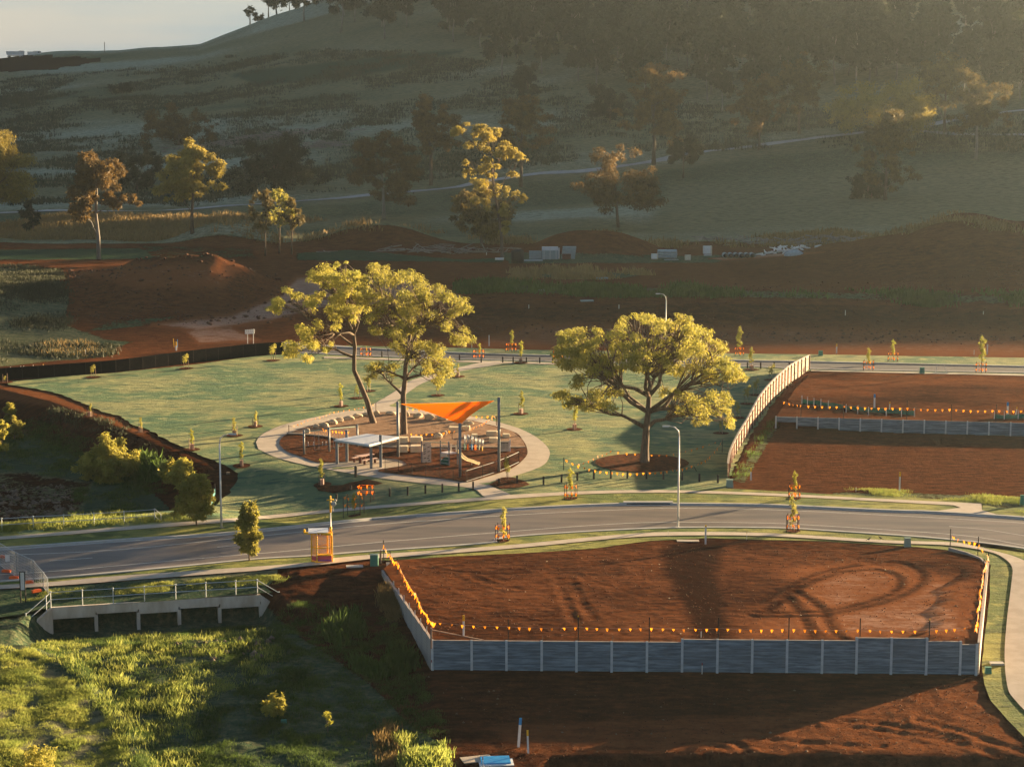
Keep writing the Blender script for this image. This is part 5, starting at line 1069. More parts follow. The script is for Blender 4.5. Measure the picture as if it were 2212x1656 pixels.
for f_, x_, y_, w_, h_, lb_ in (('B', 370, 355, 160, 100, 'sandstone boulder under the sail, left of three in the back row'), ('B', 560, 385, 170, 110, 'flat faced sandstone boulder under the sail, middle of three in the back row'), ('B', 775, 390, 185, 110, 'sandstone boulder under the sail, right of three in the back row'), ('B', 1015, 415, 130, 80, 'sandstone boulder just behind the tip of the orange sail'), ('B', 1240, 470, 160, 80, 'low brown boulder in the mulch right of the sail tip'), ('B', 185, 325, 60, 90, 'small reddish boulder beside the trunk behind the sail'),
   ('B', 700, 710, 150, 110, 'sunlit rounded boulder between the climbing panel and the tower'), ('B', 800, 655, 130, 90, 'boulder behind the rounded one near the tower'),
   ('A', 530, 440, 110, 90, 'smallest pale boulder at the left end of the boulder row'), ('A', 690, 350, 120, 90, 'white sunlit boulder near the left end of the boulder row'), ('A', 825, 335, 150, 90, 'boulder with a sunlit right face beside the swing frame'), ('A', 965, 285, 150, 90, 'tan angular boulder in the row behind the swings'), ('A', 1085, 245, 135, 85, 'golden boulder in the row behind the swings'), ('A', 1240, 215, 180, 80, 'dark shaded boulder in the row behind the swings'), ('A', 1395, 170, 160, 80, 'grey brown boulder left of the leaning trunk'), ('A', 1550, 145, 150, 70, 'flat boulder touching the leaning trunk'), ('A', 1725, 130, 90, 90, 'upright boulder lit at its right edge behind the leaning trunk'), ('A', 1960, 125, 180, 80, 'wide boulder beside the left mast of the sail')):
    u_, v_ = (uvA if f_ == 'A' else uvB)(x_, y_); boulder(u_, v_, w_ * .1252, h_ * .1252, lb_)
# low pool type fence
fp = [(832, 1018.6), (861, 1024), (890, 1028.7), (920, 1032.5), (950.5, 1036.3), (979, 1040), (1007, 1043.7), (1042.7, 1032.4), (1075, 1022), (1099, 1012), (1121, 1001.5)]
pf = [T(u, v) for u, v in fp]; fz0 = pf[0]; pool = thing('playground_fence', 'low black steel picket fence along the front of the playground', 'fence', fz0)
for i_, p in enumerate(pf): mb = MB(); mb.box(p - fz0 + Vector((0, 0, .66)), (.055, .055, 1.32)); link('post', mb.mesh('post', 'black'), pool)
for i_ in range(len(pf) - 1):
    a_, b_ = pf[i_] - fz0, pf[i_ + 1] - fz0
    for hh in (1.2, .2): mb = MB(); mb.bar(a_ + Vector((0, 0, hh)), b_ + Vector((0, 0, hh)), .035); link('rail', mb.mesh('rail', 'greypost' if i_ > 5 else 'black'), pool)
    mb = MB(); n_ = int((b_ - a_).length / .13)
    for k in range(1, n_): q = a_.lerp(b_, k / n_); mb.box(q + Vector((0, 0, .68)), (.016, .016, 1.1))
    o = link('pickets', mb.mesh('pickets', 'black'), pool); o['kind'] = 'stuff'
# ------------------------------------------------------------------ street furniture and small things
def lamp(u, vb, vt, side, label, hd_ang=0.0):
    p = T(u, vb); h = (vb - vt) * mpp(p) * 1.01; r_ = thing('street_lamp', label, 'street lamp', p, 0, 'street lamps')
    mb = MB(); mb.tube([(0, 0, -.1), (0, 0, h * .9)], [.09, .058], 12); link('pole', mb.mesh('pole', 'steel_pole', True), r_)
    mb = MB(); mb.tube([(0, 0, h * .9), (side * .08, 0, h * .955), (side * .35, 0, h * .988), (side * .75, 0, h)], [.058, .048, .040, .035], 10); link('arm', mb.mesh('arm', 'steel_pole', True), r_)
    mb = MB(); mb.box((side * 1.1, 0, h + .01), (.62, .22, .08)); mb.box((side * 1.15, 0, h - .055), (.5, .2, .03)); link('lamp_head', mb.mesh('lamp_head', 'steel'), r_)
    mb = MB(); mb.box((0, 0, .04), (.42, .42, .1)); mb.box((.12, 0, .8), (.02, .12, .35)); link('base_plate', mb.mesh('base_plate', 'steel_pole'), r_)
lamp(1464.5, 1140, 919, -1, 'tall pale street lamp in front of the lawn tree, on the near verge')
lamp(478.5, 1142, 936, 1, 'pale street lamp on the far verge at left beside the young street tree')
lamp(1437.5, 773, 635, -1, 'distant street lamp rising behind the crown of the lawn tree')
def bollard(u, v, h, label, fn=T, group='dark timber bollards', w_=.17):
    p = fn(u, v); mb = MB(); mb.box((0, 0, h / 2 - .1), (w_, w_, h + .2)); t = h; mb.add([(-w_ / 2, -w_ / 2, t), (w_ / 2, -w_ / 2, t), (w_ / 2, w_ / 2, t), (-w_ / 2, w_ / 2, t), (0, 0, t + .05)], [(0, 1, 4), (1, 2, 4), (2, 3, 4), (3, 0, 4)])
    o = link('bollard', mb.mesh('bollard', 'darkpost'), None, p); tag(o, label, 'bollard', group); return o
fb = [(842, 1073.7), (880.7, 1071), (919, 1067.5), (955.6, 1065), (991, 1062.5), (1022, 1060)]
for i, (u, v) in enumerate(fb): bollard(u, v, .85, f'{ORD[i]} bollard from the left in the front row below the playground path', group='bollards below the playground')
fb = [(1117, 1046.5), (1174, 1048.7), (1213, 1043.7), (1247, 1040), (1282.6, 1036.5), (1319.4, 1035), (1355, 1035), (1396.6, 1036), (1433, 1037.4), (1473.5, 1038.7), (1510.6, 1042), (1550.6, 1045)]
for i, (u, v) in enumerate(fb): bollard(u, v, .85, f'{ORD[i]} bollard from the left in the row in front of the lawn tree', group='bollards in front of the lawn tree')
fb = [(798.5, 771), (825, 772), (992.6, 779.5), (1039.5, 784.5), (1086, 784.5), (1108.5, 785), (1137, 785.5), (1166, 786), (1193.7, 786.5), (1614.5, 797), (1643, 797.5), (1672, 796), (1705, 797)]
for i, (u, v) in enumerate(fb): bollard(u, v, .85, f'{ORD[i]} bollard from the left in the back row along the far road', group='bollards along the far road')
bollard(768.5, 1031.5, 1.1, 'tall dark post alone on the path left of the black picket fence', w_=.24)
bollard(727, 1085, .8, 'single dark bollard in the shaded hollow left of the yellow shelter pole')
bollard(758, 1060, .5, 'short dark stub on the grass beside the orange flagged stakes')
bollard(1078, 1046, .55, 'short dark stub in the bark bed beside the small tree')
def marker(u, vb, vt, col, label, wd=.11, dep=.03, tilt=0, fn=G, cf=.22, group=None, body='white'):
    p = fn(u, vb); h = (vb - vt) * mpp(p); r_ = thing('marker_post', label, 'marker post', p, 0, group); r_.rotation_euler = (0, tilt, 0)
    mb = MB(); mb.box((0, 0, h * (1 - cf) / 2 - .06), (wd, dep, h * (1 - cf) + .12)); link('post', mb.mesh('post', body), r_)
    mb = MB(); mb.box((0, 0, h * (1 - cf / 2)), (wd + .004, dep + .004, h * cf)); link('coloured_top', mb.mesh('coloured_top', col), r_); return r_
marker(1120, 1612, 1547, 'blue', 'leaning white marker post with a blue top in the foreground dirt', .16, .04, .07, cf=.24)
marker(1141, 1627, 1574, 'yellow', 'white marker post with a yellow top, right of the blue topped one', .11, .04, -.03, cf=.24)
marker(1043, 1662, 1632, 'red', 'small white peg with a red top at the bottom edge by the blue lid', .05, .04, 0)
marker(932.5, 1447, 1424, 'red', 'small white peg with a red top at the left foot of the long wall', .05, .04)
marker(1516.5, 1455, 1430, 'red', 'small white peg with a red top standing in front of the middle of the wall', .05, .04)
marker(1514.5, 1377, 1358, 'red', 'small white peg with a red top just behind the wall capping', .05, .04, fn=lambda u, v: hit(u, v, lotz0))
marker(1001.5, 1373, 1327, 'yellow', 'white post with a yellow top inside the lot behind the left end of the wall', .13, .05, fn=lambda u, v: hit(u, v, lotz0), cf=.28)
marker(1524, 1176, 1132.5, 'yellow', 'cream post at the back edge of the lot right of the lamp post', .13, .06, cf=.1)
marker(1443, 1159, 1146, 'white', 'thin short white stake on the near verge left of the cream post', .03, .03, fn=T)
marker(1613, 1165, 1147, 'yellow', 'thin short stake with a yellow tip right of the cream post', .03, .03, fn=T)
marker(1622, 1037, 1010, 'yellow', 'white post with a yellow top in the red lot beside the fence foot', .13, .05, cf=.3)
marker(1943, 1062, 1018, 'yellow', 'white post with a yellow top standing alone in the lower right lot', .13, .05, cf=.24)
marker(1849, 1062, 1052, 'white', 'thin short white stake left of the lone yellow topped post', .04, .03)
marker(1888.5, 889, 850.5, 'blue', 'thick white post with a blue top in the upper lot, left one', .19, .06, fn=lambda u, v: hit(u, v, lotBz), cf=.2)
marker(1921.5, 890, 867, 'yellow', 'cream stake right of the left blue topped post', .08, .04, fn=lambda u, v: hit(u, v, lotBz))
marker(2176, 901, 868, 'blue', 'thick white post with a blue top at the far right of the upper lot', .19, .06, fn=lambda u, v: hit(u, v, lotBz), cf=.25)
marker(2193, 903, 878, 'yellow', 'leaning cream stake beside the far right blue topped post', .10, .04, .12, fn=lambda u, v: hit(u, v, lotBz))
marker(1807, 763, 742, 'yellow', 'pale blue grey post with a cream top beyond the far road, behind the lots', .16, .05, cf=.3)
marker(2132.5, 765, 744, 'white', 'white post beyond the far road beside the tall golden sapling', .16, .05)
marker(2104, 766, 756, 'white', 'small white peg beyond the far road left of the golden sapling', .07, .05)
marker(1056.5, 747, 723.5, 'white', 'tall white peg beyond the far road right of the paired trees', .12, .05)
marker(1019, 751, 740, 'white', 'short white peg beyond the far road next to the tall one', .08, .05)
marker(1287.5, 930, 922, 'white', 'tiny white peg on the lawn under the lawn tree', .05, .03)
marker(380.5, 757, 738, 'yellow', 'fat white post with a yellow top behind the black screen fence', .22, .08, cf=.45)
marker(376, 750, 731, 'yellow', 'thin yellow stake left of the fat yellow topped post', .07, .05, -.06, body='yellow')
marker(383.5, 750, 733, 'blue', 'thin blue stake right of the fat yellow topped post', .07, .05, body='blue')
marker(185, 768, 755, 'white', 'thin bent pale blue marker on the grass below the track at left', .06, .03)
for i, (u, v) in enumerate(((1142.3, 667), (1337, 667), (1826, 679), (2124, 681))): marker(u, v + 1, v - 9, 'white', f'{ORD[i]} small white peg from the left on the dark red bank', .10, .05, group='white pegs on the red bank')
marker(1051, 551, 545, 'white', 'small white peg on the red bank behind the paired gum trees', .12, .05)
marker(145, 502, 494, 'blue', 'small pale blue stake on the grass right of the thin dark tree', .12, .05, -.1, body='blue')
for i, (u, v) in enumerate(((2, 803), (23, 797), (45, 795.5), (51.5, 795), (72, 793), (93.5, 791))): marker(u, v + 3, v - 5, 'yellow' if i == 5 else 'white', f'{ORD[i]} pale peg from the left poking above the black screen fence', .10, .05, group='pegs behind the black screen')
# star pickets
def picket(p, h, label, group='dark star pickets', mat='black', cap=None, lean=0):
    mb = MB(); r = .028
    for k in range(3): a_ = k * 2.0944 + .5; mb.bar((0, 0, h / 2 - .15 - (h + .3) / 2), (0, 0, h), .012, r * 2.2) if False else mb.box((math.cos(a_) * r * .6, math.sin(a_) * r * .6, h / 2 - .1), (r * 1.4, .012, h + .2), a_)
    if cap: mb.box((0, 0, h + .03), (.07, .07, .08), mi=1)
    o = link('star_picket', mb.mesh('star_picket', [mat, cap or mat]), None, p); o.rotation_euler = (0, lean, 0); tag(o, label, 'star picket', group); return o
def PL(u): x_ = (u - 1106) / F * (yw * cp + (CH - 1) * sp_); return Vector((x_, wy(x_) + .2, .95))
fronts = [(1098, 1.45), (1249, 1.65), (1402, 1.65), (1550.6, 1.68), (1701.6, 1.7), (1854, 1.7), (2002, 1.62)]
plain = 'dark star picket behind the long wall carrying the flag line'
FP = []
for i, (u, h) in enumerate(fronts): q = PL(u); q.z = float(lotz0(q.x, q.y)); FP.append(q + Vector((0, 0, .95))); picket(q, h, f'{ORD[i]} star picket from the left behind the long wall carrying flags', 'star pickets behind the long wall', cap='yellow' if i in (1, 6) else None)
for i, u in enumerate((1020, 1172, 1323, 1475, 1625, 1776, 1924, 2074)):
    q = PL(u); q.z = .93; mb = MB(); mb.tube([(0, 0, 0), (0, 0, .42)], .012, 5); o = link('bar_end', mb.mesh('bar_end', 'black'), None, q - Vector((0, .2, 0))); tag(o, f'{ORD[i]} thin steel bar from the left sticking up from a wall post', 'steel bar', 'steel bars on the wall posts')
q = W(931.5, 1395, 1.0); mb = MB(); mb.box((0, 0, .55), (.12, .12, 1.4)); o = link('corner_post', mb.mesh('corner_post', 'paling'), None, q); tag(o, 'pale timber post at the left front corner of the long wall', 'post')
mb = MB(); mb.bar((0, 0, 1.1), (3.4, .9, .15), .06); o = link('timber_brace', mb.mesh('timber_brace', 'paling'), None, q); tag(o, 'thin sloping timber brace from the corner post down behind the wall', 'timber')
def bunting(pts, label, spacing, sag=.12, fl=.17, drop=0, group='orange flag lines'):
    o0 = pts[0].copy(); r_ = thing('bunting', label, 'bunting', o0, 0, group); path = []
    for a_, b_ in zip(pts[:-1], pts[1:]):
        n_ = max(3, int((b_ - a_).length / .5))
        for k in range(n_): t = k / n_; q = a_.lerp(b_, t); q.z -= sag * 4 * t * (1 - t); path.append(q)
    path.append(pts[-1]); mb = MB(); mb.tube([p - o0 for p in path], .012, 4); link('string', mb.mesh('string', 'paling'), r_)
    acc = 0; nxt = spacing * .5; rs_ = np.random.RandomState(int(abs(o0.x * 31 + o0.y)) % 9999); ms = {}
    for a_, b_ in zip(path[:-1], path[1:]):
        L_ = (b_ - a_).length; d = (b_ - a_).normalized()
        while nxt < acc + L_:
            c = a_ + d * (nxt - acc) - o0; key = (round(d.x, 1), round(d.y, 1), rs_.randint(2))
            if key not in ms:
                w2_ = fl / 2; n_ = Vector((-d.y, d.x, 0)).normalized() * .02 * (1 if key[2] else -1); f = MB(); h2 = Vector((d.x, d.y, 0)).normalized()
                f.add([h2 * -w2_, h2 * w2_, h2 * w2_ * .75 + n_ * 2 - Vector((0, 0, fl * .55)), Vector((0, 0, -fl * 1.25)) + n_ * 5, h2 * -w2_ * .75 + n_ * 2 - Vector((0, 0, fl * .55))], [(0, 1, 2, 3, 4)]); ms[key] = f.mesh('flag', 'orange')
            o = link('flag', ms[key], r_, c); o.rotation_euler = (rs_.normal() * .12, rs_.normal() * .1, rs_.normal() * .3); nxt += spacing * (.9 + .2 * rs_.rand())
        acc += L_
lc = W(940, 1338, 2.2); ends = [W(2105, 1352, 2.0)]
bunting([Vector((lotA[0][0] + .15, yw + .3, 1.95 + .15))] + FP + [Vector((lotA[1][0] - .15, yw + .4, 1.8))], 'long line of orange triangle flags along the top of the foreground wall', .73, .07, .175)
# left side pickets and flags
LS = [(822, 1213, 1165), (836, 1229, 1188), (851, 1240, 1205), (893.7, 1319, 1280), (912, 1352, 1316)]
ls = []
for i, (u, vb, vt) in enumerate(LS):
    p = hit(u, vb, zt if i < 2 else lotz0); p.x += .25; h = (vb - vt) * mpp(p); picket(p, h, f'{ORD[i]} star picket from the street along the left side wall', 'star pickets on the left side wall'); ls.append(p + Vector((0, 0, h * .82)))
mb = MB(); mb.box((0, 0, .5), (.13, .13, 1.1)); o = link('timber_post', mb.mesh('timber_post', 'paling'), None, T(822.5, 1216)); tag(o, 'stout pale timber post at the street end of the left side wall', 'post')
bunting([*ls, Vector((lotA[0][0] + .2, yw + .4, 2.05))], 'thick drooping line of orange flags down the left side wall', .34, .25, .27)
for i in range(7):
    q = lw0.lerp(lw1, .08 + .11 * i); t_ = .08 + .11 * i; mb = MB(); mb.tube([(0, 0, 0), (0, 0, .45)], .03, 6); o = link('bar_end', mb.mesh('bar_end', 'wallpost'), None, Vector((q.x, q.y, 1.02 - .82 * t_))); tag(o, f'{ORD[i]} pale stub standing on the left side wall from its front corner', 'steel bar', 'stubs on the left side wall')
# right side pickets and flags
RS = [(2052, 1190, 1141), (2112, 1206, 1157.5), (2134.5, 1222, 1190)]; rs2 = []
for i, (u, vb, vt) in enumerate(RS):
    p = T(u, vb); h = (vb - vt) * mpp(p); picket(p, h, ('tall dark picket at the back right corner of the lot by the footpath', 'tall dark picket in the middle of the curved garden wall', 'dark picket at the top of the pale side wall on the right')[i], 'pickets round the back right corner'); rs2.append(p + Vector((0, 0, h * .72)))
bunting(rs2, 'short line of pale orange flags at the back right corner of the lot', .6, .15, .26)
e1 = Vector(lotA[1]); bunting([rs2[-1]] + [Vector((Vector(lotA[3]).lerp(e1, t).x - .12, Vector(lotA[3]).lerp(e1, t).y, 1.1 + .9 * t)) for t in (.25, .5, .75, 1.0)], 'orange flags bunched along the inside of the right side wall', .34, .18, .26)
for i in range(5): q = Vector(lotA[3]).lerp(e1, .12 + .19 * i); picket(Vector((q.x - .15, q.y, .2 + .7 * i / 5)), 1.25, f'{ORD[i]} picket from the back inside the right side wall', 'pickets inside the right side wall')
# upper lot flags, pickets and silt fences
fB = lambda u, v: hit(u, v, lotBz)
ub = [(1731.5, 905, 862), (1825, 906, 872), (1962, 909, 866.5), (2058, 910, 874), (2153.5, 912, 874)]; up_ = []
for i, (u, vb, vt) in enumerate(ub): p = Vector((wl[0][0] + (wl[1][0] - wl[0][0]) * (u - 1676) / 554, wl[0][1] + (wl[1][1] - wl[0][1]) * (u - 1676) / 554 + .2, 1.36)); picket(p, (vb - vt) * mpp(p), f'{ORD[i]} star picket from the left behind the far grey wall', 'pickets behind the far grey wall', 'darkpost'); up_.append(p + Vector((0, 0, (906 - 880) * mpp(p))))
bunting([W(1690, 866, 2.6)] + up_ + [up_[-1] + Vector((4, .2, 0))], 'line of orange flags above the green silt fence in the upper right lot', .75, .1, .22)
def silt(pts, label, stakes):
    q = [fB(u, v) for u, v in smooth(pts, 4)]; o0 = q[0].copy(); r_ = thing('silt_fence', label, 'silt fence', o0); mb = MB(); vs = []
    for i, p in enumerate(q):
        h = .42 + .08 * math.sin(i * 1.7)
        for s_ in (-.012, .012): vs += [(p - o0 + Vector((0, s_ - .18, -.02))), (p - o0 + Vector((0, s_, h)))]
    fs = []
    for i in range(len(q) - 1): b4 = 4 * i; fs += [(b4, b4 + 4, b4 + 5, b4 + 1), (b4 + 2, b4 + 3, b4 + 7, b4 + 6), (b4 + 1, b4 + 5, b4 + 7, b4 + 3)]
    mb.add(vs, fs); link('cloth', mb.mesh('cloth', 'silt'), r_)
    for u, v in stakes: p = fB(u, v); mb = MB(); mb.box(p - o0 + Vector((0, -.03, .45)), (.07, .03, 1.0)); link('stake', mb.mesh('stake', 'white'), r_)
silt([(1733, 871), (1760, 873), (1800, 879), (1850, 886), (1900, 890), (1945, 893), (1976, 897)], 'green silt fence on short white stakes in the upper right lot, long left piece', [(1732, 872), (1744, 874), (1758, 877), (1773, 879.5), (1789, 883), (1827.5, 891), (1852.5, 894), (1875.5, 897), (1914, 898.5), (1947, 900), (1975, 899)])
silt([(2148, 903), (2175, 904), (2200, 903), (2240, 902)], 'green silt fence at the right edge of the upper lot', [(2147.5, 905), (2169, 905.5), (2199, 905)])
# tree protection flags round the lawn tree
tp_ = [(1217.5, 1017, 988), (1506, 1020, 1004), (1560, 979, 948)]; tt_ = []
for i, (u, vb, vt) in enumerate(tp_): p = T(u, vb); h = (vb - vt) * mpp(p) * (1 if i != 1 else 1.0); picket(p, h, ('dark picket left of the bark ring under the lawn tree', 'dark leaning picket right of the bark ring', 'dark picket near the fence behind the bark ring')[i], 'pickets round the lawn tree', lean=-.5 if i == 1 else 0); tt_.append(p + Vector((0, 0, h * .95)))
g_ = lambda u, v, h: T(u, v) + Vector((0, 0, h))
bunting([tt_[0], g_(1266, 1022, .55), g_(1324, 1030, .5), g_(1394, 1031, .5), g_(1450, 1027, .6), tt_[1] + Vector((-.5, 0, 0)), g_(1530, 1008, .9), tt_[2]], 'sagging line of orange flags round the front of the bark ring', .62, .12, .22)
bunting([tt_[0] + Vector((0, .2, 0)), g_(1246, 1012, .4), g_(1290, 1000, .7), g_(1320, 992, .9), g_(1380, 992, .6), g_(1450, 994, .6), tt_[2] + Vector((-.2, .3, -.1))], 'line of orange flags behind the trunk of the lawn tree', .8, .1, .18)
# playground flags
pk = [((224, 430), (0, 235)), ((1716, 40), (0, -60))]
bunting([T(*uvA(215, 430)) + Vector((0, 0, .9)), T(*uvA(500, 330)) + Vector((0, 0, .9)), T(*uvA(1000, 170)) + Vector((0, 0, .9)), T(*uvA(1716, 30)) + Vector((0, 0, .9))], 'faint orange flag line along the ring path behind the boulders', .8, .1, .17)
bunting([T(*uvA(780, 440)) + Vector((0, 0, .75)), T(*uvA(1250, 500)) + Vector((0, 0, .75))], 'orange flag line hanging behind the swings', .42, .1, .24)
bunting([T(*uvB(200, 660)) + Vector((0, 0, .55)), T(*uvB(520, 680)) + Vector((0, 0, .55)), T(*uvB(945, 690)) + Vector((0, 0, 1.0)), T(*uvB(1250, 650)) + Vector((0, 0, .9)), T(*uvB(1715, 470)) + Vector((0, 0, 1.3))], 'orange flag line above the sandstone blocks in the playground', .62, .15, .22)
bunting([T(*uvB(130, 230)) + Vector((0, 0, .6)), T(*uvB(700, 260)) + Vector((0, 0, .6)), T(*uvB(1300, 390)) + Vector((0, 0, .7)), T(*uvB(1715, 440)) + Vector((0, 0, 1.1))], 'orange flag line along the path behind the sail', .75, .1, .22)
for k, (xy, h, lb_) in enumerate(((uvA(215, 432), 1.05, 'thin picket at the left end of the playground edging'), (uvA(1716, 40), 1.0, 'thin picket beside the path behind the leaning trunk'), (uvB(955, 720), 1.05, 'thin picket with a pale cap above the play tower'), (uvB(1718, 470), 1.2, 'thin picket left of the tallest sail mast'))): picket(T(*xy), h, lb_, 'pickets round the playground', 'timber')
# ------------------------------------------------------------------ saplings
def sapling_mesh(h, w_, seed, leaf='leaf_green', l=.16, n=7, npl=42, low=.35, bare=False):
    rs_ = np.random.RandomState(seed); mb = MB(); mb.tube([(0, 0, -.05), (.02, 0, h * .5), (0, .02, h * .95)], [.03, .022, .008], 6); bl, rad = [], []
    for k in range(n):
        z = h * (low + (1 - low) * (k + .5) / n); r = w_ * .5 * (1 - .5 * abs((k + .5) / n - .45)); a_ = rs_.rand() * 6.28; q = (r * .45 * math.cos(a_), r * .45 * math.sin(a_), z); bl.append(q); rad.append(r * .62)
        mb.tube([(0, 0, z - .15), q], [.010, .005], 4)
    return mb.mesh('stem', 'bark', True), leafmesh('crown', bl, rad, npl, l, leaf, rs_)
SV = [sapling_mesh(2.1, .8, 1, 'leaf_green'), sapling_mesh(2.3, .62, 2, 'leaf_green', n=9), sapling_mesh(1.7, .9, 3, 'leaf_gold', n=6, low=.5), sapling_mesh(2.0, .55, 4, 'leaf_gold', n=8, low=.2)]
SVH = [2.1, 2.3, 1.7, 2.0]
mb = MB(); mb.box((.30, 0, .55), (.05, .03, 1.25)); stake1 = mb.mesh('stake', 'paling'); mb = MB(); mb.box((-.28, .1, .5), (.05, .03, 1.1)); stake2 = mb.mesh('stake', 'paling')
mb = MB(); mb.tube([(-.15, 0, .02), (-.15, 0, .55)], .012, 4); mb.add([(math.cos(a_) * .22, math.sin(a_) * .22, z) for z in (0, .62) for a_ in (0, 1.57, 3.14, 4.71)], [(0, 1, 5, 4), (1, 2, 6, 5), (2, 3, 7, 6), (3, 0, 4, 7)])
M['guard'] = leafmat('pale_tree_guard', (.42, .30, .26), (.36, .27, .22), .5)
guard = mb.mesh('tree_guard', 'guard')
SL = [(11, 828, 813, 2, 'short sapling at the very left end of the lawn under the black screen'), (201.7, 817, 789, 2, 'sapling by the left part of the black screen fence'), (402, 798, 765.5, 2, 'sapling in front of the middle of the black screen fence'), (590.6, 780.5, 744, 2, 'sapling at the right end of the black screen fence'),
 (989, 815.6, 785.6, 3, 'small sapling beside the path junction behind the paired gum trees'), (195.4, 902, 872, 3, 'sapling on the bare rim of the lawn at far left'), (304, 936, 902, 3, 'sapling on the lawn rim above the round bush'), (414.6, 973.5, 928, 1, 'sapling on the lawn rim left of the lamp post top'), (507, 943.5, 902, 3, 'sapling with dark mulch just right of the left lamp head'),
 (522, 1008.6, 956, 1, 'tall thin sapling beside the left lamp post where the lawn drops'), (552, 923.5, 888, 3, 'sapling on the lawn left of the ring path'), (737, 879.6, 829, 1, 'tall sapling on the lawn left of the leaning trunk'), (772, 862, 832, 0, 'small sapling just left of the leaning trunk'), (796, 847, 817, 0, 'small sapling hidden behind the leaning trunk'),
 (946, 856, 822, 0, 'sapling on the lawn right of the upper path'), (695.8, 1050, 992, 1, 'leafy sapling in front of the left side of the picnic shelter'), (1097, 1037.4, 988, 0, 'leafy young tree in the bark bed at the front path corner'), (1126, 896, 844.5, 1, 'sapling on the lawn right of the sail'), (1241, 929.7, 868, 1, 'sapling under the left side of the lawn tree'),
 (1614.5, 874.6, 834, 2, 'sapling near the middle of the timber fence, nearer one'), (1633, 855.8, 820, 2, 'sapling near the middle of the timber fence, farther one'), (1558, 938.5, 910, 0, 'sapling under the right side of the lawn tree'), (1593, 905, 868, 0, 'faint sapling between the lawn tree and the fence'), (1125, 785.5, 738, 1, 'sapling by the far road left of the lawn tree'),
 (1623, 800.6, 750.5, 1, 'thin sapling by the far road right of the lawn tree'), (1666.5, 823, 788, 2, 'sapling near the top end of the timber fence')]
for i, (u, vb, vt, k, lb_) in enumerate(SL):
    p = T(u, vb); h = (vb - vt) * mpp(p); sc = h / SVH[k]; r_ = thing('sapling', lb_, 'sapling', p + Vector((0, 0, .1)), (i * 1.3) % 6.28 if k != 2 else 0, 'young saplings planted on the park lawn')
    for nm, me in (('stem', SV[k][0]), ('crown', SV[k][1])): o = link(nm, me, r_); o.scale = (sc * .95, sc * .95, sc)
    link('stake', stake1, r_); link('stake', stake2, r_)
    if k in (1, 3): link('tree_guard', guard, r_)
    disc(u, vb, .85 if vb > 840 else .95, off=.165)
bb = T(1100, 1043); drape('mulch_bed', PXP([(1056, 1050), (1075, 1040), (1106, 1036), (1130, 1040), (1146, 1050), (1120, 1056), (1085, 1058)]), .7, .16, 'mulch', rag=.1)
drape('mulch_bed', PXP([(676, 1052), (740, 1050), (790, 1038), (825, 1046), (790, 1056), (720, 1068), (690, 1062)]), .7, .155, 'mulch', rag=.35)
# staked street trees with orange flags
def flagmesh(seed):
    rs_ = np.random.RandomState(seed); f = MB()
    for q in range(2):
        a_ = rs_.rand() * 3.14; h2 = Vector((math.cos(a_), math.sin(a_), 0)) * .085; n_ = Vector((-h2.y, h2.x, 0)) * .5; f.add([-h2, h2, h2 * .8 + n_ - Vector((0, 0, .12)), n_ * 1.6 - Vector((0, 0, .26)), -h2 * .8 + n_ - Vector((0, 0, .16))], [(0, 1, 2, 3, 4)])
    return f.mesh('flag', 'orange')
FM = [flagmesh(k) for k in range(5)]
def guardset(p, label, s=.62, h=1.45, rows=(1.25, .5), nst=4, extra=0):
    r_ = thing('stake_guard', label, 'tree stakes', p, 0, 'dark stakes with orange flags round young street trees'); rs_ = np.random.RandomState(int(p.x * 10) % 997)
    cs = [(-s, -s * .5), (-s * .7, s * .6), (s * .55, -s * .4), (s * .85, s * .5)]
    for (x_, y_) in cs: mb = MB(); mb.box((x_, y_, h / 2 - .05), (.055, .055, h + .1)); link('stake', mb.mesh('stake', 'timber' if x_ > 0 else 'darkpost'), r_)
    for z_ in rows:
        mb = MB(); ring_ = [cs[0], cs[2], cs[3], cs[1]]
        for q in range(4): mb.bar((*ring_[q], z_), (*ring_[(q + 1) % 4], z_), .015)
        link('tape', mb.mesh('tape', 'orange'), r_)
        for q in range(4):
            a_, b_ = ring_[q], ring_[(q + 1) % 4]
            for f in ((.3, .7) if q == 0 else (.5,)): o = link('flag', FM[rs_.randint(5)], r_, (a_[0] + (b_[0] - a_[0]) * f, a_[1] + (b_[1] - a_[1]) * f, z_ - .02)); o.rotation_euler = (0, rs_.normal() * .15, rs_.rand() * 3)
    return r_
GT = [(766, 1116.3, 1065, 'behind the yellow shelter pole', 1.9, .95), (1086.6, 1170.5, 1094, 'on the near verge left of the lamp post', 1.45, .62), (1233.8, 1079, 1012, 'on the far verge below the lawn tree', 1.4, .62), (1716.6, 1079, 1018, 'on the far verge right of the timber fence foot', 1.4, .6), (1713, 1150, 1068, 'on the near verge below the fence foot', 1.5, .6),
 (791, 771.5, 748, 'by the far road behind the leaning tree', 1.3, .8), (1035, 776, 742, 'by the far road just right of the paired trees', 1.3, .8), (1105, 761, 715, 'across the far road, left of the lawn tree', 1.3, .8), (1206, 777, 742, 'by the far road left of the lawn tree', 1.3, .7), (1598, 770, 705, 'across the far road right of the lawn tree', 1.3, .7),
 (1877, 801, 752, 'on the verge above the upper lot', 1.35, .8), (1929.6, 782, 735, 'across the far road behind the upper lot', 1.35, .8), (2120, 806, 727, 'near the right end of the far road', 1.35, .8)]
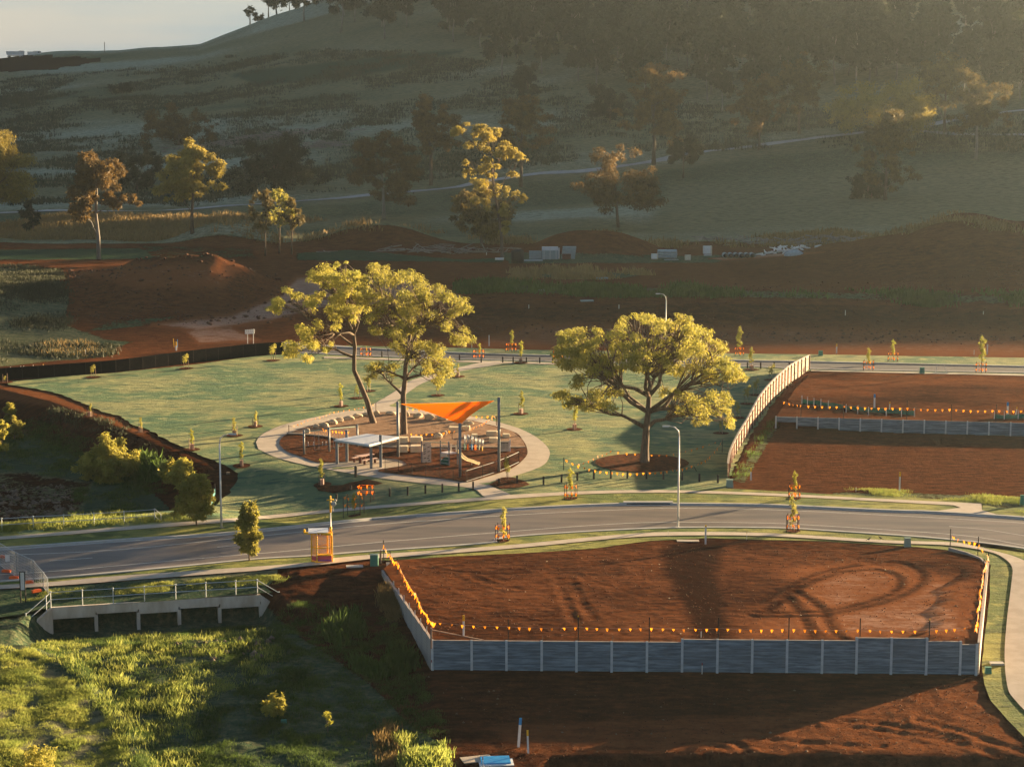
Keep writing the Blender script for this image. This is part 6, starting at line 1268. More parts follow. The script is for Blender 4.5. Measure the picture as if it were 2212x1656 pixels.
for i, (u, vb, vt, lb_, h, s_) in enumerate(GT):
    p = T(u, vb); guardset(p + Vector((0, 0, .08)), 'flagged dark stakes ' + lb_, s_, h, (h * .86, h * .36) if i else (1.75, 1.05)); hh = (vb - vt) * mpp(p)
    sm_ = SV[1] if i not in (1, 4) else SV[3]; hb = 2.3 if i not in (1, 4) else 2.0
    if i in (5, 6, 7, 8, 9, 10, 11): sm_ = SV[1]
    r_ = thing('sapling', 'young tree in flagged stakes ' + lb_, 'sapling', p + Vector((0, 0, .08)), i * .7, 'young street trees inside orange flagged stakes')
    for nm, me in (('stem', sm_[0]), ('crown', sm_[1])): o = link(nm, me, r_); o.scale = (hh / hb * (.8 if i in (1, 3, 4) else .9),) * 2 + (hh / hb,)
    if vb > 900: disc(u, vb, .55, off=.15)
guardset(T(791, 1085) + Vector((0, 0, .08)), 'second set of dark stakes with orange flags behind the first, on the lawn edge', .8, 1.5, (1.45, .9))
# ------------------------------------------------------------------ boxes and signs
def cab(u, vb, vt, wpx, label, mat='palegreen', fn=T):
    p = fn(u, vb); h = (vb - vt) * mpp(p); w_ = wpx * mpp(p); r_ = thing('service_cabinet', label, 'electric cabinet', p, 0, 'green electric cabinets'); mb = MB()
    x_, y_ = w_ / 2, w_ * .32; k_ = .8; mb.add([(-x_, -y_, -.05), (x_, -y_, -.05), (x_, y_, -.05), (-x_, y_, -.05), (-x_ * k_, -y_ * k_, h * .92), (x_ * k_, -y_ * k_, h * .92), (x_ * k_, y_ * k_, h * .92), (-x_ * k_, y_ * k_, h * .92)], [(0, 3, 2, 1), (0, 1, 5, 4), (1, 2, 6, 5), (2, 3, 7, 6), (3, 0, 4, 7), (4, 5, 6, 7)]); link('body', mb.mesh('body', mat), r_)
    mb = MB(); mb.box((0, 0, h * .95), (w_ * .92, w_ * .62, h * .08)); link('lid', mb.mesh('lid', mat), r_)
cab(1960, 1181, 1160, 15, 'pale green cabinet on the near footpath edge behind the foreground lot')
cab(2134, 1456, 1439, 15, 'green cabinet on the grass beside the front right wall corner', 'green')
cab(1576, 1052, 1034.5, 16, 'pale green cabinet at the foot of the timber fence')
cab(1772.5, 769, 757, 10, 'small green cabinet beyond the far road right of the fence top', 'green')
cab(1991.5, 807.5, 793, 11, 'green cabinet on the far footpath above the upper lot', 'green')
cab(2209, 1091, 1068, 12, 'green cabinet cut by the right edge above the driveway', 'green')
p = T(808.5, 1221); h = 24 * mpp(p); r_ = thing('service_cabinet', 'tall square green cabinet beside the left end of the lot wall', 'electric cabinet', p); mb = MB(); mb.box((0, 0, h / 2), (.62, .45, h)); link('body', mb.mesh('body', 'green'), r_); mb = MB(); mb.box((0, 0, h + .02), (.66, .49, .05)); link('lid', mb.mesh('lid', 'palegreen'), r_)
def slab(name, label, cat, u, v, wx, wy, h, mat, rz=0, off=.02, fn=G): p = fn(u, v); mb = MB(); mb.box((0, 0, h / 2), (wx, wy, h)); o = link(name, mb.mesh(name, mat), None, p + Vector((0, 0, off))); o.rotation_euler = (0, 0, rz); tag(o, label, cat); return o
slab('pit_lid', 'bright blue grated pit lid with a pale rim at the bottom of the foreground', 'pit lid', 1071, 1646, 2.0, 1.5, .06, 'white', .1); slab('pit_lid', 'blue grate set in the pale rimmed lid near the bottom edge', 'grate', 1070, 1644, 1.7, 1.2, .10, 'blue', .1, .04)
slab('concrete_patch', 'pale rough concrete patch beside the blue lid at the bottom', 'concrete', 1030, 1640, 1.8, 1.0, .05, 'concrete', .3)
slab('pit_lid', 'pale rectangular pit lid on the grass right of the yellow shelter', 'pit lid', 766, 1226, 1.3, .7, .06, 'kerb', .12, .1, T)
slab('concrete_pad', 'pale flat pad in the corner of the lot beside the flag posts', 'concrete pad', 868, 1221, 2.4, 1.3, .05, 'concrete', .1, .08, T)
slab('pit_lid', 'round cornered pale lid in the dirt behind the lamp post', 'pit lid', 1486, 1169, 1.8, .6, .05, 'concrete', 0, .04)
slab('pit_lid', 'small dark lid on the verge beside the green cabinet at right', 'pit lid', 2153, 1437, .9, .5, .12, 'kerb', 0, .1, T)
slab('stormwater_inlet', 'long pale concrete stormwater inlet set in the far kerb', 'drain', 1400, 1088, 4.4, .5, .22, 'kerb', 0, .0, T); slab('inlet_slot', 'dark slot of the stormwater inlet in the far kerb', 'drain', 1400, 1089.3, 3.9, .35, .12, 'black', 0, .02, T)
0 and slab('pale_sheet', 'flat pale sheet lying in the far dirt behind the screen fence', 'sheet', 430, 738, 6.5, 4, .05, 'pipe', .15, .05)
slab('litter', 'small turquoise scrap in the grass below the gold topped bush', 'litter', 613, 1562, .35, .2, .25, 'green', .2, 0)
slab('litter', 'pale lump lying at the rim of the shaded hollow by the left lamp', 'rock', 493, 1024, .35, .3, .2, 'rock', .2, 0)
# erosion fence in the hollow
q = [T(u, v) for u, v in ((465, 1066), (462, 1078), (456, 1090), (448, 1100))]; r_ = thing('silt_fence', 'short turquoise silt fence in the hollow behind the street tree', 'silt fence', q[0]); M['teal'] = mk('teal_mesh', (.02, .16, .18), (.03, .20, .22), 5, .7)
for a_, b_ in zip(q[:-1], q[1:]): mb = MB(); mb.bar(a_ - q[0] + Vector((0, 0, .3)), b_ - q[0] + Vector((0, 0, .3)), .03, .6); link('cloth', mb.mesh('cloth', 'teal'), r_); mb = MB(); mb.box(a_ - q[0] + Vector((0, 0, .45)), (.05, .05, 1.0)); link('stake', mb.mesh('stake', 'paling'), r_)
# letterbox panel: five plates on two legs
p = G(540, 742); r_ = thing('letterbox_stand', 'row of five small pinkish white plates on two legs behind the black screen', 'letterbox', p + Vector((0, 0, .2))); s = mpp(p)
for k in range(5): mb = MB(); mb.box(((-8.6 + 4.3 * k) * s, 0, 1.75 - .3 + .02 * k), (3.4 * s, .12, .62)); link('plate', mb.mesh('plate', 'white'), r_)
for x_ in (-5, 7.5): mb = MB(); mb.box((x_ * s, 0, .5), (.09, .09, 1.5)); link('leg', mb.mesh('leg', 'white'), r_)
mb = MB(); mb.box((0, .08, 1.3), (20 * s, .05, .08)); link('rail', mb.mesh('rail', 'white'), r_)
# white trestle frame on the far path
p = T(2033, 808); r_ = thing('trestle', 'small white trestle frame on the footpath above the upper lot', 'trestle', p + Vector((0, 0, .1)))
mb = MB(); mb.bar((-.7, 0, 0), (-.55, 0, 1.1), .05); mb.bar((.75, 0, 0), (.3, 0, 1.25), .05); link('leg', mb.mesh('leg', 'white'), r_); mb = MB(); mb.bar((-1.0, 0, .05), (.95, 0, .05), .07); link('foot_rail', mb.mesh('foot_rail', 'white'), r_)
# notice board at left
p = Vector(W(50, 1293, -.2)); s = mpp(p); r_ = thing('notice_board', 'blank white notice board in a black frame near the left edge', 'sign', p); hA, hB = 19 * s, 60 * s
mb = MB(); mb.box((0, 0, (hA + hB) / 2), (9.0 * s, .04, (hB - hA) * .94)); link('panel', mb.mesh('panel', 'white'), r_)
for x_ in (-5.2, 5.2): mb = MB(); mb.box((x_ * s, 0, hB / 2 - .3), (.07, .07, hB + .6)); link('post', mb.mesh('post', 'black'), r_)
for z_ in (hA, hB): mb = MB(); mb.box((0, 0, z_), (10.5 * s, .07, .06)); link('frame', mb.mesh('frame', 'black'), r_)
# temporary mesh fence across the road end
tf = [((-46, 1192), 1150), ((0, 1222), 1170.5), ((36, 1247.5), 1191), ((73, 1264), 1208), ((94, 1270), 1234), ((104, 1283), 1259)]
base_ = [T(*a_) for a_, _ in tf]; f0_ = base_[0].copy(); tfn = thing('mesh_fence', 'leaning temporary wire mesh fence panels across the road at the left edge', 'fence', f0_)
for i in range(len(base_) - 1):
    a_, b_ = base_[i] - f0_, base_[i + 1] - f0_; H_ = [(tf[j][0][1] - tf[j][1]) * mpp(base_[j]) for j in (i, i + 1)]; H_ = [min(max(h, 1.2), 2.0) for h in H_]; mb = MB(); A0, A1, B0, B1 = a_ + Vector((0, 0, .08)), a_ + Vector((0, 0, H_[0])), b_ + Vector((0, 0, .08)), b_ + Vector((0, 0, H_[1]))
    for q_, w_ in ((A0, A1), (B0, B1), (A0, B0), (A1, B1)): mb.tube([q_, w_], .022, 6)
    link('frame', mb.mesh('frame', 'steel'), tfn); mb = MB(); n_ = int((b_ - a_).length / .22) + 1
    for k in range(1, n_): t_ = k / n_; mb.bar(A0.lerp(B0, t_), A1.lerp(B1, t_), .011)
    for k in range(1, 9): t_ = k / 9; mb.bar(A0.lerp(A1, t_), B0.lerp(B1, t_), .011)
    o = link('wire_mesh', mb.mesh('wire_mesh', 'mesh_wire'), tfn); o['kind'] = 'stuff'
mb = MB(); s = mpp(base_[1]); mb.box(base_[1].lerp(base_[2], .5) - f0_ + Vector((0, -.08, 1.1)), (.35, .02, .55)); link('small_sign', mb.mesh('small_sign', 'white'), tfn)
for i, (u, v, lb_) in enumerate(((7, 1207, 'cut by the left edge'), (14, 1238, 'on the dark asphalt'), (30, 1252, 'at the edge of the near verge'), (63, 1262, 'on the near footpath'), (79, 1281, 'on the dark grass by the handrail'))):
    p = T(u, v); mb = MB(); mb.box((0, 0, .09), (.7, .24, .17)); mb.box((0, 0, .19), (.45, .16, .05)); o = link('fence_foot', mb.mesh('fence_foot', 'orangeblock'), None, p + Vector((0, 0, .1))); o.rotation_euler = (0, 0, .3 * i - .5); tag(o, 'orange plastic foot block of the mesh fence ' + lb_, 'fence foot', 'orange fence feet')
# ------------------------------------------------------------------ yellow bus shelter and its pole
p = T(694, 1216); s = mpp(p); bs = thing('bus_shelter', 'bright yellow mesh bus shelter with a pale roof on the near footpath', 'bus shelter', p + Vector((0, 0, .1)), 0)
def bX(x): return (150 / 4.416 * 0 + (635.95 + .1252 * x - 694)) * s
X0, X1, XM, XI = bX(300), bX(655), bX(400), bX(560); Hs = (1216 - 1179.5) * s + .55; Hs = 66 * s * .99; dpt = .9
M['yellowmesh'] = mk('yellow_mesh', (.72, .36, .03), (.80, .42, .03), 5, .6)
for (x_, y_, h_) in ((X0, 0, Hs), (X1, 0, Hs), (XM, -.35, Hs * .93), (XI, .8, Hs), (X1 - .12, .75, Hs)): mb = MB(); mb.box((x_, y_, h_ / 2), (.10, .10, h_)); link('post', mb.mesh('post', 'yellow'), bs)
for z_ in (.08, Hs * .5, Hs): mb = MB(); mb.bar((X0, 0, z_), (XM, -.35, z_), .07); mb.bar((XM, -.35, z_), (X1, 0, z_), .07); mb.bar((X1, 0, z_), (X1 - .12, .75, z_), .07); mb.bar((X0, .02, z_), (XI, .8, z_), .06); link('rail', mb.mesh('rail', 'yellow'), bs)
mb = MB(); n_ = 16
for k in range(1, n_): t_ = k / n_; q = Vector((X0, .02, 0)).lerp(Vector((X1 - .12, .78, 0)), t_); mb.box(q + Vector((0, 0, Hs * .53)), (.02, .02, Hs * .88))
for k in range(1, 20): mb.bar((X0, .02, Hs * (.1 + .045 * k)), (X1 - .12, .78, Hs * (.1 + .045 * k)), .018)
o = link('back_mesh', mb.mesh('back_mesh', 'yellowmesh'), bs); o['kind'] = 'stuff'
mb = MB()
for k in range(1, 9): t_ = k / 9; mb.box(Vector((X0, 0, 0)).lerp(Vector((XM, -.35, 0)), t_) + Vector((0, 0, Hs * .5)), (.02, .02, Hs * .86)); mb.box(Vector((X1, 0, 0)).lerp(Vector((X1 - .12, .75, 0)), t_) + Vector((0, 0, Hs * .5)), (.02, .02, Hs * .86))
o = link('side_mesh', mb.mesh('side_mesh', 'yellowmesh'), bs); o['kind'] = 'stuff'
mb = MB(); mb.box(((XM + X1) / 2, -.1, .62), (X1 - XM - .1, .5, .08)); link('seat', mb.mesh('seat', 'yellow'), bs)
M['pink'] = mk('pink_panel', (.62, .10, .10), (.55, .12, .16), 2, .6); M['purple'] = mk('purple_panel', (.16, .05, .22), (.22, .07, .28), 2, .6)
mb = MB(); mb.box(((XM + X1) / 2, -.30, .42), (X1 - XM - .08, .04, .30)); link('pink_panel', mb.mesh('pink_panel', 'pink'), bs); mb = MB(); mb.box(((XM + X1) / 2, -.30, .20), (X1 - XM - .08, .04, .13)); link('purple_panel', mb.mesh('purple_panel', 'purple'), bs)
mb = MB(); mb.bar((X0, -.03, .35), (XM, -.36, .35), .03, .34); link('side_panel', mb.mesh('side_panel', 'pink'), bs)
XR = bX(180); mb = MB(); mb.add([(XR + .35, -.45, Hs + .08), (bX(600), -.35, Hs + .10), (bX(570), .95, Hs + .16), (bX(230), .85, Hs + .14)] + [(XR + .35, -.45, Hs + .02), (bX(600), -.35, Hs + .04), (bX(570), .95, Hs + .10), (bX(230), .85, Hs + .08)], [(0, 1, 2, 3), (7, 6, 5, 4), (0, 4, 5, 1), (1, 5, 6, 2), (2, 6, 7, 3), (3, 7, 4, 0)]); link('roof', mb.mesh('roof', 'roofwhite'), bs)
mb = MB(); mb.bar((XR, -.25, Hs + .02), (X1, -.45, Hs - .04), .12, .16); mb.tube([(XR - .02, -.1, Hs + .05), (XR + .05, -.1, Hs + .25)], .09, 8); link('front_beam', mb.mesh('front_beam', 'yellow'), bs)
for k in range(4): mb = MB(); mb.box((XM + .05 + .12 * k, -.54, Hs - .04), (.07, .03, .07)); link('badge', mb.mesh('badge', 'red' if k % 2 else 'white'), bs)
for k in range(9): mb = MB(); mb.box((XM + .02, -.42, .5 + .2 * k), (.05, .03, .09)); link('dot', mb.mesh('dot', 'cream'), bs)
q = Vector((bX(617), .85, 0)); ht = (1216 - 1074) * s * .99; r_ = thing('bus_stop_pole', 'slim pole with yellow sleeves and a round ornament standing behind the yellow shelter', 'pole', p + q + Vector((0, 0, .1)))
mb = MB(); mb.tube([(0, 0, 0), (0, 0, ht * .76)], .045, 10); link('pole', mb.mesh('pole', 'steel_pole', True), r_); mb = MB(); mb.tube([(0, 0, ht * .74), (0, 0, ht)], .075, 10); mb.bar((-.28, 0, ht * .935), (.28, 0, ht * .94), .08); link('yellow_sleeve', mb.mesh('yellow_sleeve', 'yellow', True), r_); mb = MB(); mb.tube([(0, 0, Hs - .15), (0, 0, Hs + .28)], .10, 10); link('yellow_sleeve', mb.mesh('yellow_sleeve', 'yellow', True), r_)
mb = MB(); mb.tube([(.1, 0, ht * .93), (.45, 0, ht * .945), (.5, 0, ht * .91)], .03, 6); mb.tube([(.1, 0, ht * .9), (.2, 0, ht * .8), (.22, 0, ht * .76)], .025, 6); link('bracket', mb.mesh('bracket', 'white'), r_)
mb = MB(); mb.tube([(.26, -.03, ht * .875), (.26, .03, ht * .875)], .2, 14); link('round_plate', mb.mesh('round_plate', 'pipe', True), r_)
# ------------------------------------------------------------------ yard goods in the middle distance
def stackthing(name, label, cat, u, v): p = G(u, v); return thing(name, label, cat, p), mpp(p)
def pipes(r_, n, L_, rad, rows, mat='pipe', along='x', x0=0):
    k = 0
    for j in range(rows):
        for i in range(n - j if along == 'y' else n):
            mb = MB()
            if along == 'y': c = Vector((x0 + (i + j * .5) * rad * 2.1, 0, rad + j * rad * 1.8)); a_, b_ = c - Vector((0, L_ / 2, 0)), c + Vector((0, L_ / 2, 0))
            else: c = Vector((x0 + .15 * ((i + j) % 2), i * rad * 2.1, rad + j * rad * 1.9)); a_, b_ = c - Vector((L_ / 2, 0, 0)), c + Vector((L_ / 2, 0, 0))
            mb.tube([a_, b_], rad, 10, caps=False); d = (b_ - a_).normalized(); mb.tube([a_ + d * .05, b_ - d * .05], rad * .78, 10); mb.mi = [0] * (10 + 0) + [1] * (len(mb.f) - 10); link('pipe', mb.mesh('pipe', [mat, 'black'], True), r_)
r_, s = stackthing('pipe_stack', 'tall stack of pale bundled pipes, left of the two tall stacks in the yard', 'pipe stack', 1188, 560)
for k in range(7): mb = MB(); mb.box((0, 0, .18 + .33 * k), (36 * s * (1 - .04 * (k > 4)), 1.6, .24)); link('bundle', mb.mesh('bundle', 'pipe' if k < 5 else 'roofwhite'), r_)
for x_ in (-13, 0, 13): mb = MB(); mb.box((x_ * s, -.82, 1.15), (.10, .05, 2.3)); link('strap', mb.mesh('strap', 'white'), r_)
for k in range(5): mb = MB(); mb.tube([(18 * s, 0, .3 + .4 * k), (21 * s, 0, .3 + .4 * k)], .22, 8); link('wrapped_end', mb.mesh('wrapped_end', 'white'), r_)
r_, s = stackthing('pipe_stack', 'bluish stack of bundled pipes, right of the two tall stacks in the yard', 'pipe stack', 1227, 559)
for k in range(6): mb = MB(); mb.box((.05 * k, 0, .2 + .38 * k), (29 * s, 1.6, .3)); link('bundle', mb.mesh('bundle', 'pipe'), r_)
mb = MB(); mb.box((-.3, -.95, .5), (1.6, .3, 1.0)); link('red_pallet', mb.mesh('red_pallet', 'timber'), r_)
r_, s = stackthing('pipe_stack', 'low pale bundle of pipes left of the tall stacks', 'pipe stack', 1156, 559)
for k in range(4): mb = MB(); mb.box((0, 0, .2 + .36 * k), (26 * s, 1.4, .28)); link('bundle', mb.mesh('bundle', 'pipe'), r_)
slab('blue_sheet', 'low flat pale blue pallet at the foot of the bundles', 'pallet', 1146, 564, 4.4, 1.2, .25, 'pipe', .05, .0)
slab('white_bag', 'small white bag on the grass right of the tall gum trunk', 'bag', 1079, 561, 1.6, .8, .35, 'white', .05, .0)
p = G(1118, 568); r_ = thing('black_tank', 'black water tank with a dark hatch beside the pipe bundles', 'tank', p); mb = MB(); mb.tube([(0, 0, 0), (0, 0, 2.2), (0, 0, 2.45)], [1.15, 1.15, .7], 16); link('body', mb.mesh('body', 'rubber', True), r_); mb = MB(); mb.box((0, -1.0, 1.3), (1.3, .4, 1.4)); link('hatch', mb.mesh('hatch', 'black'), r_)
r_, s = stackthing('pipe_stack', 'stepped stack of long pale blue pipes in the middle of the yard', 'pipe stack', 1441, 558); pipes(r_, 4, 40 * s, .26, 3)
r_, s = stackthing('pipe_row', 'row of concrete pipes with open dark ends facing the road', 'pipes', 1566, 557)
pipes(r_, 6, 2.4, .48, 1, 'pipe', 'y')
def crate(u, v, wp, hp, label, mat='white'):
    p = G(u, v); s = mpp(p); r_ = thing('crate', label, 'crate', p); w_, h = wp * s, hp * s; mb = MB(); mb.box((0, 0, h * .54), (w_, w_ * .9, h * .84)); link('body', mb.mesh('body', mat), r_)
    mb = MB(); mb.box((0, 0, .06), (w_ * 1.05, w_, .12)); link('pallet', mb.mesh('pallet', 'paling'), r_); mb = MB(); mb.box((w_ * .42, 0, h * .55), (w_ * .18, w_ * .92, h * .86)); link('side_board', mb.mesh('side_board', 'cream'), r_)
crate(1414, 560, 14, 12, 'white boxed crate at the front left of the blue pipes'); crate(1485.5, 562.5, 12, 12, 'cream crate on the grass right of the blue pipes', 'cream'); crate(1528, 550, 18, 19, 'large white wrapped crate alone in the yard')
slab('white_board', 'small white board lying below the white wrapped crate', 'board', 1529, 553, 1.5, .6, .2, 'white')
slab('blue_board', 'pale blue strip of sheeting between the two crates', 'sheet', 1450, 562, 2.6, .5, .15, 'pipe', .1)
p = G(1715, 552); import bmesh
bm = bmesh.new(); bmesh.ops.create_icosphere(bm, subdivisions=2, radius=1)
for v_ in bm.verts: v_.co = Vector((v_.co.x * 1.9, v_.co.y * 1.2, max(v_.co.z, -.1) * 1.1))
me = bpy.data.meshes.new('tarp'); bm.to_mesh(me); bm.free(); me.materials.append(M['pipe']); o = link('tarp', me, None, p); tag(o, 'pale blue humped tarp in front of the rubble heap', 'tarp')
def sticks(name, label, cat, u, v, wx, wy, hz2, n, mat, seed, lmax=3.5, rad=.07, st=True):
    p = G(u, v); rs_ = np.random.RandomState(seed); mb = MB()
    for k in range(n):
        x_, y_ = rs_.normal() * wx * .33, rs_.normal() * wy * .33; z_ = rs_.rand() ** 1.5 * hz2 * max(.1, 1 - abs(x_) / wx); a_ = rs_.rand() * 3.14; L_ = lmax * (.3 + .7 * rs_.rand()); gz = float(zs(np.array([p.x + x_]), np.array([p.y + y_]))[0]) - p.z
        d = Vector((math.cos(a_), math.sin(a_) * .6, rs_.normal() * .18)) * L_ / 2; c = Vector((x_, y_, gz + z_ + .1)); mb.tube([c - d, c + Vector((0, 0, rs_.normal() * .15)), c + d], [rad * (.5 + rs_.rand()), rad, rad * .4], 5)
    o = link(name, mb.mesh(name, mat), None, p); stuff(o, label, cat)
sticks('log_heap', 'long heap of pale grey cleared logs on the middle slope', 'log heap', 560, 300, 34, 4, 2.2, 260, 'deadwood', 1, 4.5, .13)
sticks('log_heap', 'right end of the cleared log heap where it slumps downhill', 'log heap', 695, 316, 15, 4, 2.0, 130, 'deadwood', 2, 4, .12)
sticks('branch_heap', 'heap of long dead branches behind the rubble at right', 'branch heap', 1800, 527, 22, 4, 1.4, 110, 'deadwood', 3, 6, .12)
sticks('branch_heap', 'thin dead branches lying behind the row of concrete pipes', 'branch heap', 1600, 523, 18, 4, 1.0, 50, 'deadwood', 4, 6, .09)
sticks('branch_heap', 'fallen grey branches between the green mound and the tall gum', 'branch heap', 960, 546, 24, 5, 1.2, 80, 'deadwood', 5, 6, .10)
sticks('rubble_heap', 'pale broken boards and rubble beside the blue tarp', 'rubble', 1695, 547, 7, 3, 1.2, 46, 'white', 6, 2.6, .16)
for i, (u, v, sx) in enumerate(((1175, 628, 'left'), (1268, 651, 'middle'), (1300, 602, 'right'))): slab('pale_scrap', f'small pale scrap on the red bank, {sx} one of three', 'scrap', u, v, 2.0, .8, .2, 'pipe', .2)
# ------------------------------------------------------------------ tipper truck and trailer on the skyline
d = ray(70, 124); y = 893.; x = d.x / d.y * y
def zgr(x, y): return float(zs(np.array([x]), np.array([y]))[0])
sc_ = mpp(Vector((x, y, 45))); 
def wheels(r_, xs, rr=.52):
    for x_ in xs:
        for y_ in (-1.1, 1.1): mb = MB(); mb.tube([(x_, y_ - .15, rr), (x_, y_ + .15, rr)], rr, 14); w_ = link('wheel', mb.mesh('wheel', 'rubber', True), r_); mb = MB(); mb.tube([(x_, y_ - .17, rr), (x_, y_ + .17, rr)], rr * .55, 10); link('rim', mb.mesh('rim', 'white', True), w_)
xt = (89 - 1106) / F * y * 1.0; zt_ = CH - (125.5 - 155) / F * y
tk = thing('tipper_truck', 'white tipper truck with a cab facing right on the skyline', 'truck', (xt, y, zt_ - .1)); tk.scale = (.84,) * 3
def tub(x0_, x1_, z0_, z1_, r_, nm='tipper_body'):
    mb = MB(); mb.add([(x0_ + .2, -1.2, z0_), (x1_ - .15, -1.2, z0_), (x1_ - .15, 1.2, z0_), (x0_ + .2, 1.2, z0_), (x0_ - .15, -1.25, z1_), (x1_, -1.25, z1_), (x1_, 1.25, z1_), (x0_ - .15, 1.25, z1_)], [(0, 3, 2, 1), (0, 1, 5, 4), (1, 2, 6, 5), (2, 3, 7, 6), (3, 0, 4, 7), (4, 5, 6, 7)])
    b_ = link(nm, mb.mesh(nm, 'white'), r_); mb = MB()
    for k in range(5): t_ = x0_ + (x1_ - x0_) * (k + .5) / 5; mb.box((t_, -1.26, (z0_ + z1_) / 2), (.08, .06, z1_ - z0_))
    link('rib', mb.mesh('rib', 'cream'), r_)
tub(-3.6, 1.2, 1.25, 3.2, tk); mb = MB(); mb.box((0, 0, .95), (8.4, .9, .3)); link('chassis', mb.mesh('chassis', 'darkpost'), tk); wheels(tk, (-2.9, -1.6, 3.6))
mb = MB(); mb.add([(1.5, -1.15, .9), (4.6, -1.15, .9), (4.6, 1.15, .9), (1.5, 1.15, .9), (1.5, -1.15, 3.5), (2.9, -1.15, 3.5), (2.9, 1.15, 3.5), (1.5, 1.15, 3.5), (3.2, -1.15, 2.3), (4.6, -1.1, 2.0), (4.6, 1.1, 2.0), (3.2, 1.15, 2.3)], [(0, 1, 9, 8, 5, 4), (3, 7, 6, 11, 10, 2), (4, 5, 6, 7), (5, 8, 11, 6), (8, 9, 10, 11), (9, 1, 2, 10), (0, 4, 7, 3)]); cb = link('cab', mb.mesh('cab', 'white'), tk)
mb = MB(); mb.box((2.35, -1.17, 2.85), (.9, .03, .7)); mb.add([(2.93, -1.0, 3.4), (3.2, -1.0, 2.4), (3.2, 1.0, 2.4), (2.93, 1.0, 3.4)], [(0, 1, 2, 3)]); link('window', mb.mesh('window', 'black'), cb); mb = MB(); mb.tube([(1.38, -.9, 1.5), (1.38, -.9, 3.8)], .09, 8); link('exhaust', mb.mesh('exhaust', 'steel'), tk); mb = MB(); mb.box((.4, 0, 3.4), (2.2, 1.6, .2)); link('tarp_roll', mb.mesh('tarp_roll', 'black'), tk)
xt2 = (50.5 - 1106) / F * y; tl = thing('tipper_trailer', 'long white tipper trailer behind the truck on the skyline at left', 'trailer', (xt2, y, zt_ - .1)); tl.scale = (.95,) * 3
tub(-4.6, 3.4, 1.25, 3.0, tl); mb = MB(); mb.box((.3, 0, .95), (8.6, .9, .3)); mb.box((4.8, 0, .8), (1.2, .15, .15)); link('chassis', mb.mesh('chassis', 'darkpost'), tl); wheels(tl, (-3.6, 1.8, 3.0)); mb = MB(); mb.box((2.1, 0, 3.15), (1.7, 1.6, .2)); link('tarp_roll', mb.mesh('tarp_roll', 'black'), tl)
xp = (238 - 1106) / F * 890; pz = zgr(xp, 890); mb = MB(); mb.tube([(0, 0, -1), (0, 0, 4.6)], .14, 6); o = link('pole', mb.mesh('pole', 'darkpost'), None, (xp, 890, pz)); tag(o, 'lone thin pole on the skyline right of the truck', 'pole')
# ------------------------------------------------------------------ magpies on the near footpath
def bird(u, v, label, rz):
    p = T(u, v) + Vector((0, 0, .14)); r_ = thing('bird', label, 'bird', p, rz); mb = MB(); mb.tube([(-.20, 0, .13), (-.08, 0, .16), (.04, 0, .19), (.11, 0, .25), (.16, 0, .27), (.19, 0, .265)], [.015, .05, .06, .035, .03, .006], 8); mb.bar((-.2, 0, .13), (-.32, 0, .10), .05, .015); link('body', mb.mesh('body', 'black', True), r_)
    for s_ in (-.025, .025): mb = MB(); mb.tube([(0, s_, 0), (0, s_, .14)], .008, 4); link('leg', mb.mesh('leg', 'black'), r_)
bird(1877, 1171.5, 'dark bird on the near footpath, left one of two', .5); bird(1901.5, 1169, 'dark bird on the near footpath, right one nearer the green cabinet', 2.4)
# ------------------------------------------------------------------ grass, weeds and loose stones (nobody could count these)
def tufts(name, label, cat, polypx, n, h, mat, seed, blades=7, spread=.12, fn=zs, clump=None, wd=.02, zb=None, dens=None):
    rs_ = np.random.RandomState(seed); P = P2(polypx, zs) if not isinstance(polypx[0][0], float) or True else polypx
    a_ = np.array(P); mn, mx = a_.min(0), a_.max(0); X = mn[0] + (mx[0] - mn[0]) * rs_.rand(n * 6); Y = mn[1] + (mx[1] - mn[1]) * rs_.rand(n * 6); k = inpoly(X, Y, P)
    X, Y = X[k], Y[k]
    if clump: f = fbm(X * clump, Y * clump, 3); k = rs_.rand(len(X)) < ss(-.25, .35, f); X, Y = X[k], Y[k]
    X, Y = X[:n], Y[:n]; m = len(X); hs = h * (.5 + rs_.rand(m)) * (1 + .6 * fbm(X * .4, Y * .4, 2)); Z = fn(X, Y)
    i = np.repeat(np.arange(m), blades); N_ = len(i); bx = X[i] + rs_.normal(size=N_) * spread; by = Y[i] + rs_.normal(size=N_) * spread; bz = Z[i] - .03 + (zb or 0)
    ang = rs_.rand(N_) * 6.283; hh = hs[i] * (.6 + .6 * rs_.rand(N_)); ln = .55 * hh * rs_.rand(N_); dx, dy = np.cos(ang), np.sin(ang); w_ = wd * (.7 + .6 * rs_.rand(N_)) * (h / .35)
    b = np.stack([bx, by, bz], 1); side = np.stack([-dy * w_, dx * w_, 0 * w_], 1); tip = b + np.stack([dx * ln, dy * ln, hh], 1); mid = b + np.stack([dx * ln * .35, dy * ln * .35, hh * .55], 1)
    V = np.stack([b - side, b + side, mid + side * .8, tip, mid - side * .8], 1).reshape(-1, 3); Fq = np.arange(5 * N_).reshape(N_, 5)
    o = link(name, npmesh(name, V, Fq, mat)); stuff(o, label, cat); return o
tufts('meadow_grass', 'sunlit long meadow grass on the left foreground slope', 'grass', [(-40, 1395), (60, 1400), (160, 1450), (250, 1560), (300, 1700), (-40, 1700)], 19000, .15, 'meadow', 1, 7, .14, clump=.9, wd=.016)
tufts('gully_grass', 'rank green grass in the gully below the culvert', 'grass', [(70, 1395), (130, 1378), (560, 1352), (640, 1400), (700, 1500), (560, 1600), (560, 1700), (300, 1700), (240, 1560), (150, 1450)], 13000, .17, 'weed', 2, 8, .16, clump=.7, wd=.017)
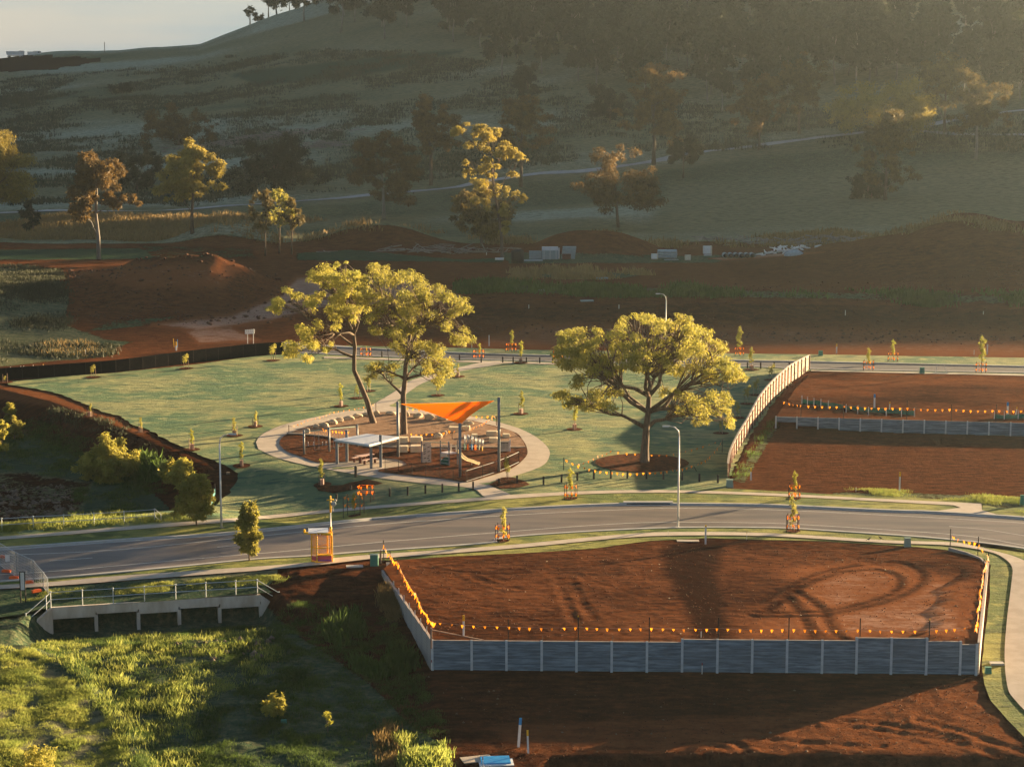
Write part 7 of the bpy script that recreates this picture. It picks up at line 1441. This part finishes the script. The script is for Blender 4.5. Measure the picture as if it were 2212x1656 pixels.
tufts('tall_weeds', 'clumps of taller sunlit weeds along the gully', 'weeds', [(60, 1395), (130, 1385), (560, 1362), (610, 1420), (560, 1470), (460, 1500), (430, 1600), (420, 1700), (280, 1700), (240, 1560), (140, 1440)], 1500, .30, 'meadow', 3, 12, .24, clump=.8, wd=.018)
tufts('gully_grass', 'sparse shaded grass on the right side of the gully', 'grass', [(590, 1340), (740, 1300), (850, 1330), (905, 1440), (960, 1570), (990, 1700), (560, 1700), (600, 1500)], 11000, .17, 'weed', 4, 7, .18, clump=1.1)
tufts('tall_weeds', 'pale feathery weeds growing beside the left side wall', 'weeds', [(818, 1275), (846, 1275), (865, 1320), (850, 1345), (825, 1310)], 130, .6, 'dry', 5, 16, .2, wd=.015)
tufts('tall_weeds', 'tall weeds on the shaded slope left of the side wall', 'weeds', [(690, 1300), (760, 1320), (800, 1400), (870, 1400), (900, 1440), (820, 1470), (760, 1440), (700, 1360)], 420, .75, 'weed', 6, 12, .25, clump=.3)
tufts('tall_weeds', 'sunlit straw coloured weeds at the bottom centre', 'weeds', [(820, 1560), (855, 1560), (865, 1610), (880, 1640), (900, 1680), (830, 1680), (810, 1620)], 130, .34, 'dry', 7, 14, .2, wd=.018)
tufts('tall_weeds', 'sunlit green weeds at the bottom centre beside the straw ones', 'weeds', [(865, 1590), (960, 1600), (965, 1690), (880, 1690)], 480, .42, 'meadow', 8, 12, .25, clump=.4)
tufts('verge_grass_blades', 'uneven grass blades on the verge above the culvert', 'grass', [(40, 1300), (110, 1275), (560, 1246), (640, 1242), (600, 1262), (112, 1300)], 5200, .12, 'meadow', 9, 6, .12, fn=lambda x, y: zt(x, y) + .07, clump=1.2)
tufts('basin_weeds', 'long grass along the handrail of the basin', 'grass', [(-20, 1135), (340, 1115), (400, 1118), (420, 1128), (300, 1134), (0, 1152)], 3800, .32, 'meadow', 10, 8, .15, fn=lambda x, y: zs(x, y) + .05)
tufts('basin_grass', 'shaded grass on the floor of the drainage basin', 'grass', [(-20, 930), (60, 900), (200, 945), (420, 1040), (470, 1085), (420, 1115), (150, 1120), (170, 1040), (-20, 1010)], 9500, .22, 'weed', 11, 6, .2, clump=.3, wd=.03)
tufts('basin_weeds', 'rushes between the round bush and the shrubs', 'weeds', [(275, 1010), (300, 1002), (350, 1010), (380, 1028), (350, 1036), (270, 1036)], 420, .9, 'weed', 12, 14, .3, wd=.02)
tufts('basin_weeds', 'weeds along the dark soil bank of the basin', 'weeds', [(60, 880), (150, 885), (250, 915), (330, 945), (320, 970), (200, 930), (80, 910)], 380, .35, 'leaf_forest', 13, 12, .4, clump=.3, wd=.03)
tufts('lot_weeds', 'sunlit weeds along the front edge of the lower right lot', 'weeds', [(1800, 1060), (1860, 1056), (1990, 1062), (2110, 1070), (2212, 1078), (2230, 1112), (2160, 1106), (2118, 1087), (1960, 1076), (1810, 1066)], 1500, .17, 'meadow', 14, 8, .25, fn=lambda x, y: zs(x, y) + .06, clump=.35)
tufts('fence_weeds', 'green weeds growing at the foot of the timber fence', 'weeds', [(1590, 1035), (1575, 1045), (1640, 945), (1672, 905), (1735, 850), (1722, 872), (1690, 898), (1640, 965), (1612, 1030)], 900, .32, 'weed', 15, 9, .3, fn=lambda x, y: zs(x, y) + .1, clump=.4)
tufts('berm_weeds', 'strip of rough weeds along the top of the dark red bank', 'weeds', [(1000, 612), (1700, 626), (2240, 640), (2240, 668), (1900, 655), (1500, 642), (1000, 634)], 5200, .75, 'weed', 16, 8, .7, clump=.06, wd=.05)
tufts('berm_weeds', 'dry weeds below the pipe yard', 'weeds', [(1110, 590), (1260, 584), (1400, 592), (1300, 602), (1120, 602)], 1100, .8, 'dry', 17, 7, .7, clump=.15, wd=.05)
tufts('long_grass', 'dry long grass at the far left behind the screen fence', 'grass', [(85, 745), (130, 735), (210, 745), (250, 765), (180, 772), (90, 765)], 200, .4, 'dry', 18, 9, .5, wd=.04)
tufts('long_grass', 'green long grass at the far left behind the screen fence', 'grass', [(-20, 570), (120, 580), (150, 640), (150, 700), (120, 730), (250, 745), (240, 768), (60, 785), (-20, 790)], 5000, .4, 'leaf_forest', 19, 7, .6, clump=.1, wd=.05)  # dark dull blade colour stands in for shade over this grass
tufts('long_grass', 'long dry grass along the foot of the hill', 'grass', [(-20, 480), (500, 470), (900, 490), (1300, 500), (1800, 500), (2240, 495), (2240, 512), (1900, 515), (1500, 525), (1000, 530), (400, 515), (-20, 515)], 8000, .9, 'dry', 20, 7, .9, clump=.05, wd=.05)
tufts('hill_scrub', 'rough tussocks scattered over the open hillside', 'grass', [(-20, 180), (500, 120), (1000, 130), (1300, 215), (2240, 250), (2240, 330), (1400, 340), (900, 390), (400, 440), (-20, 440)], 16000, .8, 'leaf_forest', 21, 6, 1.0, clump=.05, wd=.07)
# loose stones in the dirt
def clods(name, label, polypx, n, smin, smax, mat, seed, fn):
    rs_ = np.random.RandomState(seed); P = P2(polypx, fn) ; a_ = np.array(P); mn, mx = a_.min(0), a_.max(0); X = mn[0] + (mx[0] - mn[0]) * rs_.rand(n * 5); Y = mn[1] + (mx[1] - mn[1]) * rs_.rand(n * 5); k = inpoly(X, Y, P); X, Y = X[k][:n], Y[k][:n]; Z = fn(X, Y); m = len(X); s = smin + (smax - smin) * rs_.rand(m) ** 4
    base = np.array([(1, 0, 0), (0, 1, 0), (-1, 0, 0), (0, -1, 0), (0, 0, .8), (0, 0, -.6)]); tri = np.array([(0, 1, 4), (1, 2, 4), (2, 3, 4), (3, 0, 4), (1, 0, 5), (2, 1, 5), (3, 2, 5), (0, 3, 5)])
    V = base[None] * s[:, None, None] * (1 + .5 * rs_.normal(size=(m, 6, 1)) * .5) + np.stack([X, Y, Z + s * .2], 1)[:, None]; Fq = (tri[None] + (np.arange(m) * 6)[:, None, None]).reshape(-1, 3)
    o = link(name, npmesh(name, V.reshape(-1, 3), Fq, mat)); stuff(o, label, 'stones')
M['clod'] = mk('soil_clod', (.13, .05, .025), (.07, .028, .016), 3, .95)
clods('clods', 'loose red clods scattered over the foreground lot', [(850, 1225), (1400, 1175), (2040, 1200), (2115, 1230), (2100, 1380), (940, 1375)], 6000, .015, .075, 'clod', 1, lotz)
clods('clods', 'loose red clods in the yard in front of the long wall', [(980, 1470), (2100, 1475), (2190, 1640), (1100, 1640)], 5000, .015, .07, 'clod', 2, zs)
clods('pale_stones', 'small pale stones scattered in the foreground dirt', [(850, 1225), (1400, 1175), (2040, 1200), (2115, 1230), (2100, 1380), (940, 1375)], 110, .02, .07, 'stone', 3, lotz)
clods('pale_stones', 'pale stones in the shaded yard and gully', [(300, 1390), (700, 1380), (1000, 1480), (2120, 1475), (2150, 1640), (700, 1640)], 260, .02, .10, 'rock', 4, zs)
clods('creek_rocks', 'rocks in the drainage basin by the handrail', [(-20, 1050), (150, 1050), (170, 1110), (-20, 1125)], 500, .05, .38, 'rock', 5, zs)
clods('creek_rocks', 'rocks in the grass below the culvert', [(380, 1390), (600, 1370), (620, 1420), (420, 1440)], 90, .05, .30, 'rock', 6, zs)
clods('clods', 'clods over the far red bank and mound', [(150, 580), (600, 590), (640, 700), (150, 700)], 2500, .05, .40, 'clod', 7, zs)
clods('clods', 'clods over the far right red bank', [(1000, 640), (2240, 560), (2240, 750), (1000, 720)], 4000, .05, .30, 'clod', 8, zs)
# ------------------------------------------------------------------ air
HAZE_D = 0.00007
mb = MB(); mb.box((0, 640, 104), (3600, 2200, 228)); 
hz_ = bpy.data.materials.new('air'); hz_.use_nodes = True; n = hz_.node_tree; n.nodes.clear()
oo = n.nodes.new('ShaderNodeOutputMaterial'); pv = n.nodes.new('ShaderNodeVolumePrincipled'); pv.inputs['Color'].default_value = (.74, .90, 1.0, 1)
pv.inputs['Density'].default_value = HAZE_D; pv.inputs['Anisotropy'].default_value = .68; n.links.new(pv.outputs[0], oo.inputs['Volume'])
M['air'] = hz_
o = link('haze', mb.mesh('haze', 'air')); o['kind'] = 'stuff'
